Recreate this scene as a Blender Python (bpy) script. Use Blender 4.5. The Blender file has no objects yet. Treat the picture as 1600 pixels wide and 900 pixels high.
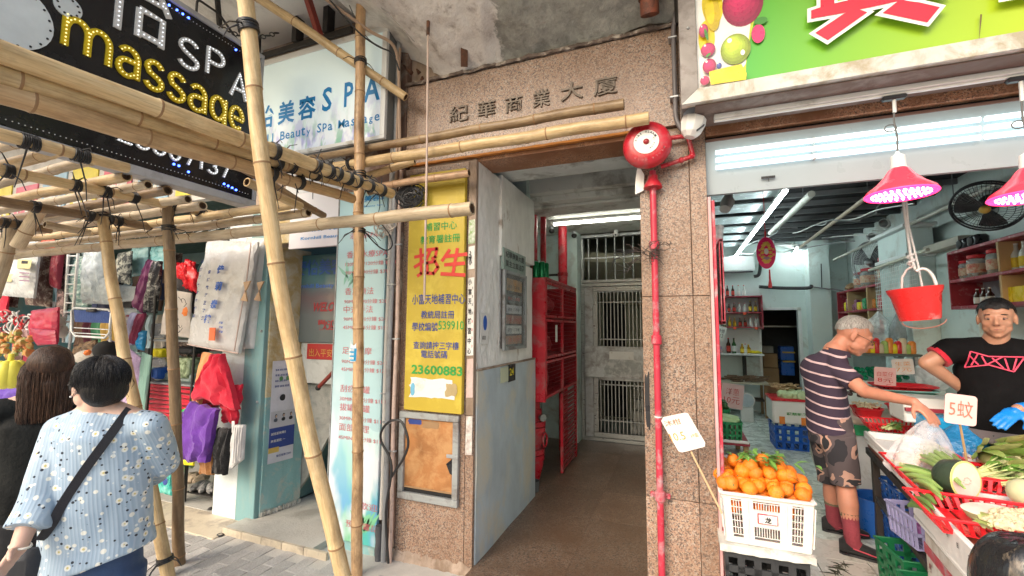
import bpy,bmesh,math,random
from mathutils import Vector,Matrix,noise
random.seed(7)
R=math.radians
V=Vector
SC=bpy.context.scene
COL=SC.collection
# --- camera
CAM_M=Matrix(((0.9317,0.0272,0.3623),(0.3632,-0.0843,-0.9279),(0.0058,0.9961,-0.0882)))
FPX=680.0
CAM=V((0.0,-2.75,1.6))
UPV=V((45,7650,-FPX)).normalized()
DV=V((265,(-(45*265)-FPX*FPX)/7650,-FPX)).normalized()
XV=DV.cross(UPV)
CAM_M=Matrix((XV,DV,UPV))
cam_d=bpy.data.cameras.new('camera')
cam_d.sensor_width=36.0
cam_d.lens=FPX/1600*36.0
cam_d.clip_start=0.05
cam_d.clip_end=500
cam=bpy.data.objects.new('camera',cam_d)
COL.objects.link(cam)
cam.matrix_world=Matrix.Translation(CAM)@CAM_M.to_4x4()
SC.camera=cam
# --- world, sun, exposure
SUN_EL,SUN_AZ=R(35),R(200)
w=bpy.data.worlds.new('World');SC.world=w;w.use_nodes=True
nt=w.node_tree
bg=nt.nodes['Background']
sky=nt.nodes.new('ShaderNodeTexSky');sky.sky_type='NISHITA';sky.sun_disc=False
sky.sun_elevation=SUN_EL;sky.sun_rotation=SUN_AZ;sky.air_density=1.4;sky.dust_density=4.0;sky.ozone_density=1.0
nt.links.new(sky.outputs[0],bg.inputs[0]);bg.inputs[1].default_value=0.15
sd=bpy.data.lights.new('sun','SUN');sd.energy=0.8;sd.angle=R(40);sd.color=(1.0,0.95,0.88)
sun=bpy.data.objects.new('sun',sd);COL.objects.link(sun)
sdir=V((math.sin(SUN_AZ)*math.cos(SUN_EL),math.cos(SUN_AZ)*math.cos(SUN_EL),math.sin(SUN_EL)))
sun.rotation_euler=(-sdir).to_track_quat('-Z','Y').to_euler()
SC.view_settings.view_transform='Standard';SC.view_settings.look='None'
SC.view_settings.exposure=0.96;SC.view_settings.gamma=1.0
# --- placing: a line of sight met with a real plane of the street
def ray(px,py):return CAM_M@V((px-800,450-py,-FPX))
def onY(px,py,y):
 r=ray(px,py);return CAM+r*((y-CAM.y)/r.y)
def onX(px,py,x):
 r=ray(px,py);return CAM+r*((x-CAM.x)/r.x)
def onZ(px,py,z):
 r=ray(px,py);return CAM+r*((z-CAM.z)/r.z)
# --- mesh builder
def frame(d):
 d=d.normalized()
 a=V((0,0,1)) if abs(d.z)<.9 else V((1,0,0))
 u=a.cross(d).normalized()
 return u,d.cross(u)
class MB:
 def __init__(s):s.v=[];s.f=[];s.m=[];s.mi=0
 def add(s,vs,fs):
  b=len(s.v);s.v+=[V(p) for p in vs]
  s.f+=[tuple(b+i for i in f) for f in fs];s.m+=[s.mi]*len(fs);return s
 def box(s,c,d,ch=0.0,rot=None):
  hx,hy,hz=d[0]/2,d[1]/2,d[2]/2
  c=V(c)
  if ch<=0:
   vs=[V((x,y,z)) for x in (-hx,hx) for y in (-hy,hy) for z in (-hz,hz)]
   fs=[(0,1,3,2),(4,6,7,5),(0,4,5,1),(2,3,7,6),(0,2,6,4),(1,5,7,3)]
  else:
   ch=min(ch,hx*.95,hy*.95,hz*.95)
   vs=[];idx={}
   for sx in (-1,1):
    for sy in (-1,1):
     for sz in (-1,1):
      for a in range(3):
       p=[sx*(hx-ch),sy*(hy-ch),sz*(hz-ch)]
       p[a]=(sx*hx,sy*hy,sz*hz)[a]
       idx[sx,sy,sz,a]=len(vs);vs.append(V(p))
   g=lambda*k:idx[k]
   fs=[]
   for q in (-1,1):
    fs.append(tuple(g(q,y,z,0) for y,z in ((-1,-1),(1,-1),(1,1),(-1,1))))
    fs.append(tuple(g(x,q,z,1) for x,z in ((-1,-1),(1,-1),(1,1),(-1,1))))
    fs.append(tuple(g(x,y,q,2) for x,y in ((-1,-1),(1,-1),(1,1),(-1,1))))
   for p in (-1,1):
    for q in (-1,1):
     fs.append((g(-1,p,q,1),g(1,p,q,1),g(1,p,q,2),g(-1,p,q,2)))
     fs.append((g(p,-1,q,0),g(p,1,q,0),g(p,1,q,2),g(p,-1,q,2)))
     fs.append((g(p,q,-1,0),g(p,q,1,0),g(p,q,1,1),g(p,q,-1,1)))
     for r in (-1,1):fs.append((g(p,q,r,0),g(p,q,r,1),g(p,q,r,2)))
  if rot is not None:vs=[rot@p for p in vs]
  return s.add([p+c for p in vs],fs)
 def bx(s,x0,x1,y0,y1,z0,z1,ch=0.0):
  return s.box(((x0+x1)/2,(y0+y1)/2,(z0+z1)/2),(abs(x1-x0),abs(y1-y0),abs(z1-z0)),ch)
 def bar(s,p0,p1,wd,hg,ch=0.0,roll=0):
  p0,p1=V(p0),V(p1);u,q=frame(p1-p0)
  m=Matrix((u,q,(p1-p0).normalized())).transposed()@Matrix.Rotation(roll,3,'Z')
  return s.box((p0+p1)/2,(wd,hg,(p1-p0).length),ch,m)
 def tube(s,pts,r,n=10,caps=True,closed=False):
  pts=[V(p) for p in pts];k=len(pts)
  rs=r if isinstance(r,(list,tuple)) else [r]*k
  vs=[];fs=[];u=None
  for i,p in enumerate(pts):
   if closed:d=pts[(i+1)%k]-pts[i-1]
   else:d=pts[min(i+1,k-1)]-pts[max(i-1,0)]
   if d.length<1e-9:d=V((0,0,1))
   d.normalize()
   if u is None:u,q=frame(d)
   else:
    u=(u-d*u.dot(d))
    if u.length<1e-6:u,_=frame(d)
    u.normalize();q=d.cross(u)
   for j in range(n):
    a=2*math.pi*j/n
    vs.append(p+(u*math.cos(a)+q*math.sin(a))*rs[i])
  for i in range(k if closed else k-1):
   a,b=i*n,((i+1)%k)*n
   for j in range(n):fs.append((a+j,a+(j+1)%n,b+(j+1)%n,b+j))
  if caps and not closed:
   fs.append(tuple(range(n))[::-1]);fs.append(tuple((k-1)*n+j for j in range(n)))
  return s.add(vs,fs)
 def cyl(s,p0,p1,r,r1=None,n=16,caps=True):return s.tube([p0,p1],[r,r if r1 is None else r1],n,caps)
 def lathe(s,prof,c=(0,0,0),n=24,rot=None,sx=1,sy=1,cap=True):
  vs=[];fs=[];c=V(c)
  for (r,z) in prof:
   for j in range(n):
    a=2*math.pi*j/n
    p=V((r*math.cos(a)*sx,r*math.sin(a)*sy,z))
    if rot is not None:p=rot@p
    vs.append(p+c)
  for i in range(len(prof)-1):
   for j in range(n):
    fs.append((i*n+j,i*n+(j+1)%n,(i+1)*n+(j+1)%n,(i+1)*n+j))
  if cap and prof[0][0]>1e-5:fs.append(tuple(range(n))[::-1])
  if cap and prof[-1][0]>1e-5:fs.append(tuple((len(prof)-1)*n+j for j in range(n)))
  return s.add(vs,fs)
 def ball(s,c,r,nu=14,nv=9,rot=None,amp=0,fr=5.0,seed=0):
  if not isinstance(r,(tuple,list)):r=(r,r,r)
  vs=[];fs=[];c=V(c)
  for i in range(nv+1):
   t=math.pi*i/nv
   for j in range(nu):
    a=2*math.pi*j/nu
    d=V((math.sin(t)*math.cos(a),math.sin(t)*math.sin(a),math.cos(t)))
    if i in (0,nv):d=V((0,0,1 if i==0 else -1))
    k=1+(amp*noise.noise(d*fr*.3+V((seed,seed*1.7,3))) if amp else 0)
    p=V((d.x*r[0],d.y*r[1],d.z*r[2]))*k
    if rot is not None:p=rot@p
    vs.append(p+c)
  for i in range(nv):
   for j in range(nu):fs.append((i*nu+j,(i+1)*nu+j,(i+1)*nu+(j+1)%nu,i*nu+(j+1)%nu))
  return s.add(vs,fs)
 def prism(s,poly,o,u,v,d):
  o,u,v,d=V(o),V(u),V(v),V(d);n=len(poly)
  a=[o+u*x+v*y for x,y in poly]
  vs=a+[p+d for p in a]
  return s.add(vs,[tuple(range(n)),tuple(range(2*n-1,n-1,-1))]+[(i,i+n,(i+1)%n+n,(i+1)%n) for i in range(n)])
 def quad(s,a,b,c,d):return s.add([a,b,c,d],[(0,1,2,3)])
 def grid(s,fn,nu,nv,thick=None):
  vs=[V(fn(i/nu,j/nv)) for j in range(nv+1) for i in range(nu+1)]
  q=lambda i,j:j*(nu+1)+i
  fs=[(q(i,j),q(i+1,j),q(i+1,j+1),q(i,j+1)) for j in range(nv) for i in range(nu)]
  if thick is None:return s.add(vs,fs)
  k=len(vs);t=V(thick)
  rim=[q(i,0) for i in range(nu)]+[q(nu,j) for j in range(nv)]+[q(i,nv) for i in range(nu,0,-1)]+[q(0,j) for j in range(nv,0,-1)]
  fs2=[tuple(k+i for i in f[::-1]) for f in fs]
  fs3=[(rim[i],rim[i]+k,rim[(i+1)%len(rim)]+k,rim[(i+1)%len(rim)]) for i in range(len(rim))]
  return s.add(vs+[p+t for p in vs],fs+fs2+fs3)
 def mesh(s,name,loc=V((0,0,0)),mats=(),ang=38):
  me=bpy.data.meshes.new(name)
  me.from_pydata([p-loc for p in s.v],[],s.f)
  for m in mats:me.materials.append(m)
  if len(mats)>1:me.polygons.foreach_set('material_index',s.m)
  bm=bmesh.new();bm.from_mesh(me);bmesh.ops.recalc_face_normals(bm,faces=bm.faces)
  bm.to_mesh(me);bm.free()
  me.shade_smooth();me.set_sharp_from_angle(angle=R(ang))
  return me
def setp(o,**k):
 for a,b in k.items():
  if b is not None:o[a]=b
 return o
def thing(name,label,cat,loc=(0,0,0),group=None):
 o=bpy.data.objects.new(name,None);COL.objects.link(o);o.location=loc;o.empty_display_size=.05
 return setp(o,label=label,category=cat,group=group)
WM={}
def wloc(o):
 return V(o.location)+(wloc(o.parent) if o.parent else V((0,0,0)))
def part(name,mb,mat,parent,label=None,ang=38,kind=None):
 mats=mat if isinstance(mat,(list,tuple)) else [mat]
 loc=wloc(parent)
 o=bpy.data.objects.new(name,mb.mesh(name,loc,mats,ang));COL.objects.link(o);o.parent=parent
 return setp(o,label=label,kind=kind)
def solo(name,mb,mat,label,cat,group=None,loc=None,ang=38):
 mats=mat if isinstance(mat,(list,tuple)) else [mat]
 if loc is None:
  n=len(mb.v);loc=V((sum(p.x for p in mb.v)/n,sum(p.y for p in mb.v)/n,min(p.z for p in mb.v)))
 loc=V(loc)
 o=bpy.data.objects.new(name,mb.mesh(name,loc,mats,ang));COL.objects.link(o);o.location=loc
 return setp(o,label=label,category=cat,group=group)
def struct(name,mb,mat,kind='structure',loc=V((0,0,0)),ang=38):
 mats=mat if isinstance(mat,(list,tuple)) else [mat]
 o=bpy.data.objects.new(name,mb.mesh(name,V(loc),mats,ang));COL.objects.link(o);o.location=loc
 return setp(o,kind=kind)
def dup(o,loc=None,rotz=None,parent=None,label=None,group=None):
 c=o.copy();COL.objects.link(c)
 if parent is not None:c.parent=parent
 if loc is not None:c.location=loc
 if rotz is not None:c.rotation_euler=(0,0,rotz)
 if label:c['label']=label
 if group:c['group']=group
 for ch in list(o.children):dup(ch,parent=c)
 return c
def inst(name,me,parent,loc,rot=None,scale=None):
 o=bpy.data.objects.new(name,me);COL.objects.link(o);o.parent=parent
 o.location=V(loc)-(wloc(parent) if parent else V((0,0,0)))
 if rot is not None:o.rotation_euler=rot
 if scale is not None:o.scale=scale
 return o
_tc={}
def textmesh(body,bold=0.0,shear=0.0,ext=0.0,res=2):
 k=(body,bold,shear,ext,res)
 if k in _tc:return _tc[k]
 c=bpy.data.curves.new('lettering','FONT');c.body=body;c.resolution_u=res;c.offset=bold;c.shear=shear;c.extrude=ext
 o=bpy.data.objects.new('lettering',c);COL.objects.link(o)
 dg=bpy.context.evaluated_depsgraph_get();dg.update()
 me=bpy.data.meshes.new_from_object(o.evaluated_get(dg))
 bpy.data.objects.remove(o);bpy.data.curves.remove(c)
 _tc[k]=me;return me
def letters(body,mat,parent,o,u,v,wd=None,hg=None,bold=0.0,shear=0.0,ext=0.0,name='lettering',center=False,lift=.003):
 """flat (or raised) lettering: o = lower left corner in the world, u = reading direction, v = up"""
 src=textmesh(body,bold,shear,ext)
 if not src.vertices:return None
 me=src.copy();me.materials.clear();me.materials.append(mat);me.name=name
 xs=[q.co.x for q in me.vertices];ys=[q.co.y for q in me.vertices]
 x0,x1,y0,y1=min(xs),max(xs),min(ys),max(ys)
 sx=wd/(x1-x0) if wd else None;sy=hg/(y1-y0) if hg else None
 if sx is None:sx=sy
 if sy is None:sy=sx
 u=V(u).normalized();v=V(v).normalized();n=u.cross(v);o=V(o)+n*lift
 base=wloc(parent);k=sx if ext else 1
 off=-(x1-x0)*sx/2 if center else 0
 for q in me.vertices:
  c=q.co.copy()
  q.co=o+u*((c.x-x0)*sx+off)+v*((c.y-y0)*sy)+n*((c.z+ext)*k)-base
 ob=bpy.data.objects.new(name,me);COL.objects.link(ob);ob.parent=parent
 return ob
# --- materials
def mk(name):
 m=bpy.data.materials.new(name);m.use_nodes=True
 n=m.node_tree;b=n.nodes['Principled BSDF'];return m,n,b
def N(n,t,**k):
 x=n.nodes.new(t)
 for a,b in k.items():setattr(x,a,b)
 return x
def coords(n,scale=(1,1,1),rnd=False):
 tc=N(n,'ShaderNodeTexCoord');mp=N(n,'ShaderNodeMapping');mp.inputs['Scale'].default_value=scale
 n.links.new(tc.outputs['Object'],mp.inputs[0])
 if rnd:
  oi=N(n,'ShaderNodeObjectInfo');mu=N(n,'ShaderNodeMath',operation='MULTIPLY');mu.inputs[1].default_value=37.0
  n.links.new(oi.outputs['Random'],mu.inputs[0]);n.links.new(mu.outputs[0],mp.inputs['Location'])
 return mp.outputs[0]
def noise_(n,co,sc,det=4,rough=.55,dist=0):
 t=N(n,'ShaderNodeTexNoise');t.inputs['Scale'].default_value=sc;t.inputs['Detail'].default_value=det
 t.inputs['Roughness'].default_value=rough;t.inputs['Distortion'].default_value=dist
 n.links.new(co,t.inputs['Vector']);return t.outputs['Fac']
def ramp(n,f,stops,interp='LINEAR'):
 r=N(n,'ShaderNodeValToRGB');r.color_ramp.interpolation=interp
 e=r.color_ramp.elements
 while len(e)<len(stops):e.new(.5)
 for i,(p,c) in enumerate(stops):e[i].position=p;e[i].color=tuple(c)+(1,) if len(c)==3 else c
 n.links.new(f,r.inputs[0]);return r.outputs[0]
def mix(n,f,a,b,mode='MIX'):
 x=N(n,'ShaderNodeMix',data_type='RGBA',blend_type=mode)
 if isinstance(f,float) or isinstance(f,int):x.inputs[0].default_value=f
 else:n.links.new(f,x.inputs[0])
 for i,q in ((6,a),(7,b)):
  if isinstance(q,(tuple,list)):x.inputs[i].default_value=tuple(q)[:3]+(1,)
  else:n.links.new(q,x.inputs[i])
 return x.outputs[2]
def bump(n,b,h,st=.3,dist=.01):
 x=N(n,'ShaderNodeBump');x.inputs['Strength'].default_value=st;x.inputs['Distance'].default_value=dist
 n.links.new(h,x.inputs['Height']);n.links.new(x.outputs[0],b.inputs['Normal'])
def mul(c,k):return tuple(max(0,min(1,q*k)) for q in c)
def MT(name,col,rough=.6,metal=0.0,var=.15,sc=5.0,bmp=.2,bs=40.0,dirt=None,da=.5,ds=3.0,spec=None,stretch=(1,1,1),rnd=False,hv=0.0,sheen=0,coat=0,alpha=None,sss=0):
 """base colour with broad variation, optional worn or dirty patches (dirt colour, amount, scale), fine relief"""
 m,n,b=mk(name);co=coords(n,stretch,rnd)
 f=noise_(n,co,sc,5,.6)
 c=ramp(n,f,[(.25,mul(col,1-var)),(.75,mul(col,1+var))])
 if dirt:
  g=noise_(n,co,ds,8,.68,.4)
  fac=ramp(n,g,[(max(0,.62-da*.35),(0,0,0)),(min(1,.70-da*.18),(1,1,1))])
  c=mix(n,fac,c,dirt)
 if rnd or hv:
  oi=N(n,'ShaderNodeObjectInfo');mr=N(n,'ShaderNodeMapRange')
  mr.inputs[3].default_value=1-hv;mr.inputs[4].default_value=1+hv
  n.links.new(oi.outputs['Random'],mr.inputs[0])
  hs=N(n,'ShaderNodeHueSaturation');n.links.new(mr.outputs[0],hs.inputs['Value']);n.links.new(c,hs.inputs['Color']);c=hs.outputs[0]
 n.links.new(c,b.inputs['Base Color'])
 rr=ramp(n,noise_(n,co,sc*2.3,4),[(.3,(max(0.02,rough-.12),)*3),(.7,(min(1,rough+.12),)*3)])
 n.links.new(rr,b.inputs['Roughness'])
 b.inputs['Metallic'].default_value=metal
 if spec is not None:b.inputs['Specular IOR Level'].default_value=spec
 if coat:b.inputs['Coat Weight'].default_value=coat
 if sheen:b.inputs['Sheen Weight'].default_value=sheen
 if sss:b.inputs['Subsurface Weight'].default_value=sss;b.inputs['Subsurface Scale'].default_value=.01
 if alpha is not None:b.inputs['Alpha'].default_value=alpha
 if bmp:bump(n,b,noise_(n,co,bs,4),bmp,.01)
 return m
def EM(name,col,st):
 m,n,b=mk(name);b.inputs['Base Color'].default_value=(*mul(col,.8),1)
 b.inputs['Emission Color'].default_value=(*col,1);b.inputs['Emission Strength'].default_value=st;return m
def clear(name,col,alpha,rough=.15,bmp=.3,bs=30):
 """thin plastic film or glass: mostly see-through with a gloss"""
 m,n,b=mk(name);b.inputs['Base Color'].default_value=(*col,1);b.inputs['Roughness'].default_value=rough
 co=coords(n);a=ramp(n,noise_(n,co,14,5),[(.3,(max(0,alpha-.18),)*3),(.7,(min(1,alpha+.22),)*3)])
 n.links.new(a,b.inputs['Alpha']);bump(n,b,noise_(n,co,bs,3),bmp,.02);return m
def granite(name,tint=(1,1,1),rough=.35,stain=.25,sc=1.0,dark=1.0):
 m,n,b=mk(name);co=coords(n,rnd=True)
 v=N(n,'ShaderNodeTexVoronoi');v.inputs['Scale'].default_value=135*sc;n.links.new(co,v.inputs['Vector'])
 sp=N(n,'ShaderNodeSeparateColor');n.links.new(v.outputs['Color'],sp.inputs[0])
 T=lambda*c:tuple(c[i]*tint[i]*dark for i in range(3))
 c=ramp(n,sp.outputs[0],[(0,T(.46,.27,.18)),(.22,T(.52,.36,.25)),(.42,T(.40,.22,.14)),(.58,T(.52,.42,.34)),(.72,T(.30,.20,.15)),(.82,T(.12,.09,.08)),(.95,T(.06,.05,.05))],'CONSTANT')
 c=mix(n,ramp(n,noise_(n,co,150*sc,3,.7),[(.565,(0,0,0)),(.60,(1,1,1))]),c,T(.06,.05,.05))
 c=mix(n,.2,c,ramp(n,noise_(n,co,30*sc,4),[(.3,T(.36,.20,.13)),(.7,T(.58,.40,.28))]))
 oi=N(n,'ShaderNodeObjectInfo');hs=N(n,'ShaderNodeHueSaturation');mr=N(n,'ShaderNodeMapRange');mr.inputs[3].default_value=.84;mr.inputs[4].default_value=1.1
 n.links.new(oi.outputs['Random'],mr.inputs[0]);n.links.new(mr.outputs[0],hs.inputs['Value']);n.links.new(c,hs.inputs['Color']);c=hs.outputs[0]
 if stain:
  g=ramp(n,noise_(n,coords(n,(1.2,1.2,.5)),2.2,8,.65),[(.42,(0,0,0)),(.66,(stain*1.6,)*3)])
  c=mix(n,g,c,T(.26,.14,.08))
 n.links.new(c,b.inputs['Base Color']);b.inputs['Roughness'].default_value=rough
 bump(n,b,noise_(n,co,200,2),.06,.004)
 return m
GRAN=granite('pink_speckled_granite',(.90,.95,1.0),stain=.38,dark=.88)
GRAN_UNDER=granite('rust_stained_granite',(1,.8,.65),.5,.95)
GRAN_FLOOR=granite('worn_polished_granite',(.82,.85,.84),.40,.5,.9,.50)
def bamboo_mat(name,a,b_,c_,dk=.4):
 m,n,b=mk(name);co=coords(n,(1,1,.10),True)
 f=noise_(n,co,45,5,.6)
 c=ramp(n,f,[(.2,b_),(.5,a),(.8,c_)])
 co2=coords(n,(1,1,.5),True)
 g=noise_(n,co2,9,7,.7)
 c=mix(n,ramp(n,g,[(.46,(0,0,0)),(.66,(dk*1.3,)*3)]),c,(.20,.12,.06))
 fine=ramp(n,noise_(n,coords(n,(1,1,.04),True),190,3,.7),[(.50,(0,0,0)),(.66,(.45,.45,.45))])
 c=mix(n,fine,c,mul(b_,.6))
 oi=N(n,'ShaderNodeObjectInfo');hs=N(n,'ShaderNodeHueSaturation');mr=N(n,'ShaderNodeMapRange')
 mr.inputs[3].default_value=.78;mr.inputs[4].default_value=1.12
 n.links.new(oi.outputs['Random'],mr.inputs[0]);n.links.new(mr.outputs[0],hs.inputs['Value']);n.links.new(c,hs.inputs['Color'])
 n.links.new(hs.outputs[0],b.inputs['Base Color']);b.inputs['Roughness'].default_value=.42
 bump(n,b,f,.35,.006);return m
BAM=bamboo_mat('yellow_bamboo',(.70,.51,.27),(.54,.34,.15),(.80,.64,.39))
BAM_GREY=bamboo_mat('weathered_bamboo',(.30,.20,.11),(.17,.11,.06),(.46,.33,.19),.8)
BAM_PALE=bamboo_mat('pale_bamboo',(.66,.53,.36),(.48,.36,.22),(.74,.64,.46),.35)
BAM_NODE=MT('bamboo_node',(.30,.17,.08),.6,bs=150)
BAM_DARK=MT('bamboo_inside',(.12,.07,.04),.9)
BLACKTIE=MT('black_nylon',(.018,.018,.02),.45,bmp=.4)
CABLE=MT('black_cable',(.02,.02,.022),.5)
GREYCABLE=MT('tan_cable',(.42,.30,.22),.6)
REDPAINT=MT('red_gloss_paint',(.48,.015,.03),.34,var=.18,dirt=(.36,.11,.11),da=.34,ds=6,bs=90,bmp=.12)
REDDARK=MT('dark_red_paint',(.30,.012,.02),.35,var=.2,dirt=(.15,.02,.02),da=.3,ds=4)
REDPIPE=MT('worn_red_pipe_paint',(.50,.03,.06),.35,dirt=(.40,.34,.35),da=.32,ds=5,bs=60,var=.15)
REDWOOD=MT('red_painted_wood',(.34,.03,.05),.45,dirt=(.45,.25,.25),da=.25,ds=9)
WHITEP=MT('white_paint',(.74,.76,.76),.5,var=.05,dirt=(.45,.44,.40),da=.2,ds=3)
SHOPW=MT('pale_green_wall_paint',(.66,.76,.74),.5,var=.05,dirt=(.48,.50,.46),da=.18,ds=2.2,bs=30,bmp=.1)
CORW=MT('pale_blue_corridor_paint',(.55,.66,.64),.5,var=.06,dirt=(.40,.40,.36),da=.2,ds=2)
PLAST_L=MT('blue_grey_worn_paint',(.46,.53,.57),.55,var=.16,sc=5,dirt=(.60,.57,.48),da=.34,ds=2.2,bs=25,bmp=.3,stretch=(1,1,.6))
PLAST_U=MT('flaking_white_plaster',(.84,.83,.80),.75,var=.15,sc=6,dirt=(.46,.38,.32),da=.10,ds=4.5,bs=22,bmp=.9,stretch=(1,1,.5))
RAWC=MT('raw_stained_concrete',(.46,.36,.29),.85,var=.25,sc=7,dirt=(.24,.17,.12),da=.55,ds=3,bs=35,bmp=.9,stretch=(1,1,.3))
STEEL=MT('brushed_steel',(.36,.37,.37),.36,.85,var=.12,stretch=(1,1,8))
ALU=MT('worn_aluminium',(.46,.48,.50),.42,.6,var=.15,dirt=(.28,.26,.25),da=.35,ds=5)
ALUG=MT('grey_painted_frame',(.36,.38,.38),.5,.2,var=.12,dirt=(.20,.18,.17),da=.4,ds=5)
DARKM=MT('dark_iron',(.035,.032,.03),.6,.3)
RUST=MT('rusty_brown_board',(.40,.17,.055),.6,var=.35,sc=4,dirt=(.50,.27,.11),da=.5,ds=7,bs=50)
RUSTM=MT('rusty_iron',(.16,.07,.04),.85,var=.4,sc=8,dirt=(.06,.04,.03),da=.5,ds=9,bmp=.8)
BLACK=MT('matt_black',(.012,.012,.013),.8)
DARKV=MT('dark_ceiling_void',(.02,.021,.024),.8)
YEL=MT('faded_yellow_signboard',(.50,.37,.035),.5,var=.10,sc=3,dirt=(.60,.47,.06),da=.35,ds=4,bs=80,bmp=.1)
TEAL=MT('teal_old_paint',(.20,.37,.39),.5,var=.14,sc=3,dirt=(.30,.38,.34),da=.35,ds=3.5,bs=30,bmp=.3,stretch=(1,1,.4))
TEALB=MT('teal_wall_scuffed',(.26,.47,.48),.6,var=.14,sc=3,dirt=(.52,.50,.44),da=.35,ds=5,bs=40,bmp=.3)
YPEEL=MT('peeling_ochre_paint',(.50,.37,.17),.75,var=.2,sc=6,dirt=(.60,.55,.42),da=.55,ds=6,bs=30,bmp=.6)
CONC=MT('pale_concrete',(.52,.50,.45),.8,var=.10,dirt=(.36,.34,.30),da=.35,ds=2,bs=60,bmp=.3)
KERB=MT('cream_kerb_tile',(.58,.50,.38),.6,var=.12,dirt=(.36,.30,.24),da=.35,ds=6,hv=.1,rnd=True)
PAVE=MT('grey_brick_paver',(.42,.405,.39),.75,var=.22,sc=9,dirt=(.46,.45,.43),da=.45,ds=8,bs=70,bmp=.6,hv=.20,rnd=True)
GROUT=MT('pale_sand_joint',(.55,.53,.49),.9,bs=120,bmp=.4)
TILE=MT('pale_green_floor_tile',(.66,.72,.67),.28,var=.08,sc=4,dirt=(.35,.40,.36),da=.22,ds=5,bmp=.05,hv=.06,rnd=True)
TILEW=MT('cream_floor_tile',(.70,.67,.61),.3,var=.08,sc=4,dirt=(.44,.40,.33),da=.2,ds=5,bmp=.05,hv=.05,rnd=True)
TGROUT=MT('grey_tile_grout',(.26,.29,.27),.8)
ASPH=MT('asphalt',(.09,.09,.09),.9,bs=90,bmp=.6)
SOFW=MT('white_soffit_paint',(.78,.76,.72),.7,var=.08,sc=2,dirt=(.42,.40,.37),da=.3,ds=1.6,bs=20,bmp=.3)
TUBE=EM('lit_fluorescent_tube',(.86,1,.98),14.0)
TUBEF=EM('front_tray_tube',(.84,1,1),1.1)
TUBEW=EM('lit_warm_tube',(1,1,.86),12.0)
PAPER=MT('white_paper',(.74,.73,.70),.7,var=.06,dirt=(.60,.56,.50),da=.2,ds=8)
CARD=MT('cardboard',(.33,.20,.10),.85,var=.12)
INKB=MT('black_ink',(.02,.02,.025),.6,var=0,bmp=0)
INKBLUE=MT('blue_ink',(.02,.11,.50),.5,var=.1,bmp=0)
INKNAVY=MT('navy_ink',(.03,.06,.26),.5,var=.1,bmp=0)
INKG=MT('green_ink',(.03,.30,.05),.5,var=.2,bmp=0)
INKR=MT('red_ink',(.62,.04,.03),.5,var=.1,bmp=0)
INKM=MT('faded_red_ink',(.55,.16,.18),.5,var=.2,bmp=0)
INKO=MT('orange_ink',(.75,.30,.05),.5,var=.1,bmp=0)
WHITEPL=MT('white_plastic',(.78,.78,.76),.35,var=.04,bmp=.05)
P={}
def plastic(key,col,rough=.32):
 if key not in P:P[key]=MT(key+'_plastic',col,rough,var=.08,bmp=.08,bs=25)
 return P[key]
def cloth(key,col,var=.15,bmp=.4):
 if key not in P:P[key]=MT(key+'_fabric',col,.85,var=var,sc=9,bmp=bmp,bs=45,sheen=.2)
 return P[key]
RED=plastic('red',(.62,.02,.03));GREENP=plastic('green',(.02,.28,.10));BLUEP=plastic('blue',(.02,.12,.48))
CYANP=plastic('cyan',(.02,.32,.62));BLACKP=plastic('black',(.02,.02,.024));PINKP=plastic('pink',(.85,.42,.44))
YELP=plastic('yellow',(.80,.68,.02));LILAC=plastic('lilac',(.38,.36,.62));MINT=plastic('mint',(.25,.55,.52))
GLASSJ=clear('jar_glass',(.75,.85,.82),.35,.08,.1)
FILM=clear('clear_plastic_film',(.88,.90,.92),.38,.12,.8,24)

# ======== SETTING: ground, pavement, floors, canopy
mb=MB().bx(-60,60,-60,-5.2,-.30,-.20);struct('road',mb,ASPH)
mb=MB().bx(-14,14,-5.2,0.0,-.30,-.0545);pavement=struct('pavement',mb,GROUT)
# brick pavers: long side towards the building, running bond
pv=[]
for k in range(3):
 b=MB().box((0,0,0),(.098,.198,.03),.004)
 for i in range(len(b.v)):b.v[i].z+=random.uniform(-.001,.001)
 pv.append(b.mesh('paver',V((0,0,0)),[PAVE]))
cnt=0;rest=MB()
for i in range(-52,12):
 x=i*.104
 for j in range(0,26):
  y=-.31-j*.204-(.102 if i%2 else 0)
  if y<-5.0:continue
  z=-.066+random.uniform(-.0012,.0012)
  seen=-4.6<x<-2.0 and y>-1.0 and (y>-2.2) and (x*.9+4.9>-y)
  if seen and cnt<290:
   inst('paver',random.choice(pv),pavement,(x,y,z),(0,0,random.uniform(-.006,.006)));cnt+=1
  elif x>-5 and y>-3.2:
   rest.box((x,y,z),(.098,.198,.03),.004)
part('paver_field',rest,PAVE,pavement,kind='stuff')
# kerb: flat cream strip, then the raised platform edge of tiles
mb=MB().bx(-9,-3.42,-.30,.02,-.095,-.043,.004);struct('threshold_strip',mb,KERB)
mb=MB().bx(-3.34,-2.53,-.19,2.2,-.095,-.004);platform=struct('doorway_platform',mb.bx(-3.44,-3.341,-.19,.0,-.095,-.004),CONC)
for i in range(5):
 x0=-3.44+i*.212
 part('kerb_tile',MB().bx(x0+.002,x0+.210,-.215,-.191,-.095,-.002,.003),KERB,platform)
mb=MB().bx(-9,-3.44,.02,3.2,-.1,-.04);struct('stall_floor',mb,CONC)
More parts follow.
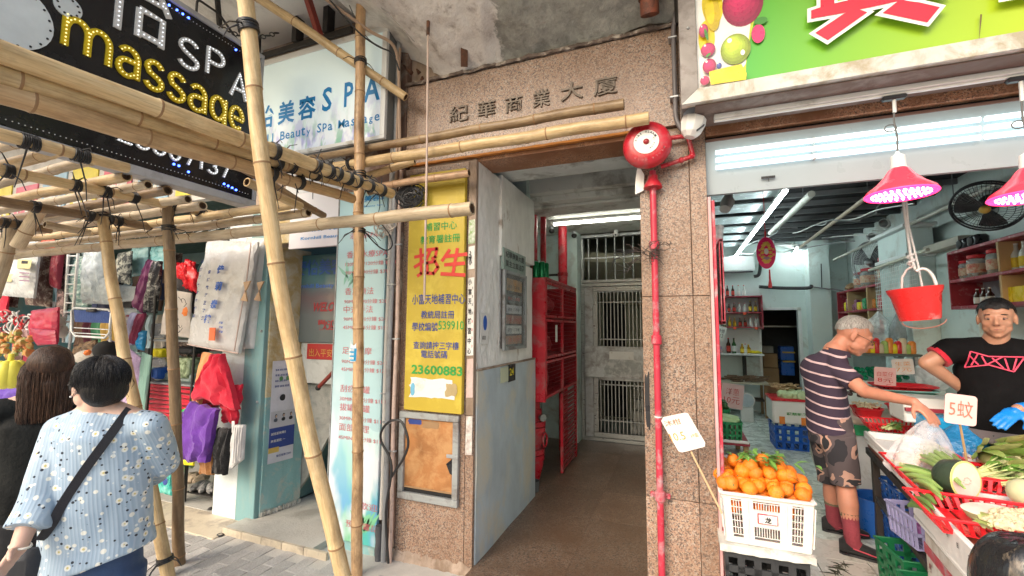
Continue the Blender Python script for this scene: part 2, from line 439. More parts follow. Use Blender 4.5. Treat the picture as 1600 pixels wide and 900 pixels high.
# corridor floor: large polished granite slabs
mb=MB().bx(-1.345,-.2,-.22,.034,-.12,-.012).bx(-2.05,-.2,.034,5.0,-.12,-.012);cf=struct('corridor_floor',mb,TGROUT)
ys=[-.22,.035,.42,1.05,1.7,2.35,3.0,3.55]
for a,b in zip(ys,ys[1:]):
 for x0,x1 in (((-2.05,-1.30),(-1.30,-.75),(-.75,-.2)) if a>0 else ((-1.345,-.75),(-.75,-.2))):
  part('floor_slab',MB().bx(x0+.0006,x1-.0006,a+.0006,b-.0006,-.012,0,.0005),GRAN_FLOOR,cf)
# shop floor
mb=MB().bx(.16,3.3,-.45,7.6,-.09,.112);sf=struct('shop_floor',mb,TGROUT)
tl=MB().box((0,0,0),(.295,.295,.01),.002).mesh('floor_tile',V((0,0,0)),[TILE])
tw=MB().box((0,0,0),(.295,.295,.01),.002).mesh('floor_tile',V((0,0,0)),[TILEW])
for i in range(9):
 for j in range(26):
  y=-.3+j*.3
  inst('floor_tile',tw if y<.9 else tl,sf,(.31+i*.3,y,.1175+random.uniform(-.0006,.0006)))
# fallen leaves and dark scraps on the shop floor
mb=MB()
for k in range(46):
 q=onZ(random.gauss(1215,22),random.gauss(645,6),.124) if k<30 else onZ(random.uniform(1290,1330),random.uniform(880,898),.124)
 a=random.uniform(0,6.3);d=V((math.cos(a),math.sin(a),0));l=random.uniform(.015,.06)
 mb.tube([q-d*l,q+V((0,0,.004)),q+d*l],[.001,.004,.001],5)
o=struct('vegetable_scraps',mb,MT('dark_scraps',(.06,.06,.04),.8),'stuff')
# canopy soffit above the pavement
ZC=4.16
mb=MB().bx(-9,3.2,-1.8,.3,ZC,ZC+.25)
struct('canopy_slab',mb,SOFW)
# spalled concrete mass over the entrance (real relief)
def spall(a,b):
 y=.02-1.5*b;xl=-1.74-.62*b;x=xl+(.16-xl)*a
 z=3.47+.62*(b**.75)*(1 if b>0 else 0)
 z+=.05*noise.noise(V((x*2.1,y*2.1,1)))+.018*noise.noise(V((x*9,y*9,4)))+.007*noise.noise(V((x*30,y*30,2)))
 e=max(0,.16-a)/.16
 z+=.10*e*e
 t=noise.noise(V((x*1.3+4,y*1.6,7)))*.3+(x+1.05)*.9+(y+.3)*.25
 st=max(0,min(1,t*14))
 z+=.035*st+.05*st*noise.noise(V((x*3.3,y*3.3,9)))
 return (x,y,z)
def spallmat():
 m,n,b=mk('spalled_painted_concrete');co=coords(n)
 f=noise_(n,co,2.6,9,.66,.3)
 g=noise_(n,co,11,8,.7)
 dark=ramp(n,g,[(.3,(.20,.20,.185)),(.55,(.38,.38,.35)),(.8,(.58,.56,.52))])
 lite=ramp(n,g,[(.30,(.42,.37,.34)),(.46,(.76,.72,.69)),(.75,(.86,.84,.82))])
 sx=N(n,'ShaderNodeSeparateXYZ');n.links.new(co,sx.inputs[0])
 ad=N(n,'ShaderNodeMath',operation='MULTIPLY_ADD');n.links.new(sx.outputs[0],ad.inputs[0]);ad.inputs[1].default_value=.55
 ad.inputs[2].default_value=.55+.5
 md=N(n,'ShaderNodeMath',operation='MULTIPLY_ADD');n.links.new(f,md.inputs[0]);md.inputs[1].default_value=1.1;n.links.new(ad.outputs[0],md.inputs[2])
 c=mix(n,ramp(n,md.outputs[0],[(.96,(0,0,0)),(1.0,(1,1,1))]),lite,dark)
 pk=ramp(n,noise_(n,co,3.5,6,.7),[(.66,(0,0,0)),(.74,(.8,.8,.8))])
 c=mix(n,pk,c,(.40,.18,.15))
 n.links.new(c,b.inputs['Base Color']);b.inputs['Roughness'].default_value=.85
 bump(n,b,g,.9,.03);return m
mb=MB().grid(spall,110,60);o=struct('spalled_concrete_soffit',mb,spallmat(),ang=60)
# smooth plaster lip running in front of it, and the red-brown pipe stub at its right end
mb=MB()
def lip(a,b):
 y=.04-1.5*a;x=-1.70-.62*a-.42*(1-b)
 return (x,y,3.56+.60*a**.75+.20*math.sin((1-b)*1.57)+.01*noise.noise(V((x*5,y*5,0))))
mb.grid(lip,30,12,(0,0,.05));struct('plaster_lip',mb,SOFW,ang=60)
def spaced(n,a,b):return [a+(b-a)*i/max(1,n-1) for i in range(n)]
solo('upper_wall',MB().bx(-2.1,3.2,.06,.30,3.465,4.155),RAWC,'dark stained wall strip hidden behind the broken concrete above the lintel','wall')
t=thing('rusty_pipe_stub','short rusty red pipe stub in the dark gap above the right end of the lintel','pipe',(-.13,-.12,3.56))
part('pipe',MB().cyl((-.13,-.12,3.50),(-.13,-.30,3.95),.055),MT('rust_red',(.30,.09,.05),.6,dirt=(.10,.05,.04),da=.5,ds=8),t)
part('collar',MB().cyl((-.13,-.15,3.58),(-.13,-.17,3.63),.064),RUSTM,t)
solo('conduit_riser',MB().cyl((.04,-.05,3.45),(.04,-.25,4.15),.03).cyl((.11,-.05,3.45),(.11,-.25,4.15),.022),DARKM,'two dark pipes rising side by side past the rusty pipe stub above the lintel','pipe')
# charred cavity left of the spalled concrete
mb=MB().grid(lambda a,b:(-2.14+.55*a,.05+.22*math.sin(b*3)*(.6+.4*math.sin(a*9)),3.46+.50*b-.25*a*b),14,10)
for k in range(14):
 q=V((random.uniform(-2.1,-1.7),random.uniform(-.03,.1),random.uniform(3.48,3.8)))
 mb.tube([q,q+V((random.uniform(-.1,.12),random.uniform(-.06,.02),random.uniform(-.02,.14)))],[.018,.006],6)
solo('broken_plaster_cavity',mb,RUSTM,'dark broken hole with rusty scraps between spa sign and concrete mass above the lintel','wall damage',ang=80)
mb=MB().bar((-1.43,-.06,3.49),(-1.36,-.20,3.66),.05,.012);solo('iron_bracket',mb,RUSTM,'small rusty iron bracket sticking up above the lintel against flaked white concrete','bracket')

# ======== ENTRANCE: granite lintel, piers
t=thing('granite_lintel','pink speckled granite lintel with raised bronze Chinese characters over the building entrance','lintel',(-.9,.15,2.83))
part('front_slab',MB().bx(-1.96,.02,.0,.03,2.834,3.47,.003),GRAN,t)
part('front_slab',MB().bx(.023,.16,.0,.03,2.834,3.47,.003),GRAN,t)
part('soffit_slab',MB().bx(-1.36,-.225,.035,.30,2.80,2.84,.002),GRAN_UNDER,t)
part('core',MB().bx(-1.96,.16,.031,.29,2.842,3.46),RAWC,t)
def ragged(a,b):
 x=-1.97+2.13*a
 return (x,-.022+.05*b,3.470+.014*b+.016*noise.noise(V((x*9,b*3,0)))+.010*noise.noise(V((x*31,b*3,0))))
part('mortar_edge',MB().grid(ragged,140,4,(0,0,.022)),MT('dark_ragged_mortar',(.16,.12,.10),.9,var=.5,sc=14,dirt=(.50,.44,.38),da=.35,ds=12,bmp=1),t,label='dark ragged mortar edge along the top')
part('rust_edge',MB().grid(lambda a,b:(-1.95+1.7*a,-.004,2.826+.016*b+.004*noise.noise(V((a*30,b,0)))),60,2,(0,.03,0)),MT('orange_rust',(.42,.16,.03),.8,var=.3),t)
BRONZE=MT('dull_bronze',(.16,.13,.105),.5,.35,var=.2)
chs=[('紀',703,168,735),('華',748,156,777),('商',791,148,819),('業',834,137,862),('大',876,131,914),('廈',929,112,968)]
base={'紀':(703,193),'華':(747,186),'商':(790,178),'業':(833,170),'大':(877,160),'廈':(928,152)}
for ch,xl,yt,xr in chs:
 p0=onY(*base[ch],-.0);p1=onY(xr,yt,0)
 letters(ch,BRONZE,t,(p0.x,-.004,p0.z),(1,0,0),(0,0,1),wd=(p1.x-p0.x)*.92,hg=.122,bold=.006,ext=.03,name='raised_character',lift=0)
p0=onY(806,223,0);letters('292',BRONZE,t,(p0.x,-.002,2.868),(1,0,0),(0,0,1),hg=.05,bold=.01,ext=.1,name='raised_number',lift=0)
t=thing('right_granite_pier','tall pink granite pier between the corridor and the greengrocer, red pipe running down it','pier',(-.03,.15,-.08))
part('core',MB().bx(-.205,.145,.03,.33,-.09,2.83),RAWC,t)
for x0,x1 in ((-.22,.066),(.069,.16)):
 for z0,z1 in ((-.09,.62),(.623,1.785),(1.788,2.80)):
  part('granite_slab',MB().bx(x0,x1,0,.032,z0,z1,.002),GRAN,t)
part('side_slab',MB().bx(-.218,-.19,.034,.33,-.09,2.80,.002),GRAN,t)
part('side_slab',MB().bx(.13,.158,.034,.33,-.09,2.80,.002),GRAN,t)
t=thing('red_shop_door_track','thin red and pink metal track standing along the right edge of the granite pier','door track',(.175,-.02,.11))
part('outer_rail',MB().bx(.161,.178,-.03,.0,-.08,2.36,.003),MT('chalky_pink_metal',(.62,.36,.36),.5),t)
part('inner_rail',MB().bx(.180,.198,-.02,.02,-.08,2.34,.003),REDPIPE,t)
t=thing('left_granite_pier','low granite pier left of the corridor under the yellow signboard','pier',(-1.65,.1,-.08))
part('core',MB().bx(-1.94,-1.36,.03,.25,-.09,2.83),RAWC,t)
for x0,x1,z0,z1 in ((-1.96,-1.41,-.09,.40),(-1.96,-1.41,.403,1.02),(-1.96,-1.41,1.023,2.80),(-1.407,-1.345,-.09,.99)):
 part('granite_slab',MB().bx(x0,x1,0,.032,z0,z1,.002),GRAN,t)
part('edge_strip',MB().bx(-1.407,-1.345,-.006,.03,.99,2.80,.003),RAWC,t,label='raw cement edge strip with torn paper remnants')
part('rubble_foot',MB().grid(lambda a,b:(-1.97+.62*a,-.03+.03*b-.012*noise.noise(V((a*20,b*4,1))),-.09+.10*b+.03*noise.noise(V((a*12,3,b)))),40,6),RAWC,t)
# yellow tutoring-centre signboard
YX0,YX1,YZ0,YZ1=-1.885,-1.415,1.0,2.735
t=thing('yellow_signboard','tall faded yellow tutoring signboard with green, red and navy Chinese lettering','signboard',(-1.65,-.03,YZ0))
part('board',MB().bx(YX0,YX1,-.045,-.008,YZ0,YZ1,.004),YEL,t)
def row(body,pl,pr,pb,ht,mat,bold=.01,**k):
 a=onY(pl,pb,-.045);b=onY(pr,pb,-.045)
 return letters(body,mat,t,(a.x,-.045,a.z),(1,0,0),(0,0,1),wd=b.x-a.x,hg=ht,bold=bold,**k)
row('補習中心',664,714,362,.062,INKG)
row('教育署註冊',657,719,382,.062,INKG)
row('小富天地補習中心',644,727,476,.075,INKNAVY)
row('教統局註冊',658,710,498,.058,INKNAVY)
row('學校編號',644,684,517,.062,INKNAVY)
row('539910',685,725,515,.062,INKG)
row('查詢請按三字樓',646,717,545,.055,INKNAVY)
row('電話號碼',658,699,559,.055,INKNAVY)
row('23600883',643,723,584,.068,INKG,bold=.03)
# hand-brushed red characters, tilted
def brush(strokes,ox,oz,s,wdt,mat,nm='brushed_character'):
 b=MB()
 for k,st in enumerate(strokes):
  pts=[V((ox+x*s,-.0475-.0004*k,oz+y*s)) for x,y in st]
  for p,q in zip(pts,pts[1:]):
   d=(q-p);n2=V((-d.z,0,d.x)).normalized()*wdt/2;e=d.normalized()*wdt*.3
   b.quad(p-e-n2,q+e-n2,q+e+n2,p-e+n2)
 part(nm,b,mat,t)
a=onY(648,432,-.045)
brush([[(0,.72),(.42,.78)],[(.24,1.0),(.28,.1),(.14,.02)],[(0,.35),(.40,.56)],[(.48,.95),(.92,.98),(.86,.68),(.74,.62)],[(.66,.95),(.5,.62)],[(.52,.48),(.55,.10),(.80,.08),(.98,.30),(.86,.52),(.52,.48)]],a.x,a.z,.20,.024,INKR)
a=onY(690,434,-.045)
brush([[(.30,.98),(.02,.62)],[(.18,.76),(.98,.80)],[(.14,.46),(.90,.48)],[(.62,1.0),(.46,.10)],[(0,.14),(.92,.06)]],a.x,a.z,.20,.026,INKR)
# torn poster remnants on it
def torn(x0,x1,y,z0,z1,seed,n=26,u=V((1,0,0))):
 pts=[]
 for i in range(n):
  a=2*math.pi*i/n;c,s_=math.cos(a),math.sin(a)
  k=1/max(abs(c),abs(s_));r=k*(.84+.22*noise.noise(V((c*2.2,s_*2.2,seed*3.1)))+.07*random.random())
  pts.append(((x0+x1)/2+c*r*(x1-x0)/2,(z0+z1)/2+s_*r*(z1-z0)/2))
 return MB().prism(pts,(0,y,0),(1,0,0),(0,0,1),(0,.0015,0))
part('torn_poster',torn(-1.85,-1.46,-.0475,1.09,1.24,3,40),PAPER,t)
part('torn_poster',torn(-1.55,-1.45,-.0485,1.11,1.21,5,22),MT('brown_glue',(.42,.32,.16),.8),t)
part('blue_scrap',torn(-1.83,-1.79,-.049,1.10,1.20,8,12),MT('blue_print',(.15,.42,.60),.6),t)
# paper strips on the pier's edge
EX0,EX1=-1.402,-1.350
def slip(label,py0,py1,mat,chars=None,ink=None,cat='notice',w0=0,w1=0):
 a=onY(736,py0,-.01);b=onY(736,py1,-.01)
 o=thing('paper_strip',label,cat,(-1.376,-.01,b.z))
 part('sheet',MB().prism([(0,0),(EX1-EX0-w1,.004),(EX1-EX0,a.z-b.z),(.004,a.z-b.z-.006)],(EX0+w0,-.0105,b.z),(1,0,0),(0,0,1),(0,.002,0)),mat,o)
 if chars:
  n=len(chars);h=(a.z-b.z)/n
  for i,ch in enumerate(chars):
   letters(ch,ink,o,(EX0+.008,-.0105,a.z-h*(i+.82)),(1,0,0),(0,0,1),wd=.026,hg=h*.62,bold=.02)
 return o
slip('torn green and white flyer scrap on the cement edge beside the yellow signboard',343,381,MT('green_print',(.25,.38,.14),.7,dirt=(.7,.7,.66),da=.6,ds=18))
slip('torn white paper with one black brushed character on the cement edge',384,421,PAPER,'永',INKB)
o=slip('narrow white strip of vertical black and red characters beside the yellow signboard',433,556,PAPER,'小富天地補習中心',INKB)
for i in range(8):letters('3',INKR if i>3 else INKB,o,(EX1-.016,-.0105,onY(740,452+i*13,-.01).z),(1,0,0),(0,0,1),hg=.018)
slip('pinkish paper remnant lower on the cement edge below the white strip',560,622,MT('pink_paper',(.66,.48,.44),.8,dirt=(.5,.4,.36),da=.5,ds=20))
slip('long torn white and brown paper remnant beside the rusty wall cabinet',650,712,MT('stained_paper',(.42,.34,.30),.8,dirt=(.68,.66,.62),da=.6,ds=16))
# rusty board in a grey frame
a=onY(632,645,-.01);wx0,wx1,wz0,wz1=-1.93,-1.445,.375,.985
t=thing('wall_cabinet','rust brown board in a grey metal frame low on the left granite pier','cabinet',(-1.69,-.03,wz0))
for x0,x1,z0,z1 in ((wx0,wx1,wz1-.045,wz1),(wx0,wx1,wz0,wz0+.05),(wx0,wx0+.045,wz0+.0505,wz1-.0455),(wx1-.045,wx1,wz0+.0505,wz1-.0455)):
 part('frame_bar',MB().bx(x0,x1,-.034,-.004,z0,z1,.004),ALUG,t)
part('panel',MB().bx(wx0+.0455,wx1-.0455,-.014,-.004,wz0+.085,wz1-.046,.001),RUST,t)
part('lower_rail',MB().bx(wx0+.0455,wx1-.0455,-.022,-.0145,wz0+.08,wz0+.092,.002),CARD,t)
part('dark_gap',MB().bx(wx0+.0455,wx1-.0455,-.012,-.004,wz0+.051,wz0+.079),BLACK,t)
part('torn_patch',torn(-1.87,-1.74,-.016,.895,.935,3,14),INKNAVY,t)
part('torn_patch',torn(-1.75,-1.60,-.0165,.875,.932,9,18),CARD,t)
part('latch',MB().bx(-1.53,-1.44,-.042,-.0345,.70,.725,.002).cyl((-1.45,-.045,.712),(-1.45,-.03,.712),.01),ALU,t)
part('tape_patch',MB().prism([(0,.03),(.07,.09),(.075,-.05),(.03,-.03)],(-1.545,-.016,.62),(1,0,0),(0,0,1),(0,.001,0)),BLACKP,t)

# ======== CORRIDOR
t=thing('corridor_left_wall','worn corridor wall, blue-grey below a ledge and flaking white above','wall',(-1.5,.7,0))
part('lower_panel',MB().grid(lambda a,b:(-1.338+.006*noise.noise(V((a*3,b*3,0))),.036+1.294*a,0+1.285*b),24,24,(-.05,0,0)),PLAST_L,t)
part('ledge',MB().bx(-1.39,-1.333,.036,1.33,1.286,1.30,.003),RAWC,t)
part('raw_column',MB().grid(lambda a,b:(-1.350+.008*noise.noise(V((a*7,b*20,5))),.034+.40*a,1.301+1.50*b),26,60,(-.05,0,0)),PLAST_U,t)
part('column_shadow_gap',MB().bx(-1.41,-1.362,.20,.235,1.9,2.8),RAWC,t)
part('upper_panel',MB().grid(lambda a,b:(-1.330+.006*noise.noise(V((a*5,b*5,9))),.435+.835*a,2.17+.66*b+.03*(1-b)*(a>.2)),24,20,(-.06,0,0)),PLAST_U,t)
part('mid_panel',MB().grid(lambda a,b:(-1.352+.005*noise.noise(V((a*6,b*6,2))),.435+.835*a,1.301+.87*b),24,24,(-.05,0,0)),PLAST_U,t)
part('end_return',MB().bx(-2.05,-1.392,1.20,1.325,-.01,3.2),CORW,t)
t=thing('notice_case','metal framed glass notice case with paper slips on the corridor wall','notice board',(-1.34,.72,1.43))
X0=-1.34
part('back_board',MB().bx(X0-.005,X0+.01,.47,.97,1.425,2.06),MT('dark_felt',(.09,.08,.07),.9),t)
part('header',MB().bx(X0-.005,X0+.022,.455,.985,2.062,2.24,.003),MT('grey_green_plate',(.26,.34,.30),.5,dirt=(.42,.42,.40),da=.3,ds=9),t)
for i,ln in enumerate(('紀華商業大廈','業主立案法團')):
 letters(ln,INKB,t,(X0+.022,.49,2.165-.075*i),(0,1,0),(0,0,1),wd=.44,hg=.055,bold=.01)
for y0,y1,z0,z1 in ((.455,.485,1.41,2.06),(.955,.985,1.41,2.06),(.4855,.9545,1.41,1.44),(.4855,.9545,2.035,2.06)):
 part('frame_bar',MB().bx(X0+.0105,X0+.035,y0,y1,z0,z1,.003),ALUG,t)
zz=[1.455,1.54,1.625,1.71,1.80,1.90]
cc=[(.5,.22,.10),(.7,.72,.70),(.42,.16,.10),(.66,.68,.72),(.16,.17,.17),(.52,.30,.12)]
for i,(z,c) in enumerate(zip(zz,cc)):
 part('paper_slip',MB().bx(X0+.0105,X0+.014,.52+.03*(i%2),.90,z,z+.07+.03*(i==5)),MT('slip_paper_%s'%'abcdef'[i],c,.7),t)
 letters('通告 三字樓',INKB if i%2 else INKR,t,(X0+.014,.56,z+.02),(0,1,0),(0,0,1),wd=.28,hg=.028)
part('glass',MB().bx(X0+.028,X0+.030,.4855,.9545,1.441,2.034),clear('case_glass',(.5,.55,.55),.12,.05,0),t)
t=thing('blue_flyer','small white flyer with a blue blot stuck on the raw corridor wall edge','flyer',(-1.34,.12,1.45))
q0=onX(750,538,-1.34);q1=onX(764,490,-1.34)
part('sheet',MB().bx(-1.339,-1.336,q0.y,q1.y,q0.z,q1.z),PAPER,t)
part('blue_print',MB().ball((-1.3355,(q0.y+q1.y)/2,q1.z-.07),(.001,.035,.055),14,8),INKBLUE,t)
letters('補習',INKB,t,(-1.336,q0.y+.02,q0.z+.03),(0,1,0),(0,0,1),hg=.03)
t=thing('green_sticker','small black sticker with green and yellow print below the ledge on the corridor wall','sticker',(-1.33,.6,1.15))
q0=onX(782,601,-1.33);q1=onX(805,570,-1.33)
part('pale_half',MB().bx(-1.331,-1.328,q0.y,(q0.y+q1.y)/2,q0.z+.01,q1.z),MT('pale_sticker',(.55,.58,.42),.6),t)
part('dark_half',MB().bx(-1.331,-1.327,(q0.y+q1.y)/2+.002,q1.y,q0.z,q1.z+.01),BLACKP,t)
letters('24',YELP,t,(-1.327,(q0.y+q1.y)/2+.02,q0.z+.05),(0,1,0),(0,0,1),wd=.09,hg=.06,bold=.02)
# alcove walls and back of the corridor
t=thing('corridor_back_wall','pale green painted walls of the alcove at the end of the corridor','wall',(-1.7,2.8,0))
part('side_wall',MB().bx(-2.05,-1.95,1.33,3.60,-.01,3.3),CORW,t)
part('rear_wall',MB().bx(-1.949,-1.56,3.50,3.62,-.01,3.3),CORW,t)
part('column',MB().bx(-1.559,-1.375,3.36,3.62,-.01,3.3,.004),CORW,t)
part('tile_skirting',MB().bx(-1.94,-1.561,3.485,3.499,0,1.35,.002),CORW,t)
t=thing('stair_hall','dim stair hall with pale stair soffit seen through the steel gate','hall',(-.8,4.9,0))
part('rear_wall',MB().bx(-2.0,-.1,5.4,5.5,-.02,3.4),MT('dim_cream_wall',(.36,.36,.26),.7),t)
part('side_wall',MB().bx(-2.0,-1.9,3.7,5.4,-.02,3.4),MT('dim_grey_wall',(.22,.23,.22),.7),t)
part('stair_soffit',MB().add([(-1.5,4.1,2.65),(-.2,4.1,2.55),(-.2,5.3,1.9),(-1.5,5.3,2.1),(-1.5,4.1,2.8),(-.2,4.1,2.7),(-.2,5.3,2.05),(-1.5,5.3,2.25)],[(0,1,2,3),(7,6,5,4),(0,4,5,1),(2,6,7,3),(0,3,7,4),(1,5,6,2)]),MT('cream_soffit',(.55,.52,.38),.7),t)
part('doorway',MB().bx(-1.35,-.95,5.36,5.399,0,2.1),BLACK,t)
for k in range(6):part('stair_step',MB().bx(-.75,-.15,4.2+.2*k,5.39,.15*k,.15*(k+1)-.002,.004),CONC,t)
mb=MB().bx(-2.05,-.2,.3,5.5,3.40,3.5);struct('corridor_ceiling',mb,DARKV)
mb=MB().bx(-.2,-.19,.34,5.5,-.01,3.4);solo('corridor_right_wall',mb,CORW,'pale painted corridor wall hidden behind the right granite pier','wall')
mb=MB().bx(-1.40,-.222,.302,.74,2.87,2.95,.004).bx(-1.40,-.222,.66,.74,2.951,3.05,.004)
o=solo('front_ceiling_beam',mb,MT('pale_grey_beam',(.66,.68,.67),.6,dirt=(.34,.34,.32),da=.3),'pale grey ceiling beam directly behind the granite lintel','beam')
t=thing('recessed_downlight','small dark round downlight in the beam behind the granite lintel','ceiling light',(-.62,.42,2.86))
part('ring',MB().lathe([(.028,0),(.046,-.012),(.052,0)],(-.62,.43,2.868),18),ALU,t);part('lens',MB().ball((-.62,.43,2.867),(.028,.028,.012),12,6),BLACKP,t)
t=thing('moulded_ceiling_beam','off-white ceiling beam with stepped moulding across the middle of the corridor','beam',(-1,1.4,2.8))
BEAMW=MT('dusty_white_beam',(.74,.74,.70),.6,var=.06,dirt=(.38,.36,.32),da=.35,ds=3)
part('face',MB().bx(-1.95,-.222,1.30,1.75,2.93,3.13,.004),BEAMW,t)
part('moulding',MB().bx(-1.95,-.222,1.40,1.80,2.865,2.929,.008),BEAMW,t)
part('moulding',MB().bx(-1.95,-.222,1.52,1.84,2.83,2.864,.008),BEAMW,t)
t=thing('ceiling_panel','pale lit ceiling panel at the far end of the corridor above the gate','ceiling',(-1,2.9,2.95))
part('panel',MB().bx(-1.95,-.222,2.20,3.55,2.97,3.03,.004),BEAMW,t)
part('front_trim',MB().bx(-1.95,-.222,2.12,2.199,2.93,3.08,.006),BEAMW,t)
t=thing('corridor_tube_light','lit fluorescent tube fixed under the corridor ceiling panel','light',(-.85,2.55,2.93))
part('batten',MB().bx(-1.52,-.30,2.56,2.62,2.935,2.968,.004),WHITEP,t)
part('tube',MB().cyl((-1.50,2.59,2.915),(-.32,2.59,2.915),.016,n=12),TUBEW,t)
part('socket',MB().bx(-1.53,-1.50,2.57,2.61,2.90,2.934,.003),WHITEPL,t);part('socket',MB().bx(-.32,-.29,2.57,2.61,2.90,2.934,.003),WHITEPL,t)
mb=MB()
for k in range(5):mb.tube([(-1.1+.03*k,.78,3.38),(-1.0+.05*k,.95,3.2+.02*k),(-.85+.05*k,1.28,3.12)],.006,6)
solo('ceiling_wires',mb,GREYCABLE,'thin wires crossing the dark gap in the corridor ceiling','wires')
# gate with transom grille
GY=3.62
t=thing('steel_gate','stainless steel gate with vertical bars, lower and upper grilles, at the end of the corridor','gate',(-.8,GY,0))
def frame_bars(t,x0,x1,z0,z1,w_,y0,y1,mat,nm='frame_bar'):
 for a,b,c,d in ((x0,x1,z1-w_,z1),(x0,x1,z0,z0+w_),(x0,x0+w_,z0+w_+.0005,z1-w_-.0005),(x1-w_,x1,z0+w_+.0005,z1-w_-.0005)):
  part(nm,MB().bx(a,b,y0,y1,c,d,.004),mat,t)
frame_bars(t,-1.372,-.205,0,2.24,.05,GY-.05,GY+.05,STEEL)
part('jamb_plate',MB().bx(-1.321,-1.20,GY-.03,GY+.03,.051,2.188,.003),ALU,t)
frame_bars(t,-1.198,-.22,.052,2.186,.07,GY-.035,GY+.02,STEEL,'leaf_bar')
for x in (-1.16,):part('hinge',MB().cyl((-1.20,GY-.04,1.9),(-1.20,GY-.04,2.02),.012),ALU,t)
bar=MB().bx(-.008,.008,-.008,.008,0,1,.003).mesh('gate_bar',V((0,0,0)),[STEEL])
for k in range(17):
 x=-1.10+k*.0515
 if x>-.30:break
 inst('gate_bar',bar,t,(x,GY-.01,1.30),scale=(1,1,.80))
 inst('gate_bar',bar,t,(x,GY-.01,.125),scale=(1,1,.72))
for z in (1.42,1.95,.28,.78):part('cross_bar',MB().bx(-1.12,-.29,GY-.022,GY-.006,z,z+.018,.003),STEEL,t)
part('lock_plate',MB().bx(-1.127,-.291,GY-.03,GY+.01,.848,1.298,.004),ALU,t)
part('top_plate',MB().bx(-1.127,-.291,GY-.02,GY+.01,2.101,2.115,.003),WHITEP,t)
t=thing('transom_grille','steel barred grille above the gate','grille',(-.8,GY,2.26))
frame_bars(t,-1.372,-.205,2.245,2.96,.045,GY-.04,GY+.04,STEEL)
rod=MB().cyl((0,0,0),(0,0,.62),.013,n=10).mesh('grille_bar',V((0,0,0)),[STEEL])
for k in range(9):inst('grille_bar',rod,t,(-1.26+k*.128,GY,2.291))
part('cross_bar',MB().bx(-1.326,-.251,GY-.022,GY-.014,2.60,2.625,.003),STEEL,t)
t=thing('gate_mail_tray','dented white metal tray full of paper tied to the middle of the gate','letter tray',(-.8,GY-.1,.9))
q0=onY(927,588,GY-.12);q1=onY(1006,542,GY-.12)
part('tray',MB().bx(-1.29,-.30,GY-.15,GY-.031,q0.z,q0.z+.015,.003).bx(-1.29,-.30,GY-.16,GY-.151,q0.z,q1.z,.002).bx(-1.30,-1.291,GY-.15,GY-.031,q0.z,q1.z,.002),MT('white_enamel_scratched',(.58,.60,.60),.4,dirt=(.30,.28,.27),da=.5,ds=5),t)
part('newspaper',MB().prism([(0,.02),(.48,.0),(.50,.20),(.30,.26),(.08,.24),(-.03,.10)],(-1.0,GY-.164,q0.z+.02),(1,0,0),(0,0,1),(0,.003,0)),MT('newsprint',(.36,.37,.36),.8,dirt=(.58,.58,.56),da=.5,ds=14),t)
part('envelope',MB().bx(-.95,-.62,GY-.170,GY-.168,q0.z+.25,q0.z+.36,.0005),PAPER,t)
for nm,x,y,lab in (('security_camera',-1.40,3.30,'small grey dome camera on the ceiling left of the corridor gate'),('security_camera',-.83,3.42,'small white camera hanging under the middle of the corridor ceiling panel'),('security_camera',-1.62,2.9,'small dark camera at the corner by the red standpipe')):
 t=thing(nm,lab,'camera',(x,y,2.9))
 part('mount',MB().cyl((x,y,2.968),(x,y,2.93),.028),WHITEPL if 'white' in lab else ALU,t)
 part('body',MB().ball((x,y,2.905),(.04,.04,.034)),WHITEPL if 'white' in lab else DARKM,t)
 part('lens',MB().ball((x,y-.035,2.895),.014),BLACKP,t)
# red pipes, hose cabinet, sprinkler valve
for lab,x,y,r,z0,z1 in (('thick dark red standpipe rising from the left end of the red cabinet',-1.52,1.75,.065,2.05,2.86),('thinner dark red pipe just behind the thick standpipe',-1.50,2.12,.035,2.0,2.9),('bright red standpipe against the pale wall behind the red cabinet',-1.48,2.95,.06,.0,2.96)):
 t=thing('red_standpipe',lab,'pipe',(x,y,z0))
 part('pipe',MB().cyl((x,y,z0),(x,y,z1),r,n=22),REDPAINT,t)
 part('clamp',MB().cyl((x,y,2.28),(x,y,2.33),r+.008,n=22),REDDARK,t)
 part('clamp_arm',MB().bx(x-.30,x-r,y-.012,y+.012,2.29,2.32,.003),DARKM,t)
t=thing('red_hose_cabinet','tall red fire hose cabinet with wire mesh doors beside the corridor wall','cabinet',(-1.5,2.0,.9))
CX0,CX1,CY0,CY1=-1.85,-1.245,1.36,2.72
part('end_panel',MB().bx(CX0,CX1,CY0,CY0+.03,.87,2.09,.005),REDPAINT,t)
part('far_panel',MB().bx(CX0,CX1,CY1-.03,CY1,.87,2.09,.005),REDDARK,t)
part('back_panel',MB().bx(CX0,CX0+.02,CY0+.031,CY1-.031,.87,2.09),REDDARK,t)
for z in (.88,1.27,1.68):part('shelf',MB().bx(CX0+.021,CX1-.03,CY0+.031,CY1-.031,z,z+.02,.002),REDDARK,t)
part('top_rail',MB().bx(CX1-.03,CX1+.005,CY0+.031,CY1,2.06,2.095,.004),REDDARK,t)
ym=(CY0+CY1)/2
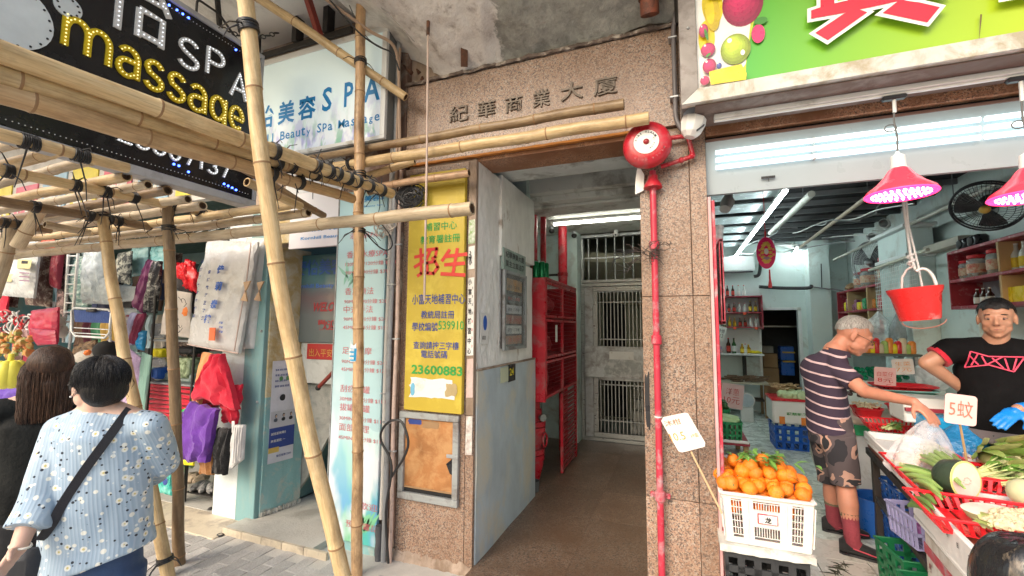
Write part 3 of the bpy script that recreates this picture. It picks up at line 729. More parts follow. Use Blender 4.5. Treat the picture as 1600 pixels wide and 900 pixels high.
for z0,z1 in ((.90,1.265),(1.285,1.675),(1.695,2.055)):
 for y0,y1 in ((CY0+.032,ym-.004),(ym+.004,CY1-.003)):
  d=MB()
  for a,b,c,e in ((y0,y1,z1-.025,z1),(y0,y1,z0,z0+.025),(y0,y0+.025,z0+.0255,z1-.0255),(y1-.025,y1,z0+.0255,z1-.0255)):
   d.bx(CX1-.025,CX1+.003,a,b,c,e,.003)
  do=part('mesh_door',d,REDPAINT,t)
  g=MB()
  for i in range(1,12):g.bx(CX1-.013,CX1-.011,y0+(y1-y0)*i/12-.001,y0+(y1-y0)*i/12+.001,z0,z1)
  for i in range(1,9):g.bx(CX1-.0105,CX1-.0075,y0,y1,z0+(z1-z0)*i/9-.0015,z0+(z1-z0)*i/9+.0015)
  part('wire_mesh',g,REDDARK,do,kind='stuff')
for k,z in enumerate((.92,1.30,1.72)):part('folded_hose',MB().ball((CX1-.2,CY0+.35+.1*k,z+.13),(.12,.16,.12),amp=.5,seed=k),REDDARK,t)
part('white_label',MB().bx(CX1-.005,CX1-.003,ym-.30,ym-.22,1.44,1.62),PAPER,t)
t=thing('red_louvred_door','tall dark red slatted door standing open below the red hose cabinet','door',(-1.26,2.3,0))
part('stile',MB().bx(-1.275,-1.245,2.02,2.06,.01,.868,.004),REDPAINT,t);part('stile',MB().bx(-1.275,-1.245,2.68,2.72,.01,.868,.004),REDPAINT,t)
for k in range(17):part('slat',MB().box((-1.262,2.37,.04+k*.05),(.022,.61,.034),.003,Matrix.Rotation(.5,3,'Y')),REDDARK,t)
t=thing('sprinkler_valve','dark red sprinkler valve with flanges below the hose cabinet','valve',(-1.5,1.6,0))
for z,r in ((.12,.07),(.24,.11),(.30,.11),(.40,.085),(.52,.12),(.58,.12),(.70,.08)):
 part('flange',MB().cyl((-1.46,1.66,z),(-1.46,1.66,z+.05),r,n=20),REDPAINT,t)
part('body',MB().lathe([(.05,0),(.075,.1),(.10,.2),(.07,.36),(.10,.5),(.07,.62),(.06,.86)],(-1.46,1.66,.0),20),REDPAINT,t)
part('gauge',MB().cyl((-1.36,1.60,.68),(-1.33,1.57,.68),.035),STEEL,t);part('handwheel',MB().tube([(-1.34+.0*k,1.66+.07*math.cos(k*.7),.44+.07*math.sin(k*.7)) for k in range(9)],.01,8,closed=True),REDPAINT,t)
t=thing('grey_pot','small grey tin on the floor behind the corridor wall corner','tin',(-1.40,1.5,0))
part('tin',MB().lathe([(.05,0),(.055,.10),(.05,.10),(.045,.01)],(-1.39,1.45,.0),16),MT('dull_tin',(.14,.15,.15),.5,.4),t)
for k,(x,y,lab) in enumerate(((-1.36,1.42,'green drink can nearest the corridor wall on top of the red cabinet'),(-1.31,1.46,'middle green drink can on top of the red cabinet'),(-1.30,1.56,'green drink can furthest from the corridor wall on the red cabinet'))):
 t=thing('drink_can',lab,'can',(x,y,2.09),'green cans on the red cabinet')
 part('can',MB().lathe([(.026,0),(.033,.008),(.033,.155),(.026,.168)],(x,y,2.091),20),MT('green_can_%s'%'abc'[k],(.01,.20,.07),.25,.5),t)
 part('rim',MB().lathe([(.026,0),(.028,.004),(.022,.004)],(x,y,2.2592),20),STEEL,t)
mb=MB().bx(-1.50,-1.40,1.40,1.44,2.092,2.33,.03);solo('brown_packet',mb,MT('brown_packet',(.12,.045,.03),.6),'brown packet leaning behind the green cans on the red cabinet','packet')

# ======== fire bell, red pipe, conduit, camera
bc=onY(1011,228,-.16)
t=thing('fire_alarm_bell','round red fire alarm bell with a white centre disc on the granite pier','alarm bell',bc)
ry=Matrix.Rotation(R(90),3,'X')
def disc(mb,prof,c,n=32):return mb.lathe(prof,c,n,ry)
part('gong',disc(MB(),[(.0,.062),(.085,.060),(.118,.050),(.134,.030),(.138,.0),(.130,-.004),(.0,-.005)],bc,40),REDPAINT,t)
part('backbox',MB().cyl(bc+V((0,.005,0)),bc+V((0,.12,0)),.085,n=28),REDPAINT,t)
part('white_disc',disc(MB(),[(.0,.0645),(.070,.0635),(.070,.058)],bc),PAPER,t)
part('centre_bolt',MB().ball(bc+V((0,-.066,0)),(.017,.012,.017)),REDDARK,t)
def arc_text(body,r,a0,step,mat,h):
 for i,ch in enumerate(body):
  if ch==' ':continue
  a=R(a0-step*i);n=V((math.cos(a),0,math.sin(a)));tg=V((math.sin(a),0,-math.cos(a)))
  letters(ch,mat,t,bc+V((0,-.0647,0))+n*r,tg,n,hg=h,center=True,bold=.01,lift=.002)
arc_text('FIRE ALARM',.052,165,15,INKB,.012)
arc_text('Made in',.042,-60,-14,INKB,.007)
arc_text('FIRE ALARM',.10,235,-11,REDDARK,.014)
px=bc.x+.022
t=thing('red_bell_pipe','long red painted pipe running down the granite pier from the fire bell','pipe',(px,-.05,-.08))
part('bracket',MB().lathe([(.055,.0),(.05,.02),(.03,.05),(.028,.075)],(px,-.06,bc.z-.225),20,Matrix.Rotation(0,3,'X')),REDPAINT,t)
part('pipe',MB().cyl((px,-.055,-.09),(px,-.055,bc.z-.12),.019,n=18),REDPIPE,t)
for z in (2.06,1.50,.62):part('coupling',MB().lathe([(.024,0),(.029,.006),(.029,.05),(.024,.056)],(px,-.055,z),18),REDPIPE,t)
part('saddle',MB().bx(px-.055,px+.055,-.035,-.004,.63,.655,.004).cyl((px-.045,-.05,.643),(px-.045,-.03,.643),.008).cyl((px+.045,-.05,.643),(px+.045,-.03,.643),.008),REDPIPE,t)
part('white_band',MB().cyl((px,-.055,1.085),(px,-.055,1.092),.0225,n=18),PAPER,t)
def bend(pts,r,k=5):
 out=[];pts=[V(p) for p in pts]
 for i,p in enumerate(pts):
  if i in (0,len(pts)-1):out.append(p);continue
  a=p+(pts[i-1]-p).normalized()*r;b=p+(pts[i+1]-p).normalized()*r
  for j in range(k+1):
   s=j/k;out.append(a*(1-s)**2+p*2*s*(1-s)+b*s*s)
 return out
t=thing('red_branch_pipes','short red pipe elbows joining the fire bell from the right under the camera','pipe',(.05,-.03,2.7))
u=onY(1072,215,-.05);l=onY(1075,240,-.05)
part('upper_pipe',MB().tube(bend([(bc.x+.08,-.05,u.z+.01),(u.x+.01,-.05,u.z+.01),(u.x+.035,-.05,l.z-.02),(u.x-.01,-.05,l.z-.03),(bc.x+.07,-.05,l.z-.06)],.02),.013,12),REDPAINT,t)
part('elbow',MB().ball((u.x+.03,-.05,l.z-.015),.019),REDPAINT,t);part('elbow',MB().ball((u.x-.03,-.05,l.z-.035),.018),REDPAINT,t)
t=thing('grey_conduit','slim grey conduit running down beside the shop sign frame to the camera','conduit',(.02,-.05,2.8))
part('tube',MB().tube(bend([(.035,-.06,3.60),(.0,-.05,3.42),(.0,-.05,2.84),(.05,-.06,2.74),(.08,-.03,2.74)],.05),.014,10),MT('dark_grey_conduit',(.16,.15,.16),.45),t)
for z in (3.36,2.98):part('clip',MB().bx(-.03,.02,-.066,-.004,z,z+.012,.002),ALU,t)
cc_=onY(1083,192,-.16)
t=thing('dome_camera','white angular security camera on a bracket between the bell and shop sign','camera',cc_)
part('bracket',MB().bx(cc_.x-.052,cc_.x+.052,-.20,-.09,cc_.z+.035,cc_.z+.11,.006),MT('pale_grey_housing',(.55,.57,.60),.4),t)
part('housing',MB().lathe([(.030,-.085),(.055,-.06),(.068,-.01),(.066,.025),(.05,.034),(0,.035)],cc_+V((0,0,0)),9,Matrix.Rotation(.25,3,'Y')),WHITEPL,t,ang=20)
part('lens_slot',MB().box(cc_+V((.035,-.045,-.055)),(.05,.02,.006),.002,Matrix.Rotation(-.6,3,'Y')),BLACKP,t)
# tangle of tie wires round the pipe
mb=MB()
for k in range(15):
 a=random.uniform(0,6.28);p=V((px+random.uniform(-.05,.03),-.08,2.03+random.uniform(-.04,.08)))
 pts=[p]
 d=V((math.cos(a)*.036-.012,random.uniform(-.02,.01),math.sin(a)*.032-.004))
 for j in range(5):pts.append(pts[-1]+d+V((random.uniform(-.02,.02),0,random.uniform(-.02,.02))));d*=.8
 mb.tube(pts,.0022,5)
for k in range(7):mb.tube([(px+.03*math.cos(j*.9+k),-.055+.03*math.sin(j*.9+k),2.0+.014*k+.004*j) for j in range(8)],.003,5)
solo('wire_tangle',mb,MT('rusty_tie_wire',(.05,.035,.03),.7),'messy knot of thin dark wires tied round the red pipe on the granite pier','wire')
mb=MB()
for k in range(4):mb.tube([(-.30+.01*k,-.02,1.95),(-.42+.02*k,-.01,1.90+.05*k),(-.38,-.02,2.02+.02*k),(-.24,-.03,2.07)],.002,5)
o=solo('loose_wire',mb,BLACKTIE,'thin loose black wire loops hanging left of the pier in front of the gate','wire')
mb=MB().prism([(0,0),(.05,.02),(.055,.12),(.03,.17),(.012,.16),(.0,.06)],(-.245,-.022,2.42),(1,0,0),(0,0,1),(0,.015,0))
solo('pale_bracket',mb,WHITEPL,'worn pale plastic cover on the left edge of the granite pier above the wires','cover')
for z0,lab in ((1.55,'x'),):pass
mb=torn(-.215,-.185,-.003,.98,1.35,4,22);solo('black_sticker',mb,BLACKP,'torn black sticker on the left edge of the granite pier','sticker')

# ======== SPA FRONT
def printmat(name,stops,extra=None,rough=.35,axis='z',sc=1.0,warp=.35,gloss=.0):
 """faded printed sheet: soft colour fields"""
 m,n,b=mk(name);co=coords(n)
 s=N(n,'ShaderNodeSeparateXYZ');n.links.new(co,s.inputs[0])
 f=noise_(n,co,2.4*sc,4,.5)
 a=N(n,'ShaderNodeMath',operation='MULTIPLY_ADD');n.links.new(f,a.inputs[0]);a.inputs[1].default_value=warp;n.links.new(s.outputs[2],a.inputs[2])
 c=ramp(n,a.outputs[0],stops)
 if extra:
  for (lo,hi,col,sc2,seed) in extra:
   mp=N(n,'ShaderNodeMapping');mp.inputs['Location'].default_value=(seed,seed*2,seed*3);n.links.new(co,mp.inputs[0])
   mp.inputs['Rotation'].default_value=(0,.6,0);mp.inputs['Scale'].default_value=(1,1,.45)
   g=noise_(n,mp.outputs[0],sc2,3,.5)
   h=N(n,'ShaderNodeMapRange');n.links.new(s.outputs[2],h.inputs[0]);h.inputs[1].default_value=lo;h.inputs[2].default_value=hi
   mm=N(n,'ShaderNodeMath',operation='MULTIPLY');n.links.new(h.outputs[0],mm.inputs[0]);n.links.new(ramp(n,g,[(.50,(0,0,0)),(.60,(1,1,1))]),mm.inputs[1])
   c=mix(n,mm.outputs[0],c,col)
 n.links.new(c,b.inputs['Base Color']);b.inputs['Roughness'].default_value=rough
 return m
SKYB=MT('sign_blue_letter',(.0,.22,.55),.4,var=.08,bmp=0)
t=thing('spa_lightbox_sign','large pale light-box sign reading SPA above the beauty parlour doorway','shop sign',(-2.8,-.1,3.02))
SY=-.18
SX0,SX1=-3.62,onY(605,100,SY).x
ZT=onY(608,42,SY).z;ZB=2.99
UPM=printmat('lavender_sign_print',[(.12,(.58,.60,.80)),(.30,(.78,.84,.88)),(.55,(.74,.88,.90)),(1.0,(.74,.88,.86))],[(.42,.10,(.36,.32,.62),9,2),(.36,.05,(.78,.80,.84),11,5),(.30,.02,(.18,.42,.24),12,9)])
UPM.node_tree.nodes['Principled BSDF'].inputs['Emission Color'].default_value=(.72,.90,.95,1);UPM.node_tree.nodes['Principled BSDF'].inputs['Emission Strength'].default_value=.10  # faint glow added to brighten the face, not known to be lit
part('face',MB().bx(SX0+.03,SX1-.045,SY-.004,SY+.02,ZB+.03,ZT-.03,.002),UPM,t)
for a in ((SX0,SX1,ZT-.03,ZT+.02),(SX0,SX1,ZB,ZB+.03),(SX1-.045,SX1,ZB+.0305,ZT-.0305),(SX0,SX0+.03,ZB+.0305,ZT-.0305)):
 part('frame_bar',MB().bx(a[0],a[1],SY-.010,SY+.02,a[2],a[3],.003),WHITEP,t)
part('side_box',MB().bx(SX0,SX1+.002,SY+.021,-.01,ZB,ZT+.02,.003),MT('dull_grey_box',(.16,.17,.17),.6),t)
def srow(body,pl,pr,pb,y,par,mat,ht,bold=.01,**k):
 a=onY(pl,pb,y);b=onY(pr,pb,y)
 return letters(body,mat,par,(a.x,y,a.z),(1,0,0),(0,0,1),wd=b.x-a.x,hg=ht,bold=bold,**k)
z0=onY(470,187,SY).z
a=onY(478,178,SY)
for ch,l,r in (('怡',405,429),('美',435,461),('容',466,494)):
 p,q=onY(l,188,SY),onY(r,180,SY)
 letters(ch,SKYB,t,(p.x,SY-.004,3.27),(1,0,0),(0,0,1),wd=q.x-p.x,hg=.20,bold=.025)
for ch,l,r in (('S',504,519),('P',538,552),('A',568,594)):
 p,q=onY(l,170,SY),onY(r,165,SY)
 letters(ch,SKYB,t,(p.x,SY-.004,3.30),(1,0,0),(0,0,1),wd=q.x-p.x,hg=.20,bold=.02)
def spaced_row(body,l,r,z,par,mat,ht,y,bold=.01):
 a=onY(l,200,y).x;b=onY(r,190,y).x;n=len(body);st=(b-a)/n
 for i,ch in enumerate(body):
  if ch!=' ':letters(ch,mat,par,(a+st*(i+.5),y,z-(.015 if ch in 'yg' else 0)),(1,0,0),(0,0,1),hg=ht*(.72 if ch in 'eauysg' else (.9 if ch in 'pM' else 1)),bold=bold,center=True)
spaced_row('ll Beauty Spa Massage',416,594,3.135,t,SKYB,.075,SY-.004)
# iron angle and red post above it
t=thing('iron_sign_bracket','dark iron angle bracket holding the top of the spa light-box sign under the canopy','bracket',(-2.9,-.3,4.1))
part('angle',MB().bx(-3.6,-2.35,-.22,-.19,ZT+.025,ZT+.07,.002),DARKM,t)
for x in (-3.45,-2.95,-2.62):part('tab',MB().bx(x,x+.05,-.24,-.16,ZT+.071,4.158,.002),DARKM,t)
mb=MB().bar((-2.56,-.32,ZT-.03),(-2.62,-.42,4.158),.055,.04,.003);solo('red_steel_post',mb,MT('red_oxide_steel',(.26,.04,.03),.5),'dark red steel post hanging from the soffit in front of the spa sign','post')
mb=MB().bar((-3.32,-.55,3.75),(-3.34,-.60,4.158),.03,.03,.002);solo('dark_steel_hanger',mb,DARKM,'thin dark steel hanger beside the leaning bamboo pole near the massage sign','hanger')
t=thing('spa_door_sign','pinkish white spa name sign partly hidden above the doorway','shop sign',(-2.9,0,2.3))
DZ=onY(470,388,-.03).z
part('board',MB().bx(-3.10,-2.545,-.03,-.005,DZ,2.72,.003),printmat('pink_white_print',[(.0,(.66,.60,.62)),(.35,(.74,.72,.74))]),t)
srow('康怡美容',469,535,364,-.03,t,SKYB,.09,.02);srow('Kornhill Beauty',470,534,377,-.03,t,SKYB,.034)
part('upper_panel',MB().bx(-3.18,-2.545,-.022,-.004,2.722,3.0,.003),MT('grey_white_panel',(.58,.60,.62),.5),t)
# menu board
MX0,MX1,MZ1=-2.535,-2.075,2.66
MENU=printmat('aqua_menu_print',[(.05,(.32,.68,.56)),(.55,(.34,.66,.58)),(1.3,(.50,.70,.72)),(2.2,(.52,.72,.72)),(2.6,(.42,.62,.66))],[(.9,.1,(.10,.52,.48),3.0,3),(.8,.2,(.16,.42,.72),3.4,6),(.35,.0,(.12,.55,.22),5,8),(1.4,.6,(.70,.76,.82),4,4)])
t=thing('spa_menu_board','tall aqua spa price board with faded red price lines beside the doorway','price board',(-2.3,-.05,.02))
part('board',MB().bx(MX0,MX1,-.06,-.03,.02,MZ1,.004),MENU,t)
part('edge_trim',MB().bx(MX0-.014,MX0-.001,-.062,-.028,.02,MZ1,.003),ALUG,t)
def mrow(body,px0,px1,py,ht,mat=INKM,bold=.0):
 a=onY(px0,py,-.06);b=onY(px1,py,-.06)
 letters(body,mat,t,(a.x,-.06,a.z),(1,0,0),(0,0,1),wd=b.x-a.x,hg=ht,bold=bold)
mrow('美容S',569,600,316,.05,SKYB,.02);mrow('Beauty Spa',569,598,325,.018,SKYB)
rows=[('香薰花 牛奶',547,592,357,.05),('浴水療SPA',547,590,374,.05),('香薰水療SPA',542,606,404,.055),('120MINS/120分鐘 $498',540,619,417,.036),('90MINS/90分鐘 $398',540,610,430,.036),('香薰療法',539,584,461,.055),('90MINS/90分鐘 $288',538,609,475,.036),('中式手法',537,583,489,.055),('90MINS/90分鐘 $248',537,608,502,.036),('45MINS/45分鐘 $158',536,607,515,.036),('足底按摩',535,581,553,.055),('90MINS/90分鐘 $248',534,606,568,.036),('45MINS/45分鐘 $128',533,605,580,.036),('刮痧拔罐',532,578,612,.055),('30MINS/30分鐘 $118',531,603,626,.036),('拔罐火罐',531,578,641,.055),('30MINS/30分鐘 $118',530,601,656,.036),('面部護理',530,577,672,.055),('45MINS/45分鐘 $118',529,600,686,.036),('歡迎',562,590,795,.05),('預約電話',540,592,822,.05)]
for r_ in rows:mrow(*r_)
def brushleaf(t,y,cx,cz,n,col,s):
 b=MB()
 for k in range(n):
  a=R(40+100*random.random());l=s*random.uniform(.5,1.1);p=V((cx+random.uniform(-.05,.05),y,cz+random.uniform(-.05,.05)))
  d=V((math.cos(a),0,math.sin(a)));q=V((-d.z,0,d.x))*s*.09
  b.add([p,p+d*l*.5+q,p+d*l,p+d*l*.5-q],[(0,1,2,3)])
 part('printed_leaves',b,col,t,kind='stuff')
brushleaf(t,-.0607,-2.42,1.93,8,MT('pale_leaf_print',(.24,.50,.42),.5),.16)
brushleaf(t,-.0607,-2.20,.14,12,MT('leaf_print',(.22,.60,.34),.5),.20)
mb=MB().grid(lambda a,b:(-2.56+.52*a,-.028-.012*noise.noise(V((a*6,b*4,0)))-.03*(1-b)**3,-.095+.115*b),20,8,(0,.06,0))
solo('pale_teal_plinth',mb,TEALB,'scuffed pale teal plinth under the spa menu board','plinth')
# rubble at the foot of the pipes
mb=MB()
for k in range(26):mb.ball((random.uniform(-2.15,-1.85),random.uniform(-.10,-.02),-.09),(random.uniform(.006,.02),)*3,6,4,amp=.5,seed=k)
struct('crumbled_mortar',mb,CONC,'stuff')
# wall behind everything at the spa front
t=thing('spa_front_wall','old shopfront wall between the teal doorway jamb and the granite entrance','wall',(-2.6,.1,-.09))
part('right_block',MB().bx(-2.55,-1.965,.0,.24,.02,4.16),MT('rusty_dark_wall',(.20,.12,.09),.85,dirt=(.42,.36,.30),da=.35),t)
part('upper_block',MB().bx(-3.58,-2.551,.0,.24,2.30,4.16),RAWC,t)
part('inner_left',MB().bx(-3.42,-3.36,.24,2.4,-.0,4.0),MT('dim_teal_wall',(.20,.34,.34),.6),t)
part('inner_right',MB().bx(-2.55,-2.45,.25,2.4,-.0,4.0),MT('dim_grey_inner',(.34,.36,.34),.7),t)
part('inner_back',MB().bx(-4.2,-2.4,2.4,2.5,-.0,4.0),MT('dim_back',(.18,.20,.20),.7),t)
# teal pilaster and peeling jamb
t=thing('teal_door_jamb','curved door jamb with peeling ochre paint above and teal paint below','door jamb',(-3.34,.2,0))
def jamb(z0,z1):
 def f(a,b):
  an=a*1.25;z=z0+(z1-z0)*b
  return (-3.335+.16*math.sin(an)*.35+.006*noise.noise(V((a*6,z*4,2))),.03+.36*a,z)
 return f
part('teal_base',MB().grid(jamb(.0,.98),16,30,(-.12,0,0)),TEALB,t)
part('ochre_upper',MB().grid(jamb(.981,2.30),16,40,(-.12,0,0)),YPEEL,t)
part('broken_foot',MB().grid(lambda a,b:(-3.325+.16*math.sin(a*1.25)*.35+.02*noise.noise(V((a*30,b,0))),.03+.36*a,-.003+.04*b+.03*noise.noise(V((a*25,b,6)))),40,3),CONC,t)
part('upper_stained',MB().bx(-3.40,-3.10,-.028,-.001,2.30,2.72,.004),YPEEL,t)
t=thing('teal_pilaster','teal painted pilaster standing between the accessories stall and the spa doorway','pilaster',(-3.46,0,-.09))
part('shaft',MB().bx(-3.575,-3.352,-.012,.10,-.09,2.6,.006),TEAL,t)
part('bolt',MB().ball((-3.38,-.016,.95),.012),ALU,t);part('bolt',MB().ball((-3.38,-.016,1.55),.012),ALU,t)
mb=MB().bx(-3.87,-3.578,-.004,.10,-.09,2.6,.006);solo('white_panel_pilaster',mb,MT('pale_board',(.68,.74,.76),.5,dirt=(.50,.52,.50),da=.25),'pale bluish white panel at the end of the accessories stall, left of the teal pilaster','panel')
mb=MB()
for k in range(3):mb.tube([(-3.45+.022*math.cos(a*.8)+.01*k,-.235+.02*math.sin(a*.8),-.085+.018*k) for a in range(8)],.009,6,closed=True)
solo('wire_coil',mb,BLACKTIE,'small coil of black wire lying at the corner of the cream kerb','wire')
# poster on the jamb
t=thing('agency_poster','narrow white and blue poster with three small portraits on the peeling jamb','poster',(-3.32,.2,.55))
JX=lambda y:-3.335+.16*math.sin(min(1,max(0,(y-.03)/.36))*1.25)*.35+.004
q0=onX(418,726,-3.315);q1=onX(462,562,-3.28)
PY0,PY1,PZ0,PZ1=q0.y,q1.y+.02,q0.z,q1.z
def sheet(y0,y1,z0,z1,nm,mat,lift=0,kind=None):
 part(nm,MB().grid(lambda a,b:(JX(y0+(y1-y0)*a)+.008+lift,y0+(y1-y0)*a,z0+(z1-z0)*b),8,3,(-.001,0,0)),mat,t,kind=kind)
def PF(a):return PY0+(PY1-PY0)*a
def PZ(b):return PZ0+(PZ1-PZ0)*b
sheet(PF(0),PF(1),PZ(0),PZ(1),'sheet',MT('lilac_paper',(.62,.62,.68),.6))
sheet(PF(0),PF(1),PZ(.14),PZ(.34),'blue_band',INKNAVY,.002)
sheet(PF(.02),PF(.98),PZ(.34),PZ(.50),'grey_band',MT('pale_grey_print',(.52,.52,.56),.6),.002)
sheet(PF(.0),PF(.4),PZ(.10),PZ(.15),'gold_band',MT('gold_print',(.60,.42,.10),.6),.003)
def plet(s_,a,b,w_,m_,bold=.01):
 y=PF(a);letters(s_,m_,t,(JX(y)+.012,y,PZ(b)),(.14,1,0),(0,0,1),wd=w_*(PY1-PY0),hg=None,bold=bold)
plet('誠信服務專業團隊',.06,.27,.85,PAPER);plet('商業貸款 一站式',.06,.20,.8,PAPER);plet('電話查詢 2360',.3,.05,.6,INKNAVY)
for k in range(4):plet('專業 誠信 服務',.1,.90-.055*k,.5+.1*(k%2),INKNAVY)
for k,a in enumerate((.22,.52,.82)):
 y=PF(a)
 part('portrait',MB().ball((JX(y)+.012,y,PZ(.455)),(.002,.012,.017),8,6).ball((JX(y)+.012,y,PZ(.415)),(.002,.022,.016),8,6),INKB if k else MT('suit_print',(.10,.12,.16),.6),t,kind='stuff')
 part('portrait_face',MB().ball((JX(y)+.0145,y,PZ(.452)),(.001,.008,.012),8,6),MT('face_print',(.62,.42,.32),.6),t)
for k,a in enumerate((.35,.62)):y=PF(a);part('round_badge',MB().ball((JX(y)+.011,y,PZ(.82)),(.002,.02,.02),12,8),MT('green_badge_print',(.12,.30,.12),.6),t)
y=PF(.45);part('globe_print',MB().ball((JX(y)+.011,y,PZ(.63)),(.002,.032,.028),12,8),INKB,t)
# banner board inside the doorway
BY=.30
t=thing('welcome_banner_board','glossy aqua board, darkened to stand for recess shade, with blue Chinese name and red WELCOME inside the doorway','sign board',(-3,BY,1.5))
q0=onY(447,534,BY);q1=onY(536,395,BY)
part('board',MB().bx(q0.x,-2.552,BY,BY+.012,q0.z,q1.z,.002),printmat('shaded_aqua_photo',[(.0,(.12,.15,.15)),(.30,(.16,.18,.19)),(.48,(.16,.12,.13)),(.62,(.06,.13,.15)),(.95,(.05,.15,.17))],[(.5,.9,(.04,.14,.16),5,2)],.15,warp=.25),t)  # board, name and red print darkened to stand for the recess shade
part('edge',MB().bx(q0.x-.008,q0.x-.001,BY-.004,BY+.014,q0.z,q1.z,.002),DARKM,t)
a=onY(461,432,BY);b=onY(533,432,BY)
letters('康怡美容',MT('shaded_blue_print',(.01,.07,.30),.4,bmp=0),t,(a.x,BY,a.z),(1,0,0),(0,0,1),wd=(b.x-a.x)*1.05,hg=.15,bold=.02)
a=onY(459,453,BY);letters('Kornhill Beauty',INKBLUE,t,(a.x,BY,a.z),(1,0,0),(0,0,1),wd=.48,hg=.05)
a=onY(490,487,BY);letters('WELCOME',MT('shaded_red_print',(.34,.03,.04),.4,bmp=0),t,(a.x,BY,a.z),(1,0,0),(0,0,1),wd=.42,hg=.085,bold=.03,shear=.3)
a=onY(496,516,BY);letters('歡迎',MT('shaded_red_print',(.34,.03,.04),.4,bmp=0),t,(a.x,BY,a.z),(1,0,0),(0,0,1),wd=.23,hg=.095,bold=.02)
q2=onY(465,600,BY)
mb=MB().bx(q2.x,-2.552,BY+.02,BY+.05,1.08,q0.z-.004,.003)
o=solo('white_wall_board',mb,MT('scuffed_white_board',(.50,.52,.50),.5,dirt=(.26,.27,.25),da=.4,ds=3),'scuffed white board under the welcome banner in the doorway','board')
a=onY(477,561,BY);b=onY(522,538,BY)
t=thing('red_fortune_sticker','red and gold paper sticker on the white board in the spa doorway','sticker',(a.x,BY,a.z))
part('sheet',MB().bx(a.x,b.x,BY+.014,BY+.0195,a.z,b.z,.001),MT('dull_red_paper',(.40,.02,.02),.5),t)
letters('出入平安',MT('dull_gold_print',(.55,.30,.06),.5),t,(a.x+.03,BY+.014,a.z+.025),(1,0,0),(0,0,1),wd=b.x-a.x-.06,hg=.07)
t=thing('red_handrail','dark red handrail slanting up the stairs inside the spa doorway','handrail',(-2.9,.26,.8))
p0=onY(497,606,.24);p1=onY(545,556,.24)
part('rail',MB().tube([p0,p1,p1+(p1-p0)],.018,10),MT('dark_red_rail',(.22,.03,.02),.4),t);part('knob',MB().ball(p0,.024),DARKM,t)
mb=MB().prism([(onY(x,y,.40).x,onY(x,y,.40).z) for x,y in ((448,606),(548,590),(548,618),(476,752),(448,790))],(0,.40,0),(1,0,0),(0,0,1),(0,.03,0))
solo('stair_stringer',mb,MT('grey_render',(.34,.34,.31),.8,dirt=(.18,.20,.19),da=.4),'slanting grey rendered stair side wall inside the spa doorway','wall')
t=thing('spa_stairs','teal painted steps rising behind the menu board in the spa doorway','stairs',(-2.8,.6,0))
for k in range(5):part('step',MB().bx(-3.2,-2.552,.50+.22*k,1.6,.17*k,.17*(k+1)-.003,.006),TEALB,t)
for k in range(5):part('nosing',MB().bx(-3.2,-2.552,.485+.22*k,.53+.22*k,.17*(k+1)-.002,.17*(k+1)+.012,.004),MT('worn_nosing',(.26,.24,.20),.7),t)
# vertical service pipes between menu and yellow sign
def vpipe(label,x,y,r,z0,z1,mat,cat='pipe',joints=()):
 t=thing('service_pipe',label,cat,(x,y,z0))
 part('pipe',MB().tube([(x+.004*math.sin(k*1.3),y,z0+(z1-z0)*k/10) for k in range(11)],r,10),mat,t)
 for z in joints:part('clip',MB().bx(x-r*1.9,x+r*1.9,y-r*1.1,y+r*.6,z,z+.012,.003),ALU,t)
 return t
PVC=MT('aged_pink_pvc',(.56,.42,.36),.5,var=.15,dirt=(.34,.24,.20),da=.3,ds=9)
LEAD=MT('grey_pipe_paint',(.30,.31,.32),.45,dirt=(.18,.17,.16),da=.3)
vpipe('pinkish white service pipe nearest the spa menu board',-2.045,-.05,.017,.22,3.3,MT('dusty_white_pipe',(.60,.57,.53),.5),joints=(1.1,2.1))
vpipe('thick dull grey service pipe beside the yellow signboard',-2.003,-.07,.019,-.09,3.9,LEAD,joints=(.9,1.9,2.6))
vpipe('pinkish plastic pipe closest to the yellow signboard',-1.955,-.06,.015,-.09,2.78,PVC,joints=(.7,1.5,2.2))
vpipe('dark grey conduit stub at the foot of the service pipes',-2.05,-.065,.026,-.09,.18,MT('dark_grey_stub',(.10,.10,.11),.5))
vpipe('thin tan cable bundle climbing past the right end of the spa light-box sign',-1.985,-.08,.011,2.7,3.75,GREYCABLE,'cable')
p0=onY(669,40,-.35);p1=onY(663,470,-.35)
t=thing('hanging_steel_rod','thin pinkish rod hanging from the broken concrete down across the yellow signboard','rod',(p1.x,p1.y,p1.z))
part('rod',MB().tube([p0,(p0+p1)/2+V((.004,0,0)),p1],.0075,8),MT('pinkish_rod',(.52,.40,.34),.6),t)
part('rusty_tip',MB().cyl(p0+V((0,0,-.07)),p0+V((0,0,.03)),.012),RUSTM,t)
def cab(label,pts,r,mat=CABLE,nm='cable'):
 q=[]
 P4=[V(p) for p in pts]
 for i in range(len(P4)-1):
  a,b,c,d=P4[max(0,i-1)],P4[i],P4[i+1],P4[min(len(P4)-1,i+2)]
  for k in range(6):
   s=k/6;q.append(.5*((2*b)+(c-a)*s+(2*a-5*b+4*c-d)*s*s+(3*b-a-3*c+d)*s**3))
 q.append(P4[-1])
 return solo(nm,MB().tube(q,r,7),mat,label,'cable')
Y=onY
cab('thick black cable loop hanging round the service pipes at knee height',[Y(607,880,-.12),Y(603,800,-.12),Y(612,728,-.12),Y(596,690,-.13),Y(597,672,-.13),Y(610,658,-.13),Y(628,660,-.13),Y(638,690,-.13),Y(631,715,-.13),Y(620,732,-.12),Y(612,745,-.11)],.009)
cab('black cable slung from the soffit across the spa light-box sign',[Y(515,0,-.5),Y(560,50,-.4),Y(590,72,-.3),Y(612,83,-.25),Y(624,110,-.22)],.006)
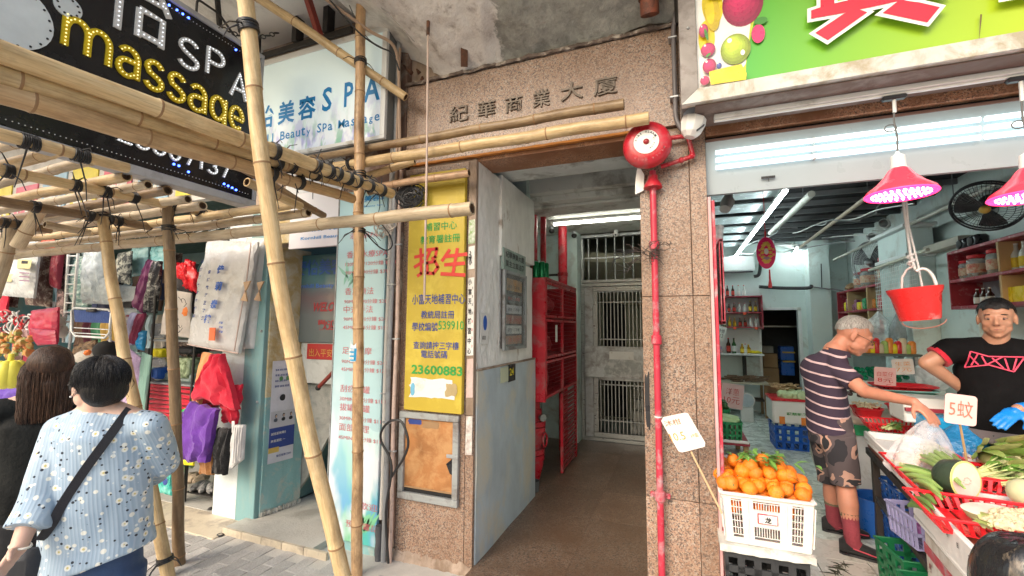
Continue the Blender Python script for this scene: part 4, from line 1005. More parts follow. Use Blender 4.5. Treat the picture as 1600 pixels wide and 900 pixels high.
cab('tan cable bundle curving from the soffit round the sign corner to the pipes',[Y(505,-4,-.5),Y(545,25,-.4),Y(580,50,-.3),Y(612,68,-.22),Y(622,100,-.15),Y(624,180,-.12),Y(625,260,-.1)],.012,GREYCABLE)
cab('thin black cable trailing under the bamboo end in front of the menu board',[Y(568,360,-.2),Y(588,382,-.2),Y(604,391,-.2),Y(613,382,-.2),Y(607,364,-.2),Y(596,350,-.18)],.005)
cab('fine black wire crossing the upper corner of the spa light-box sign',[Y(540,-5,-.35),Y(556,30,-.35),Y(575,60,-.3),Y(600,76,-.25)],.003)
mb=MB()
for k in range(22):
 c=Y(640+random.uniform(-9,9),307+random.uniform(-8,8),-.12);rr=random.uniform(.035,.075)
 mb.tube([c+V((rr*math.cos(a*.6)*1.3,random.uniform(-.01,.01),rr*math.sin(a*.6))) for a in range(11)],.005,6)
solo('black_cable_coil',mb,CABLE,'messy coil of black cables hanging left of the yellow signboard top','cable coil')
mb=MB()
for k in range(13):
 c=Y(603+random.uniform(-10,10),355+random.uniform(-12,10),-.12);rr=random.uniform(.02,.045)
 mb.tube([c+V((rr*math.cos(a*.62+k),random.uniform(-.012,.012),1.4*rr*math.sin(a*.62+k))) for a in range(10)],.0055,6)
solo('pale_cable_coil',mb,MT('dirty_white_cable',(.50,.45,.40),.6),'bunched coil of dirty white cables in front of the top of the menu board','cable coil')

# ======== MASSAGE LED SIGN
t=thing('led_massage_sign','black projecting LED sign reading SPA and massage behind the bamboo bundle','shop sign',(-3.05,-1.5,2.5))
GX=-2.995
part('panel',MB().bx(-3.07,GX,-2.7,-.47,2.54,3.66,.002),MT('glossy_black_panel',(.012,.013,.016),.22,bmp=.0),t)
SF=MT('dull_white_frame',(.44,.44,.46),.5,dirt=(.30,.28,.28),da=.3)
part('bottom_trim',MB().bx(-3.10,GX+.012,-2.71,-.44,2.485,2.538,.004),SF,t)
part('top_trim',MB().bx(-3.10,GX+.012,-2.71,-.44,3.662,3.70,.004),SF,t)
part('end_trim',MB().bx(-3.10,GX+.012,-.468,-.44,2.5385,3.6615,.004),SF,t)
part('back_panel',MB().bx(-3.11,-3.071,-2.7,-.47,2.54,3.66,.002),SF,t)
def arc(cx,cy,rx,ry,a0,a1,n=10):return [(cx+rx*math.cos(R(a0+(a1-a0)*i/n)),cy+ry*math.sin(R(a0+(a1-a0)*i/n))) for i in range(n+1)]
GL={'m':(1.5,[[(0,0),(0,1)],[(0,.62)]+arc(.36,.62,.34,.36,160,0)+[(.70,0)],[(.70,.62)]+arc(1.06,.62,.34,.36,160,0)+[(1.40,0)]]),'a':(.8,[arc(.38,.66,.34,.32,150,0)+[(.72,0)],[(.72,.58)]+[(.4,.56)]+arc(.34,.28,.32,.28,90,330)]),'s':(.74,[arc(.36,.74,.30,.25,20,180,8)+[(.16,.56),(.52,.44)]+arc(.36,.25,.32,.25,20,-165,9)]),'g':(.8,[arc(.38,.52,.34,.46,20,340,16),[(.74,1.0),(.74,-.10)]+arc(.40,-.10,.34,.30,0,-150,8)]),'e':(.8,[[(.08,.50),(.72,.50)]+arc(.38,.52,.34,.46,5,310,16)]),'S':(.74,[arc(.38,.75,.33,.25,30,200,9)+[(.2,.56),(.56,.42)]+arc(.38,.25,.35,.25,25,-160,9)]),'P':(.7,[[(0,0),(0,1),(.3,1)]+arc(.34,.74,.28,.26,80,-90,8)+[(0,.48)]]),'A':(.8,[[(0,0),(.36,1),(.72,0)],[(.12,.34),(.60,.34)]]),'怡':(1.0,[[(.18,1),(.18,0)],[(.02,.62),(.06,.76)],[(.30,.72),(.28,.60)],[(.62,1),(.44,.62),(.84,.66)],[(.76,.82),(.96,.54)],[(.48,.44),(.48,.04)],[(.48,.44),(.86,.44),(.86,.04)],[(.48,.10),(.86,.10)]]),'3':(.7,[arc(.34,.74,.28,.26,160,-80,9)+arc(.34,.25,.32,.26,80,-160,9)]),'1':(.4,[[(.02,.8),(.2,1),(.2,0)]]),'6':(.7,[arc(.34,.3,.3,.3,0,360,14),arc(.5,.4,.46,.6,110,180,6)]),'7':(.7,[[(0,1),(.6,1),(.25,0)]]),'0':(.7,[arc(.34,.5,.3,.5,0,360,16)]),'2':(.7,[arc(.32,.7,.28,.3,170,-30,8)+[(0,0),(.66,0)]]),'4':(.7,[[(.5,0),(.5,1),(0,.3),(.7,.3)]])}
def ledtext(body,y0,y1,z0,z1,hgt,wdt,mat,dotm,dstep=.021,dx=0,outline=None):
 """stroke lettering with a row of light dots; baseline runs from (y0,z0) to (y1,z1) on the sign face"""
 tot=sum(GL[c][0] for c in body)+.22*(len(body)-1);k=((y1-y0)/tot);slope=(z1-z0)/(y1-y0);y=y0
 dots=MB()
 for c in body:
  wch,strokes=GL[c];b=MB()
  for si,st in enumerate(strokes):
   pts=[V((GX+.010+.0006*si+dx,y+px*k,z0+(y-y0+px*k)*slope+pz*hgt)) for px,pz in st]
   n_=[]
   for i in range(len(pts)):
    d=pts[min(i+1,len(pts)-1)]-pts[max(0,i-1)];n_.append(V((0,-d.z,d.y)).normalized()*wdt/2)
   vs=[];
   for p,q in zip(pts,n_):vs+=[p-q,p+q,p-q-V((.010,0,0)),p+q-V((.010,0,0))]
   fs=[]
   for i in range(len(pts)-1):
    a=4*i;fs+=[(a,a+4,a+5,a+1),(a+2,a+3,a+7,a+6),(a,a+2,a+6,a+4),(a+1,a+5,a+7,a+3)]
   e=4*(len(pts)-1);fs+=[(0,1,3,2),(e,e+2,e+3,e+1)]
   b.add(vs,fs)
   if dotm:
    acc=0;ln=0
    for p,q in zip(pts,pts[1:]):
     l=(q-p).length
     while acc<=l:
      s=acc/max(l,1e-6);dots.ball(p.lerp(q,s)+V((.004,0,0)),.0040,6,4);acc+=dstep
     acc-=l
  part('raised_letter',b,mat,t)
  y+=(wch+.22)*k
 if dotm:part('light_dots',dots,dotm,t,kind='stuff')
WL=MT('worn_white_letter',(.66,.66,.66),.5,bmp=0);YL=MT('amber_letter',(.62,.46,.01),.4,bmp=0);RL=MT('red_letter',(.6,.02,.05),.4,bmp=0)
DY=EM('amber_diode',(1,.85,.35),.8);DW=EM('white_diode',(.9,.95,1),.75);DB=EM('blue_diode',(.05,.12,1),6.0)
q0=onX(98,63,GX);q1=onX(383,203,GX)
ledtext('massage',-1.585,-.575,3.065,3.015,.17,.032,YL,DY)
for ch,l,tp,r_,bt in (('S',274,40,308,103),('P',320,68,350,119),('A',357,100,386,153)):
 a=onX(l,bt,GX);b=onX(l,tp,GX);c=onX(r_,bt,GX)
 zl=onX(l+2,bt-6,GX).z
 ledtext(ch,a.y+.01,c.y,zl,zl,.185,.026,WL,DW)
ledtext('怡',-1.43,-1.10,3.30,3.30,.44,.036,WL,DW,.028)
ledtext('24',-1.26,-1.02,2.80,2.80,.17,.030,RL,EM('red_diode',(1,.1,.1),1.5),.02)
ledtext('7',-.96,-.88,2.80,2.80,.14,.02,RL,None)
ledtext('23607137',-1.32,-.655,2.655,2.640,.10,.016,WL,DW,.016)
# round emblem with beads at the far left
def disc_on(cy,cz,r,m,nm='white_disc'):
 part(nm,MB().lathe([(r,0),(r,.010),(0,.0101)],(GX+.0005,cy,cz),30,Matrix.Rotation(R(90),3,'Y')),m,t)
WD=MT('pale_emblem',(.72,.78,.80),.4,bmp=0)
dd=MB()
for cy,cz,r in ((-1.80,3.10,.17),(-1.585,3.275,.058),(-1.70,3.335,.04),(-1.80,3.36,.036),(-1.89,3.33,.03)):
 disc_on(cy,cz,r,WD)
 n=int(r*90)+5
 for i in range(n):
  a=2*math.pi*i/n;dd.ball((GX+.013,cy+(r-.014)*math.cos(a),cz+(r-.014)*math.sin(a)),(.003,.006,.006),6,4)
part('dark_beads',dd,INKB,t,kind='stuff')
dd=MB();db=MB()
for i in range(80):
 y=-2.2+i*.022
 if y>-.5:break
 dd.ball((GX+.003,y,2.575+.0*i),.003,6,4)
 dd.ball((GX+.003,y,3.62),.003,6,4)
for y,z in [(-.60,2.578),(-.63,2.585),(-.66,2.59),(-.69,2.595),(-.93,2.60),(-.99,2.62),(-1.02,2.62)]:db.ball((GX+.004,y,z),.0075,8,6)
for px,py in ((264,5),(276,15),(285,22),(294,28),(368,78)):q=onX(px,py,GX);db.ball((GX+.004,q.y,min(q.z,3.63)),.007,8,6)
part('unlit_border_dots',dd,WL,t,kind='stuff');part('blue_lights',db,DB,t,kind='stuff')
# chain holding it
t=thing('sign_chain','rusty chain and hooks tying the top of the massage sign to the soffit','chain',(-3.0,-.6,3.7))
p=V((-3.02,-.78,3.72));q=V((-3.05,-.30,4.0))
for k in range(13):
 c=p.lerp(q,k/12)-V((0,0,.06*math.sin(k/12*3.14)))
 d=(q-p).normalized();u,w2=frame(d)
 if k%2:u,w2=w2,u
 part('link',MB().tube([c+d*.026*math.cos(a)+u*.014*math.sin(a) for a in [i*math.pi/4 for i in range(8)]],.0045,6,closed=True),DARKM,t)
part('hook',MB().tube(bend([(-3.0,-.95,3.70),(-3.0,-.95,3.80),(-3.0,-.80,3.80),(-3.0,-.72,3.74),(-3.0,-.66,3.70)],.03),.008,8),DARKM,t)

# ======== BAMBOO SCAFFOLD
bcount=0
def culm(L,r0,r1,bow=.0,seed=0,step=.36,open_end=(True,True)):
 rnd=random.Random(seed);b=MB();n=14
 zs=[];z=rnd.uniform(.05,step)
 nodes=[]
 while z<L-.03:nodes.append(z);z+=step*rnd.uniform(.82,1.15)
 prof=[(0,0)]
 for q in nodes:prof+=[(q-.012,0),(q-.004,1),(q,2),(q+.005,1),(q+.014,0)]
 prof+=[(L,0)]
 ex=[(L*i/24,0) for i in range(1,24)]
 allp=sorted(set(prof+[e for e in ex if all(abs(e[0]-q)>.02 for q in nodes)]))
 rings=[]
 for z,k in allp:
  r=r0+(r1-r0)*z/L
  r*=(1,1.05,1.09)[k]*(1+.012*math.sin(z*7+seed))
  cx=bow*math.sin(math.pi*z/L)+.0025*math.sin(z*11+seed*2);cy=.3*bow*math.sin(2*math.pi*z/L)+.0025*math.cos(z*9+seed)
  ring=[]
  for j in range(n):
   a=2*math.pi*j/n;rr=r*(1+.02*math.cos(2*a+seed))
   ring.append(len(b.v));b.v.append(V((cx+rr*math.cos(a),cy+rr*math.sin(a),z)))
  rings.append((ring,k))
 for (A,ka),(B,kb) in zip(rings,rings[1:]):
  m_=1 if (ka+kb)>=2 else 0
  for j in range(n):b.f.append((A[j],A[(j+1)%n],B[(j+1)%n],B[j]));b.m.append(m_)
 for ring,zz,sgn in ((rings[0][0],0,1),(rings[-1][0],L,-1)):
  c=sum((b.v[i] for i in ring),V((0,0,0)))/n
  inn=[];deep=[]
  for i in ring:inn.append(len(b.v));b.v.append(c+(b.v[i]-c)*.72)
  for i in ring:deep.append(len(b.v));b.v.append(c+(b.v[i]-c)*.70+V((0,0,sgn*.03)))
  for j in range(n):
   k=(j+1)%n
   b.f.append((ring[j],ring[k],inn[k],inn[j]));b.m.append(0)
   b.f.append((inn[j],inn[k],deep[k],deep[j]));b.m.append(2)
  b.f.append(tuple(deep));b.m.append(2)
 return b
POLES={};BV={}
def pole(label,p0,p1,r,mat=BAM,r1=None,bow=0.0,step=.36,group=None,bend=0):
 global bcount
 bcount+=1
 p0,p1=V(p0),V(p1);L=(p1-p0).length
 t=thing('bamboo_pole',label,'bamboo pole',p0,group)
 cb=culm(L,r,r1 or r*.94,bow,bcount,step)
 if bend:
  BV[t.name]=V((-.93,-.36,0))*bend;lv=(p1-p0).to_track_quat('Z','Y').inverted()@BV[t.name]
  cb.v=[v+lv*math.sin(math.pi*max(0,min(1,v.z/L))) for v in cb.v]
 me=cb.mesh('culm',V((0,0,0)),[mat,BAM_NODE,BAM_DARK],50)
 o=bpy.data.objects.new('culm',me);COL.objects.link(o);o.parent=t
 o.rotation_mode='QUATERNION';o.rotation_quaternion=(p1-p0).to_track_quat('Z','Y')
 POLES[t.name]=(p0,p1,r,r1 or r*.94)
 return t,p0,p1
def tie(pt,c,d,r,n=4,tail=2,w=.0045,r2=None):
 """black nylon strip wound round a crossing: c centre, d the pole's direction"""
 P0,P1,ra,rb=POLES[pt.name];ax=(P1-P0);s=max(0,min(1,(V(c)-P0).dot(ax)/ax.length_squared));c=P0+ax*s;d=ax.normalized();r=(ra+(rb-ra)*s)*1.03
 c=c+BV.get(pt.name,V((0,0,0)))*math.sin(math.pi*s)
 u,q=frame(d);b=MB();n+=2
 for k in range(n):
  off=(k-(n-1)/2)*.0075;tl=random.uniform(-.22,.22)
  b.tube([c+d*(off+math.sin(a)*tl*r)+(u*math.cos(a)+q*math.sin(a))*(r+.004) for a in [i*math.pi/7 for i in range(14)]],w,5,closed=True)
 for k in range(tail+2):
  a=random.uniform(0,6.28);e=(u*math.cos(a)+q*math.sin(a));p=c+e*(r+.004)
  g=e*random.uniform(.02,.09)+V((0,0,-.02))+d*random.uniform(-.03,.03)
  b.tube([p,p+g,p+g*1.6+V((random.uniform(-.02,.02),0,-.03))],[.004,.003,.002],5)
 part('tie',b,BLACKTIE,pt,kind='stuff')
# uprights
baseA=onZ(280,890,-.09)
topA=onX(262,322,-3.3)
ta,a0,a1=pole('upright bamboo post with its foot tied to a slanting pole on the brick pavement',(baseA.x,baseA.y,-.09),topA+V((0,0,.02)),.037,BAM_GREY,.034,.01,.42)
baseB=onZ(272,905,-.09);topB=onX(160,338,-3.9)
tb,b0,b1=pole('slanting bamboo prop leaning left from the foot of the upright post',(baseB.x+.02,baseB.y-.04,-.09),topB,.038,BAM,.034,.02,.40)
tie(tb,V((baseA.x,baseA.y,.05))+V((.02,0,0)),V((.1,0,1)),.052,3,3,.006)
tc,c0,c1=pole('bamboo prop at the far left edge leaning under the platform',onX(-40,560,-4.9),onX(22,352,-4.6),.045,BAM_PALE)
tcc,c0,c1=pole('short pale bamboo end standing on top of the far left prop',onX(26,385,-4.5),onX(62,330,-4.35),.045,BAM_PALE)
def DD(px,py,d):return CAM+ray(px,py)*(d/FPX)
bL=DD(585,1080,2.02);tL=DD(375,-110,1.90)
tl_,l0,l1=pole('thick yellow bamboo pole leaning right in front of the spa doorway',bL,tL,.034,BAM,.033,.006,.40,bend=.105)
bM=onZ(557,908,-.09);tM=onY(564,6,-.33)
tm,m0,m1=pole('vertical bamboo pole in front of the spa menu board',bM,tM,.037,BAM_NODE and bamboo_mat('spotted_bamboo',(.56,.36,.19),(.36,.20,.11),(.64,.47,.27),.75),.036,.008,.44)
# ledger
tg,g0,g1=pole('long horizontal bamboo ledger running along the stall to the yellow signboard',onY(-60,408,-.66),onY(738,325,-.66),.034,BAM_PALE,.038,.012,.46)
for pt,x,y in ((tm,557,345),(tl_,425,345),(ta,262,368),(tb,168,385)):
 c=onY(x,y,-.62 if x!=557 else -.55)
 if x==425:continue
 tie(pt,c,(1,0,0) if x==557 else (0,0,1),.042,3,3)
# bundle heading to the street
XB=-2.0
tz,z0_,z1_=pole('thick uppermost bamboo of the bundle crossing in front of the massage sign',onX(-120,36,XB),onX(612,303,XB+.1),.038,BAM,.034,.0,.40)
t2,_,_=pole('second bamboo of the bundle, just below the uppermost one',onX(-120,78,XB-.03),onX(556,292,XB-.03),.038,BAM,.030,.006)
t3,_,_=pole('third bamboo of the bundle, under the second',onX(-120,108,XB-.05),onX(552,311,XB-.05),.040,bamboo_mat('tan_bamboo',(.58,.38,.20),(.42,.25,.12),(.70,.52,.30)),.030,.004)
t4,_,_=pole('thin dark split bamboo end sticking out below the bundle by the leaning pole',onX(378,262,XB-.35),onX(506,337,XB-.35),.026,BAM_GREY)
t5,_,_=pole('short bamboo end poking out between the bundle and the leaning pole',onX(385,285,XB-.15),onX(470,322,XB-.15),.026,BAM)
for x,y in ((428,232),(490,258),(510,266),(522,272),(538,276),(552,282),(570,287),(588,292)):
 c=onX(x,y,XB+.05);tie(tz,c,(z1_-z0_),.04,2,1)
for x,y in ((440,262),(462,268),(500,281)):tie(t2,onX(x,y,XB),(z1_-z0_),.036,2,1)
for x,y in ((435,283),(478,296)):tie(t3,onX(x,y,XB),(z1_-z0_),.036,2,1)
tie(tl_,onY(415,215,-.57),l1-l0,.057,4,1,.006)
# poles along the lintel
s1,p0,p1=pole('weathered grey bamboo lying highest across the granite lintel',onY(484,248,-.24),onY(975,162,-.24),.027,bamboo_mat('half_weathered_bamboo',(.40,.28,.16),(.24,.15,.08),(.55,.41,.24),.7),.033,.0,.42)
s2,q0_,q1_=pole('smooth yellow bamboo lying across the lintel just under the weathered one',onY(505,264,-.27),onY(1014,184,-.27),.036,BAM,.036,0,.52)
s3,_,_=pole('short bamboo tucked below the smooth one beside the pipes',onY(545,284,-.22),onY(648,252,-.12),.029,BAM)
s4,_,_=pole('mottled pinkish bamboo stub laid over the top of the yellow signboard',onY(588,292,-.15),onY(733,270,-.15),.027,bamboo_mat('mottled_bamboo',(.56,.36,.22),(.36,.18,.11),(.66,.48,.30),.7))
s5,_,_=pole('diagonal bamboo brace rising from the lintel to the soffit before the spa sign',onY(634,152,-.16),onY(392,-12,-.62),.031,BAM,.033)
s6,_,_=pole('stubby dark bamboo end sticking out beside the cable coil',onY(575,300,-.2),onY(618,290,-.02),.03,BAM_GREY)
tie(tm,onY(561,93,-.35),(0,0,1),.042,3,3);tie(tm,onY(558,275,-.3),(0,0,1),.042,3,2);tie(tm,onY(560,285,-.3),(1,0,.5),.05,2,2)
for x in (506,520,548):tie(s2,onY(x,268-(x-506)*.1,-.27),(1,0,0),.038,2,1)
# beams under the platform and the slats on top
bA,A0,A1=pole('brown beam bamboo carried by the upright post under the slatted platform',onX(-80,248,-3.3),onX(360,341,-3.3),.030,BAM,.028)
bB,B0,B1=pole('beam bamboo resting on the slanting prop under the platform',onX(-60,304,-3.9),onX(236,354,-3.9),.032,BAM_GREY,.03)
bC,C0,C1=pole('short beam bamboo at far left under the platform',onX(-60,337,-4.5),onX(80,360,-4.5),.030,BAM_GREY)
bD,D0,D1=pole('beam bamboo with a split end further left beneath the platform',onX(70,350,-4.25),onX(140,364,-4.25),.026,BAM_PALE)
bE,E0,E1=pole('nearest dark beam bamboo just beneath the massage sign',onX(-80,190,-2.72),onX(200,262,-2.72),.028,BAM,.026)
for x,y in ((12,275),(118,296),(165,305),(210,312),(270,322),(290,327),(312,332),(340,338)):tie(bA,onX(x,y,-3.3),A1-A0,.034,3,2)
for x,y in ((55,325),(140,337),(170,345),(185,342)):tie(bB,onX(x,y,-3.9),B1-B0,.036,3,2)
for x,y in ((8,345),(28,352)):tie(bC,onX(x,y,-4.5),C1-C0,.034,3,1)
for x,y in ((45,228),(125,246)):tie(bE,onX(x,y,-2.72),E1-E0,.033,6,0)
ordn=['first','second','third','fourth','fifth','sixth','seventh','eighth','ninth','tenth','eleventh','twelfth','thirteenth']
SLM=[BAM_PALE,BAM,BAM_PALE,BAM_PALE,BAM_GREY,BAM_PALE,BAM]
for k in range(13):
 y=-.52-.125*k;z=2.325+.135*(-.45-y)+.035
 x1=(-2.3 if k<2 else -3.03)+(random.uniform(-.12,.0) if k<2 else 0);x0=-7.2+random.uniform(-.4,.6)
 pole('%s slat bamboo of the overhead platform, counted from the wall side'%ordn[k],(x0,y+random.uniform(-.03,.03),z+random.uniform(-.01,.01)),(x1,y+random.uniform(-.03,.03),z+random.uniform(-.01,.02)),random.uniform(.028,.035),SLM[k%7],None,random.uniform(-.03,.03),.44,'slats of the overhead bamboo platform')
# torn blue and white tape on the vertical pole
c=onZ(0,0,0)
q=onY(557,553,-.30)
mb=MB().grid(lambda a,b:(q.x+.04*math.cos(3.3+a*3.0),q.y+.0+.04*math.sin(3.3+a*3.0)-.002,q.z-.05+.13*b+.02*math.sin(a*9)*b),14,6)
t=thing('torn_tape_label','torn blue and white paper label wrapped round the vertical bamboo pole','label',(q.x,q.y,q.z))
part('white_tape',mb,MT('torn_white_tape',(.72,.78,.82),.6),t)
part('blue_print',MB().grid(lambda a,b:(q.x+.042*math.cos(3.9+a*1.6),q.y+.042*math.sin(3.9+a*1.6)-.002,q.z-.045+.085*b),8,4),MT('cyan_print',(.02,.34,.62),.5),t)
for k in range(3):letters('電話',PAPER,t,(q.x-.022,q.y-.046,q.z-.035+.028*k),(1,0,0),(0,0,1),wd=.044,hg=.018,bold=.03)

# ======== GREENGROCER: fascia, sign, lights
t=thing('greengrocer_sign','large green shop sign with fruit picture and big red Chinese characters over the greengrocer','shop sign',(1.2,-.3,2.8))
SY2=-.30;SGX0,SGX1,SGZ0,SGZ1=.118,3.2,2.872,4.1
GRN=printmat('green_sign_print',[(.0,(.10,.52,.05)),(1,(.10,.52,.05))])
def signgrad():
 m,n,b=mk('green_to_lime_print');co=coords(n);s=N(n,'ShaderNodeSeparateXYZ');n.links.new(co,s.inputs[0])
 c=ramp(n,s.outputs[0],[(.0,(.04,.42,.04)),(1,(.5,.62,.02))])
 r=n.nodes[-1]
 mr=N(n,'ShaderNodeMapRange');n.links.new(s.outputs[0],mr.inputs[0]);mr.inputs[1].default_value=-.95;mr.inputs[2].default_value=.35
 for l in list(n.links):
  if l.to_node.type=='VALTORGB':n.links.remove(l)
 for x in n.nodes:
  if x.type=='VALTORGB':n.links.new(mr.outputs[0],x.inputs[0])
 n.links.new(c,b.inputs['Base Color']);b.inputs['Roughness'].default_value=.35;return m
part('panel',MB().bx(SGX0,SGX1,SY2,SY2+.02,SGZ0,SGZ1,.002),signgrad(),t)
def sp(px,py,l=0):q=onY(px,py,SY2);return (q.x,q.z)
_ly=[0]
def flat(pts,mat,nm='print_patch'):
 _ly[0]+=1;y=SY2-.0006*_ly[0]
 part(nm,MB().add([V((x,y,z)) for x,z in pts],[tuple(range(len(pts)))]),mat,t)
def ell(px,py,rx,ry,mat,nm='printed_fruit',rot=0,n=26):
 c=sp(px,py);rx*=.00255;ry*=.00255
 flat([(c[0]+rx*math.cos(a)*math.cos(rot)-ry*math.sin(a)*math.sin(rot),c[1]+rx*math.cos(a)*math.sin(rot)+ry*math.sin(a)*math.cos(rot)) for a in [2*math.pi*i/n for i in range(n)]],mat,nm)
def ink(nm,c):return MT(nm,c,.35,var=.25,sc=14,bmp=0)
LIME=ink('lime_band',(.62,.68,.04));FY=ink('printed_yellow',(.80,.62,.02));FRED=ink('printed_crimson',(.55,.02,.10));FGR=ink('printed_apple',(.45,.62,.04));FW=MT('printed_white',(.85,.85,.82),.35,bmp=0)
FPK=ink('printed_pink',(.72,.03,.16));FDG=ink('printed_leaf',(.05,.25,.03));FBL=ink('printed_blueberry',(.03,.06,.22))
z1=SGZ0+.9
flat([(.118,SGZ0),(sp(1165,133)[0],SGZ0)]+[(sp(1165,133)[0]+.35*(k/10)**1.7,SGZ0+1.0*(k/10)) for k in range(11)]+[(.118,SGZ0+1.0)],LIME)
flat([(.118,SGZ0),(sp(1150,133)[0]-.02,SGZ0),(sp(1165,100)[0],sp(1165,100)[1]),(.48,3.9),(.118,3.9)],FW)
def rnd3(px,py,rx,ry,c,rot=0,hl=(.95,.92,.88)):
 for k in range(6):
  s=k/5;cc_=tuple(min(1,q*(.45+.75*s)) for q in c);ell(px-rx*.22*s,py-ry*.26*s,rx*(1-.13*k),ry*(1-.13*k),MT('fruit_print_tone',cc_,.35,var=.2,sc=30,bmp=0),rot=rot)
 ell(px-rx*.34,py-ry*.38,rx*.16,ry*.16,MT('fruit_glint',hl,.35,var=0,bmp=0))
ell(1113,10,20,42,FY,rot=.1);ell(1104,60,16,40,FY);rnd3(1160,6,38,50,(.60,.03,.13));ell(1112,20,15,44,ink('pepper_deep',(.62,.45,.02)),rot=.1);ell(1108,15,9,36,FY,rot=.1)
rnd3(1149,78,28,33,(.50,.66,.06));ell(1160,84,4,6,FW)
ell(1184,55,12,20,FPK);ell(1188,35,12,8,FDG);rnd3(1106,80,14,15,(.74,.04,.18));rnd3(1108,106,13,16,(.70,.03,.16));rnd3(1099,52,9,15,(.66,.05,.18));rnd3(1101,130,9,10,(.68,.03,.14));rnd3(1123,108,5,7,(.08,.12,.40));ell(1103,60,3,14,FDG,rot=.2);ell(1106,92,6,2.5,FDG,rot=.6)
a=sp(1108,120);flat([sp(1110,138),sp(1107,118),sp(1130,112),sp(1157,106),sp(1165,120),sp(1164,130)],FY)
ell(1120,-4,20,6,FDG)
REDC=MT('sign_red',(.66,.02,.05),.35,bmp=0)
def crop(L):return [sp(1200+x/3,y/3) for x,y in L]
def grow(L,k):
 cx_=sum(p[0] for p in L)/len(L);cz_=sum(p[1] for p in L)/len(L);n_=len(L);ar=sum(L[i][0]*L[(i+1)%n_][1]-L[(i+1)%n_][0]*L[i][1] for i in range(n_));sg=1 if ar>0 else -1;out=[]
 for i in range(n_):
  a_,b_,c_=V((*L[i-1],0)),V((*L[i],0)),V((*L[(i+1)%n_],0));d1=(b_-a_).normalized();d2=(c_-b_).normalized()
  n1=V((d1.y,-d1.x,0))*sg;n2=V((d2.y,-d2.x,0))*sg;m_=(n1+n2);m_=m_/max(.35,m_.length_squared/2);out.append((b_.x+m_.x*k,b_.y+m_.y*k))
 return out
GLY=[crop(L) for L in ([(192,112),(192,74),(235,60),(235,-300),(700,-300),(700,-20),(800,-45),(800,-4),(560,40),(345,86)],[(345,88),(400,66),(450,84),(268,212),(210,178)],[(598,28),(520,88),(725,132),(782,62),(690,40)],[(1075,-300),(1075,20),(1215,-4),(1400,-30),(1400,-300)])]
for L in GLY:flat(grow(L,.016),FW,'character_outline')
for L in GLY:flat(L,REDC,'character_stroke')
flat(crop([(298,14),(360,2),(360,30),(298,44)]),FW,'character_gap');flat(crop([(312,20),(348,13),(348,27),(312,34)]),FGR,'character_gap');flat(crop([(412,-40),(560,-66),(560,-20),(412,16)]),FW,'character_gap')
SCUF=MT('scuffed_sign_trim',(.62,.62,.58),.6,var=.15,dirt=(.42,.36,.26),da=.5,ds=7,bs=40,bmp=.5)
FRM=MT('grey_brown_metal',(.27,.245,.23),.55,.2,var=.2,dirt=(.16,.13,.12),da=.4,ds=6)
part('left_frame',MB().prism([(0,0),(.085,.075),(.085,1.3),(0,1.3)],(.030,SY2-.03,2.795),(1,0,0),(0,0,1),(0,.28,0)),FRM,t)
part('bottom_trim',MB().prism([(0,0),(.0855,.075),(3.2,.075),(3.2,.0)],(.0315,SY2-.032,2.794),(1,0,0),(0,0,1),(0,.05,0)),SCUF,t)
part('lower_box',MB().bx(.10,3.2,SY2-.0,-.02,2.785,2.793,.002),MT('brown_underside',(.17,.12,.10),.7,dirt=(.28,.24,.22),da=.3),t)
part('screw',MB().ball((.075,SY2-.032,3.22),.008),ALU,t)
part('crack',MB().add([sp(1528,28)+(0,),sp(1531,28)+(0,),sp(1524,70)+(0,)],[(0,1,2)]) if False else MB().add([V((sp(1528,26)[0],SY2-.016,sp(1528,26)[1])),V((sp(1531,26)[0],SY2-.016,sp(1531,26)[1])),V((sp(1526,70)[0],SY2-.016,sp(1526,70)[1]))],[(0,1,2)]),MT('crack_brown',(.16,.10,.05),.8),t)
t=thing('shop_lintel','granite clad lintel strip above the greengrocer opening under the green sign','lintel',(1.6,.1,2.7))
part('granite_strip',MB().bx(.163,3.2,.0,.05,2.742,2.95,.003),GRAN_UNDER,t);part('core',MB().bx(.163,3.2,.051,.3,2.74,3.2),BLACK,t)
part('brown_strip',MB().bx(.163,3.2,.016,.045,2.706,2.722,.002),MT('brown_strip',(.20,.11,.09),.7),t)
t=thing('white_lamp_track','long white metal track under the green sign that carries the red lamps','lamp track',(1.5,-.1,2.7))
za=onY(1200,173,-.15).z
part('track',MB().bx(.20,3.2,-.18,-.13,za-.012,2.784,.003),WHITEP,t);part('lower_lip',MB().bx(.20,3.2,-.165,-.145,za-.022,za-.0125,.002),WHITEPL,t)
t=thing('fluorescent_light_tray','white reflector tray with three lit fluorescent tubes across the greengrocer front','light',(1.4,.05,2.4))
TRAYM=MT('white_enamel_tray',(.36,.42,.46),.35,var=.03,bmp=.0)
part('reflector',MB().add([V((.163,.02,2.715)),V((3.2,.02,2.715)),V((3.2,.06,2.395)),V((.163,.06,2.395)),V((.163,.06,2.73)),V((3.2,.06,2.73)),V((3.2,.09,2.395)),V((.163,.09,2.395))],[(0,1,2,3),(4,7,6,5),(0,4,5,1),(3,2,6,7),(0,3,7,4),(1,5,6,2)]),TRAYM,t)
for k,zz_ in enumerate((2.632,2.588,2.545)):
 for x0,x1 in ((.215,1.40),(1.42,2.62)):
  part('tube',MB().cyl((x0,.008+.006*k,zz_),(x1,.008+.006*k,zz_),.0125,n=10),TUBEF,t)
 part('tube_clip',MB().bx(.70,.715,.0+.006*k,.035,zz_-.015,zz_+.015,.002),WHITEPL,t)
q=onY(1200,277,.04)
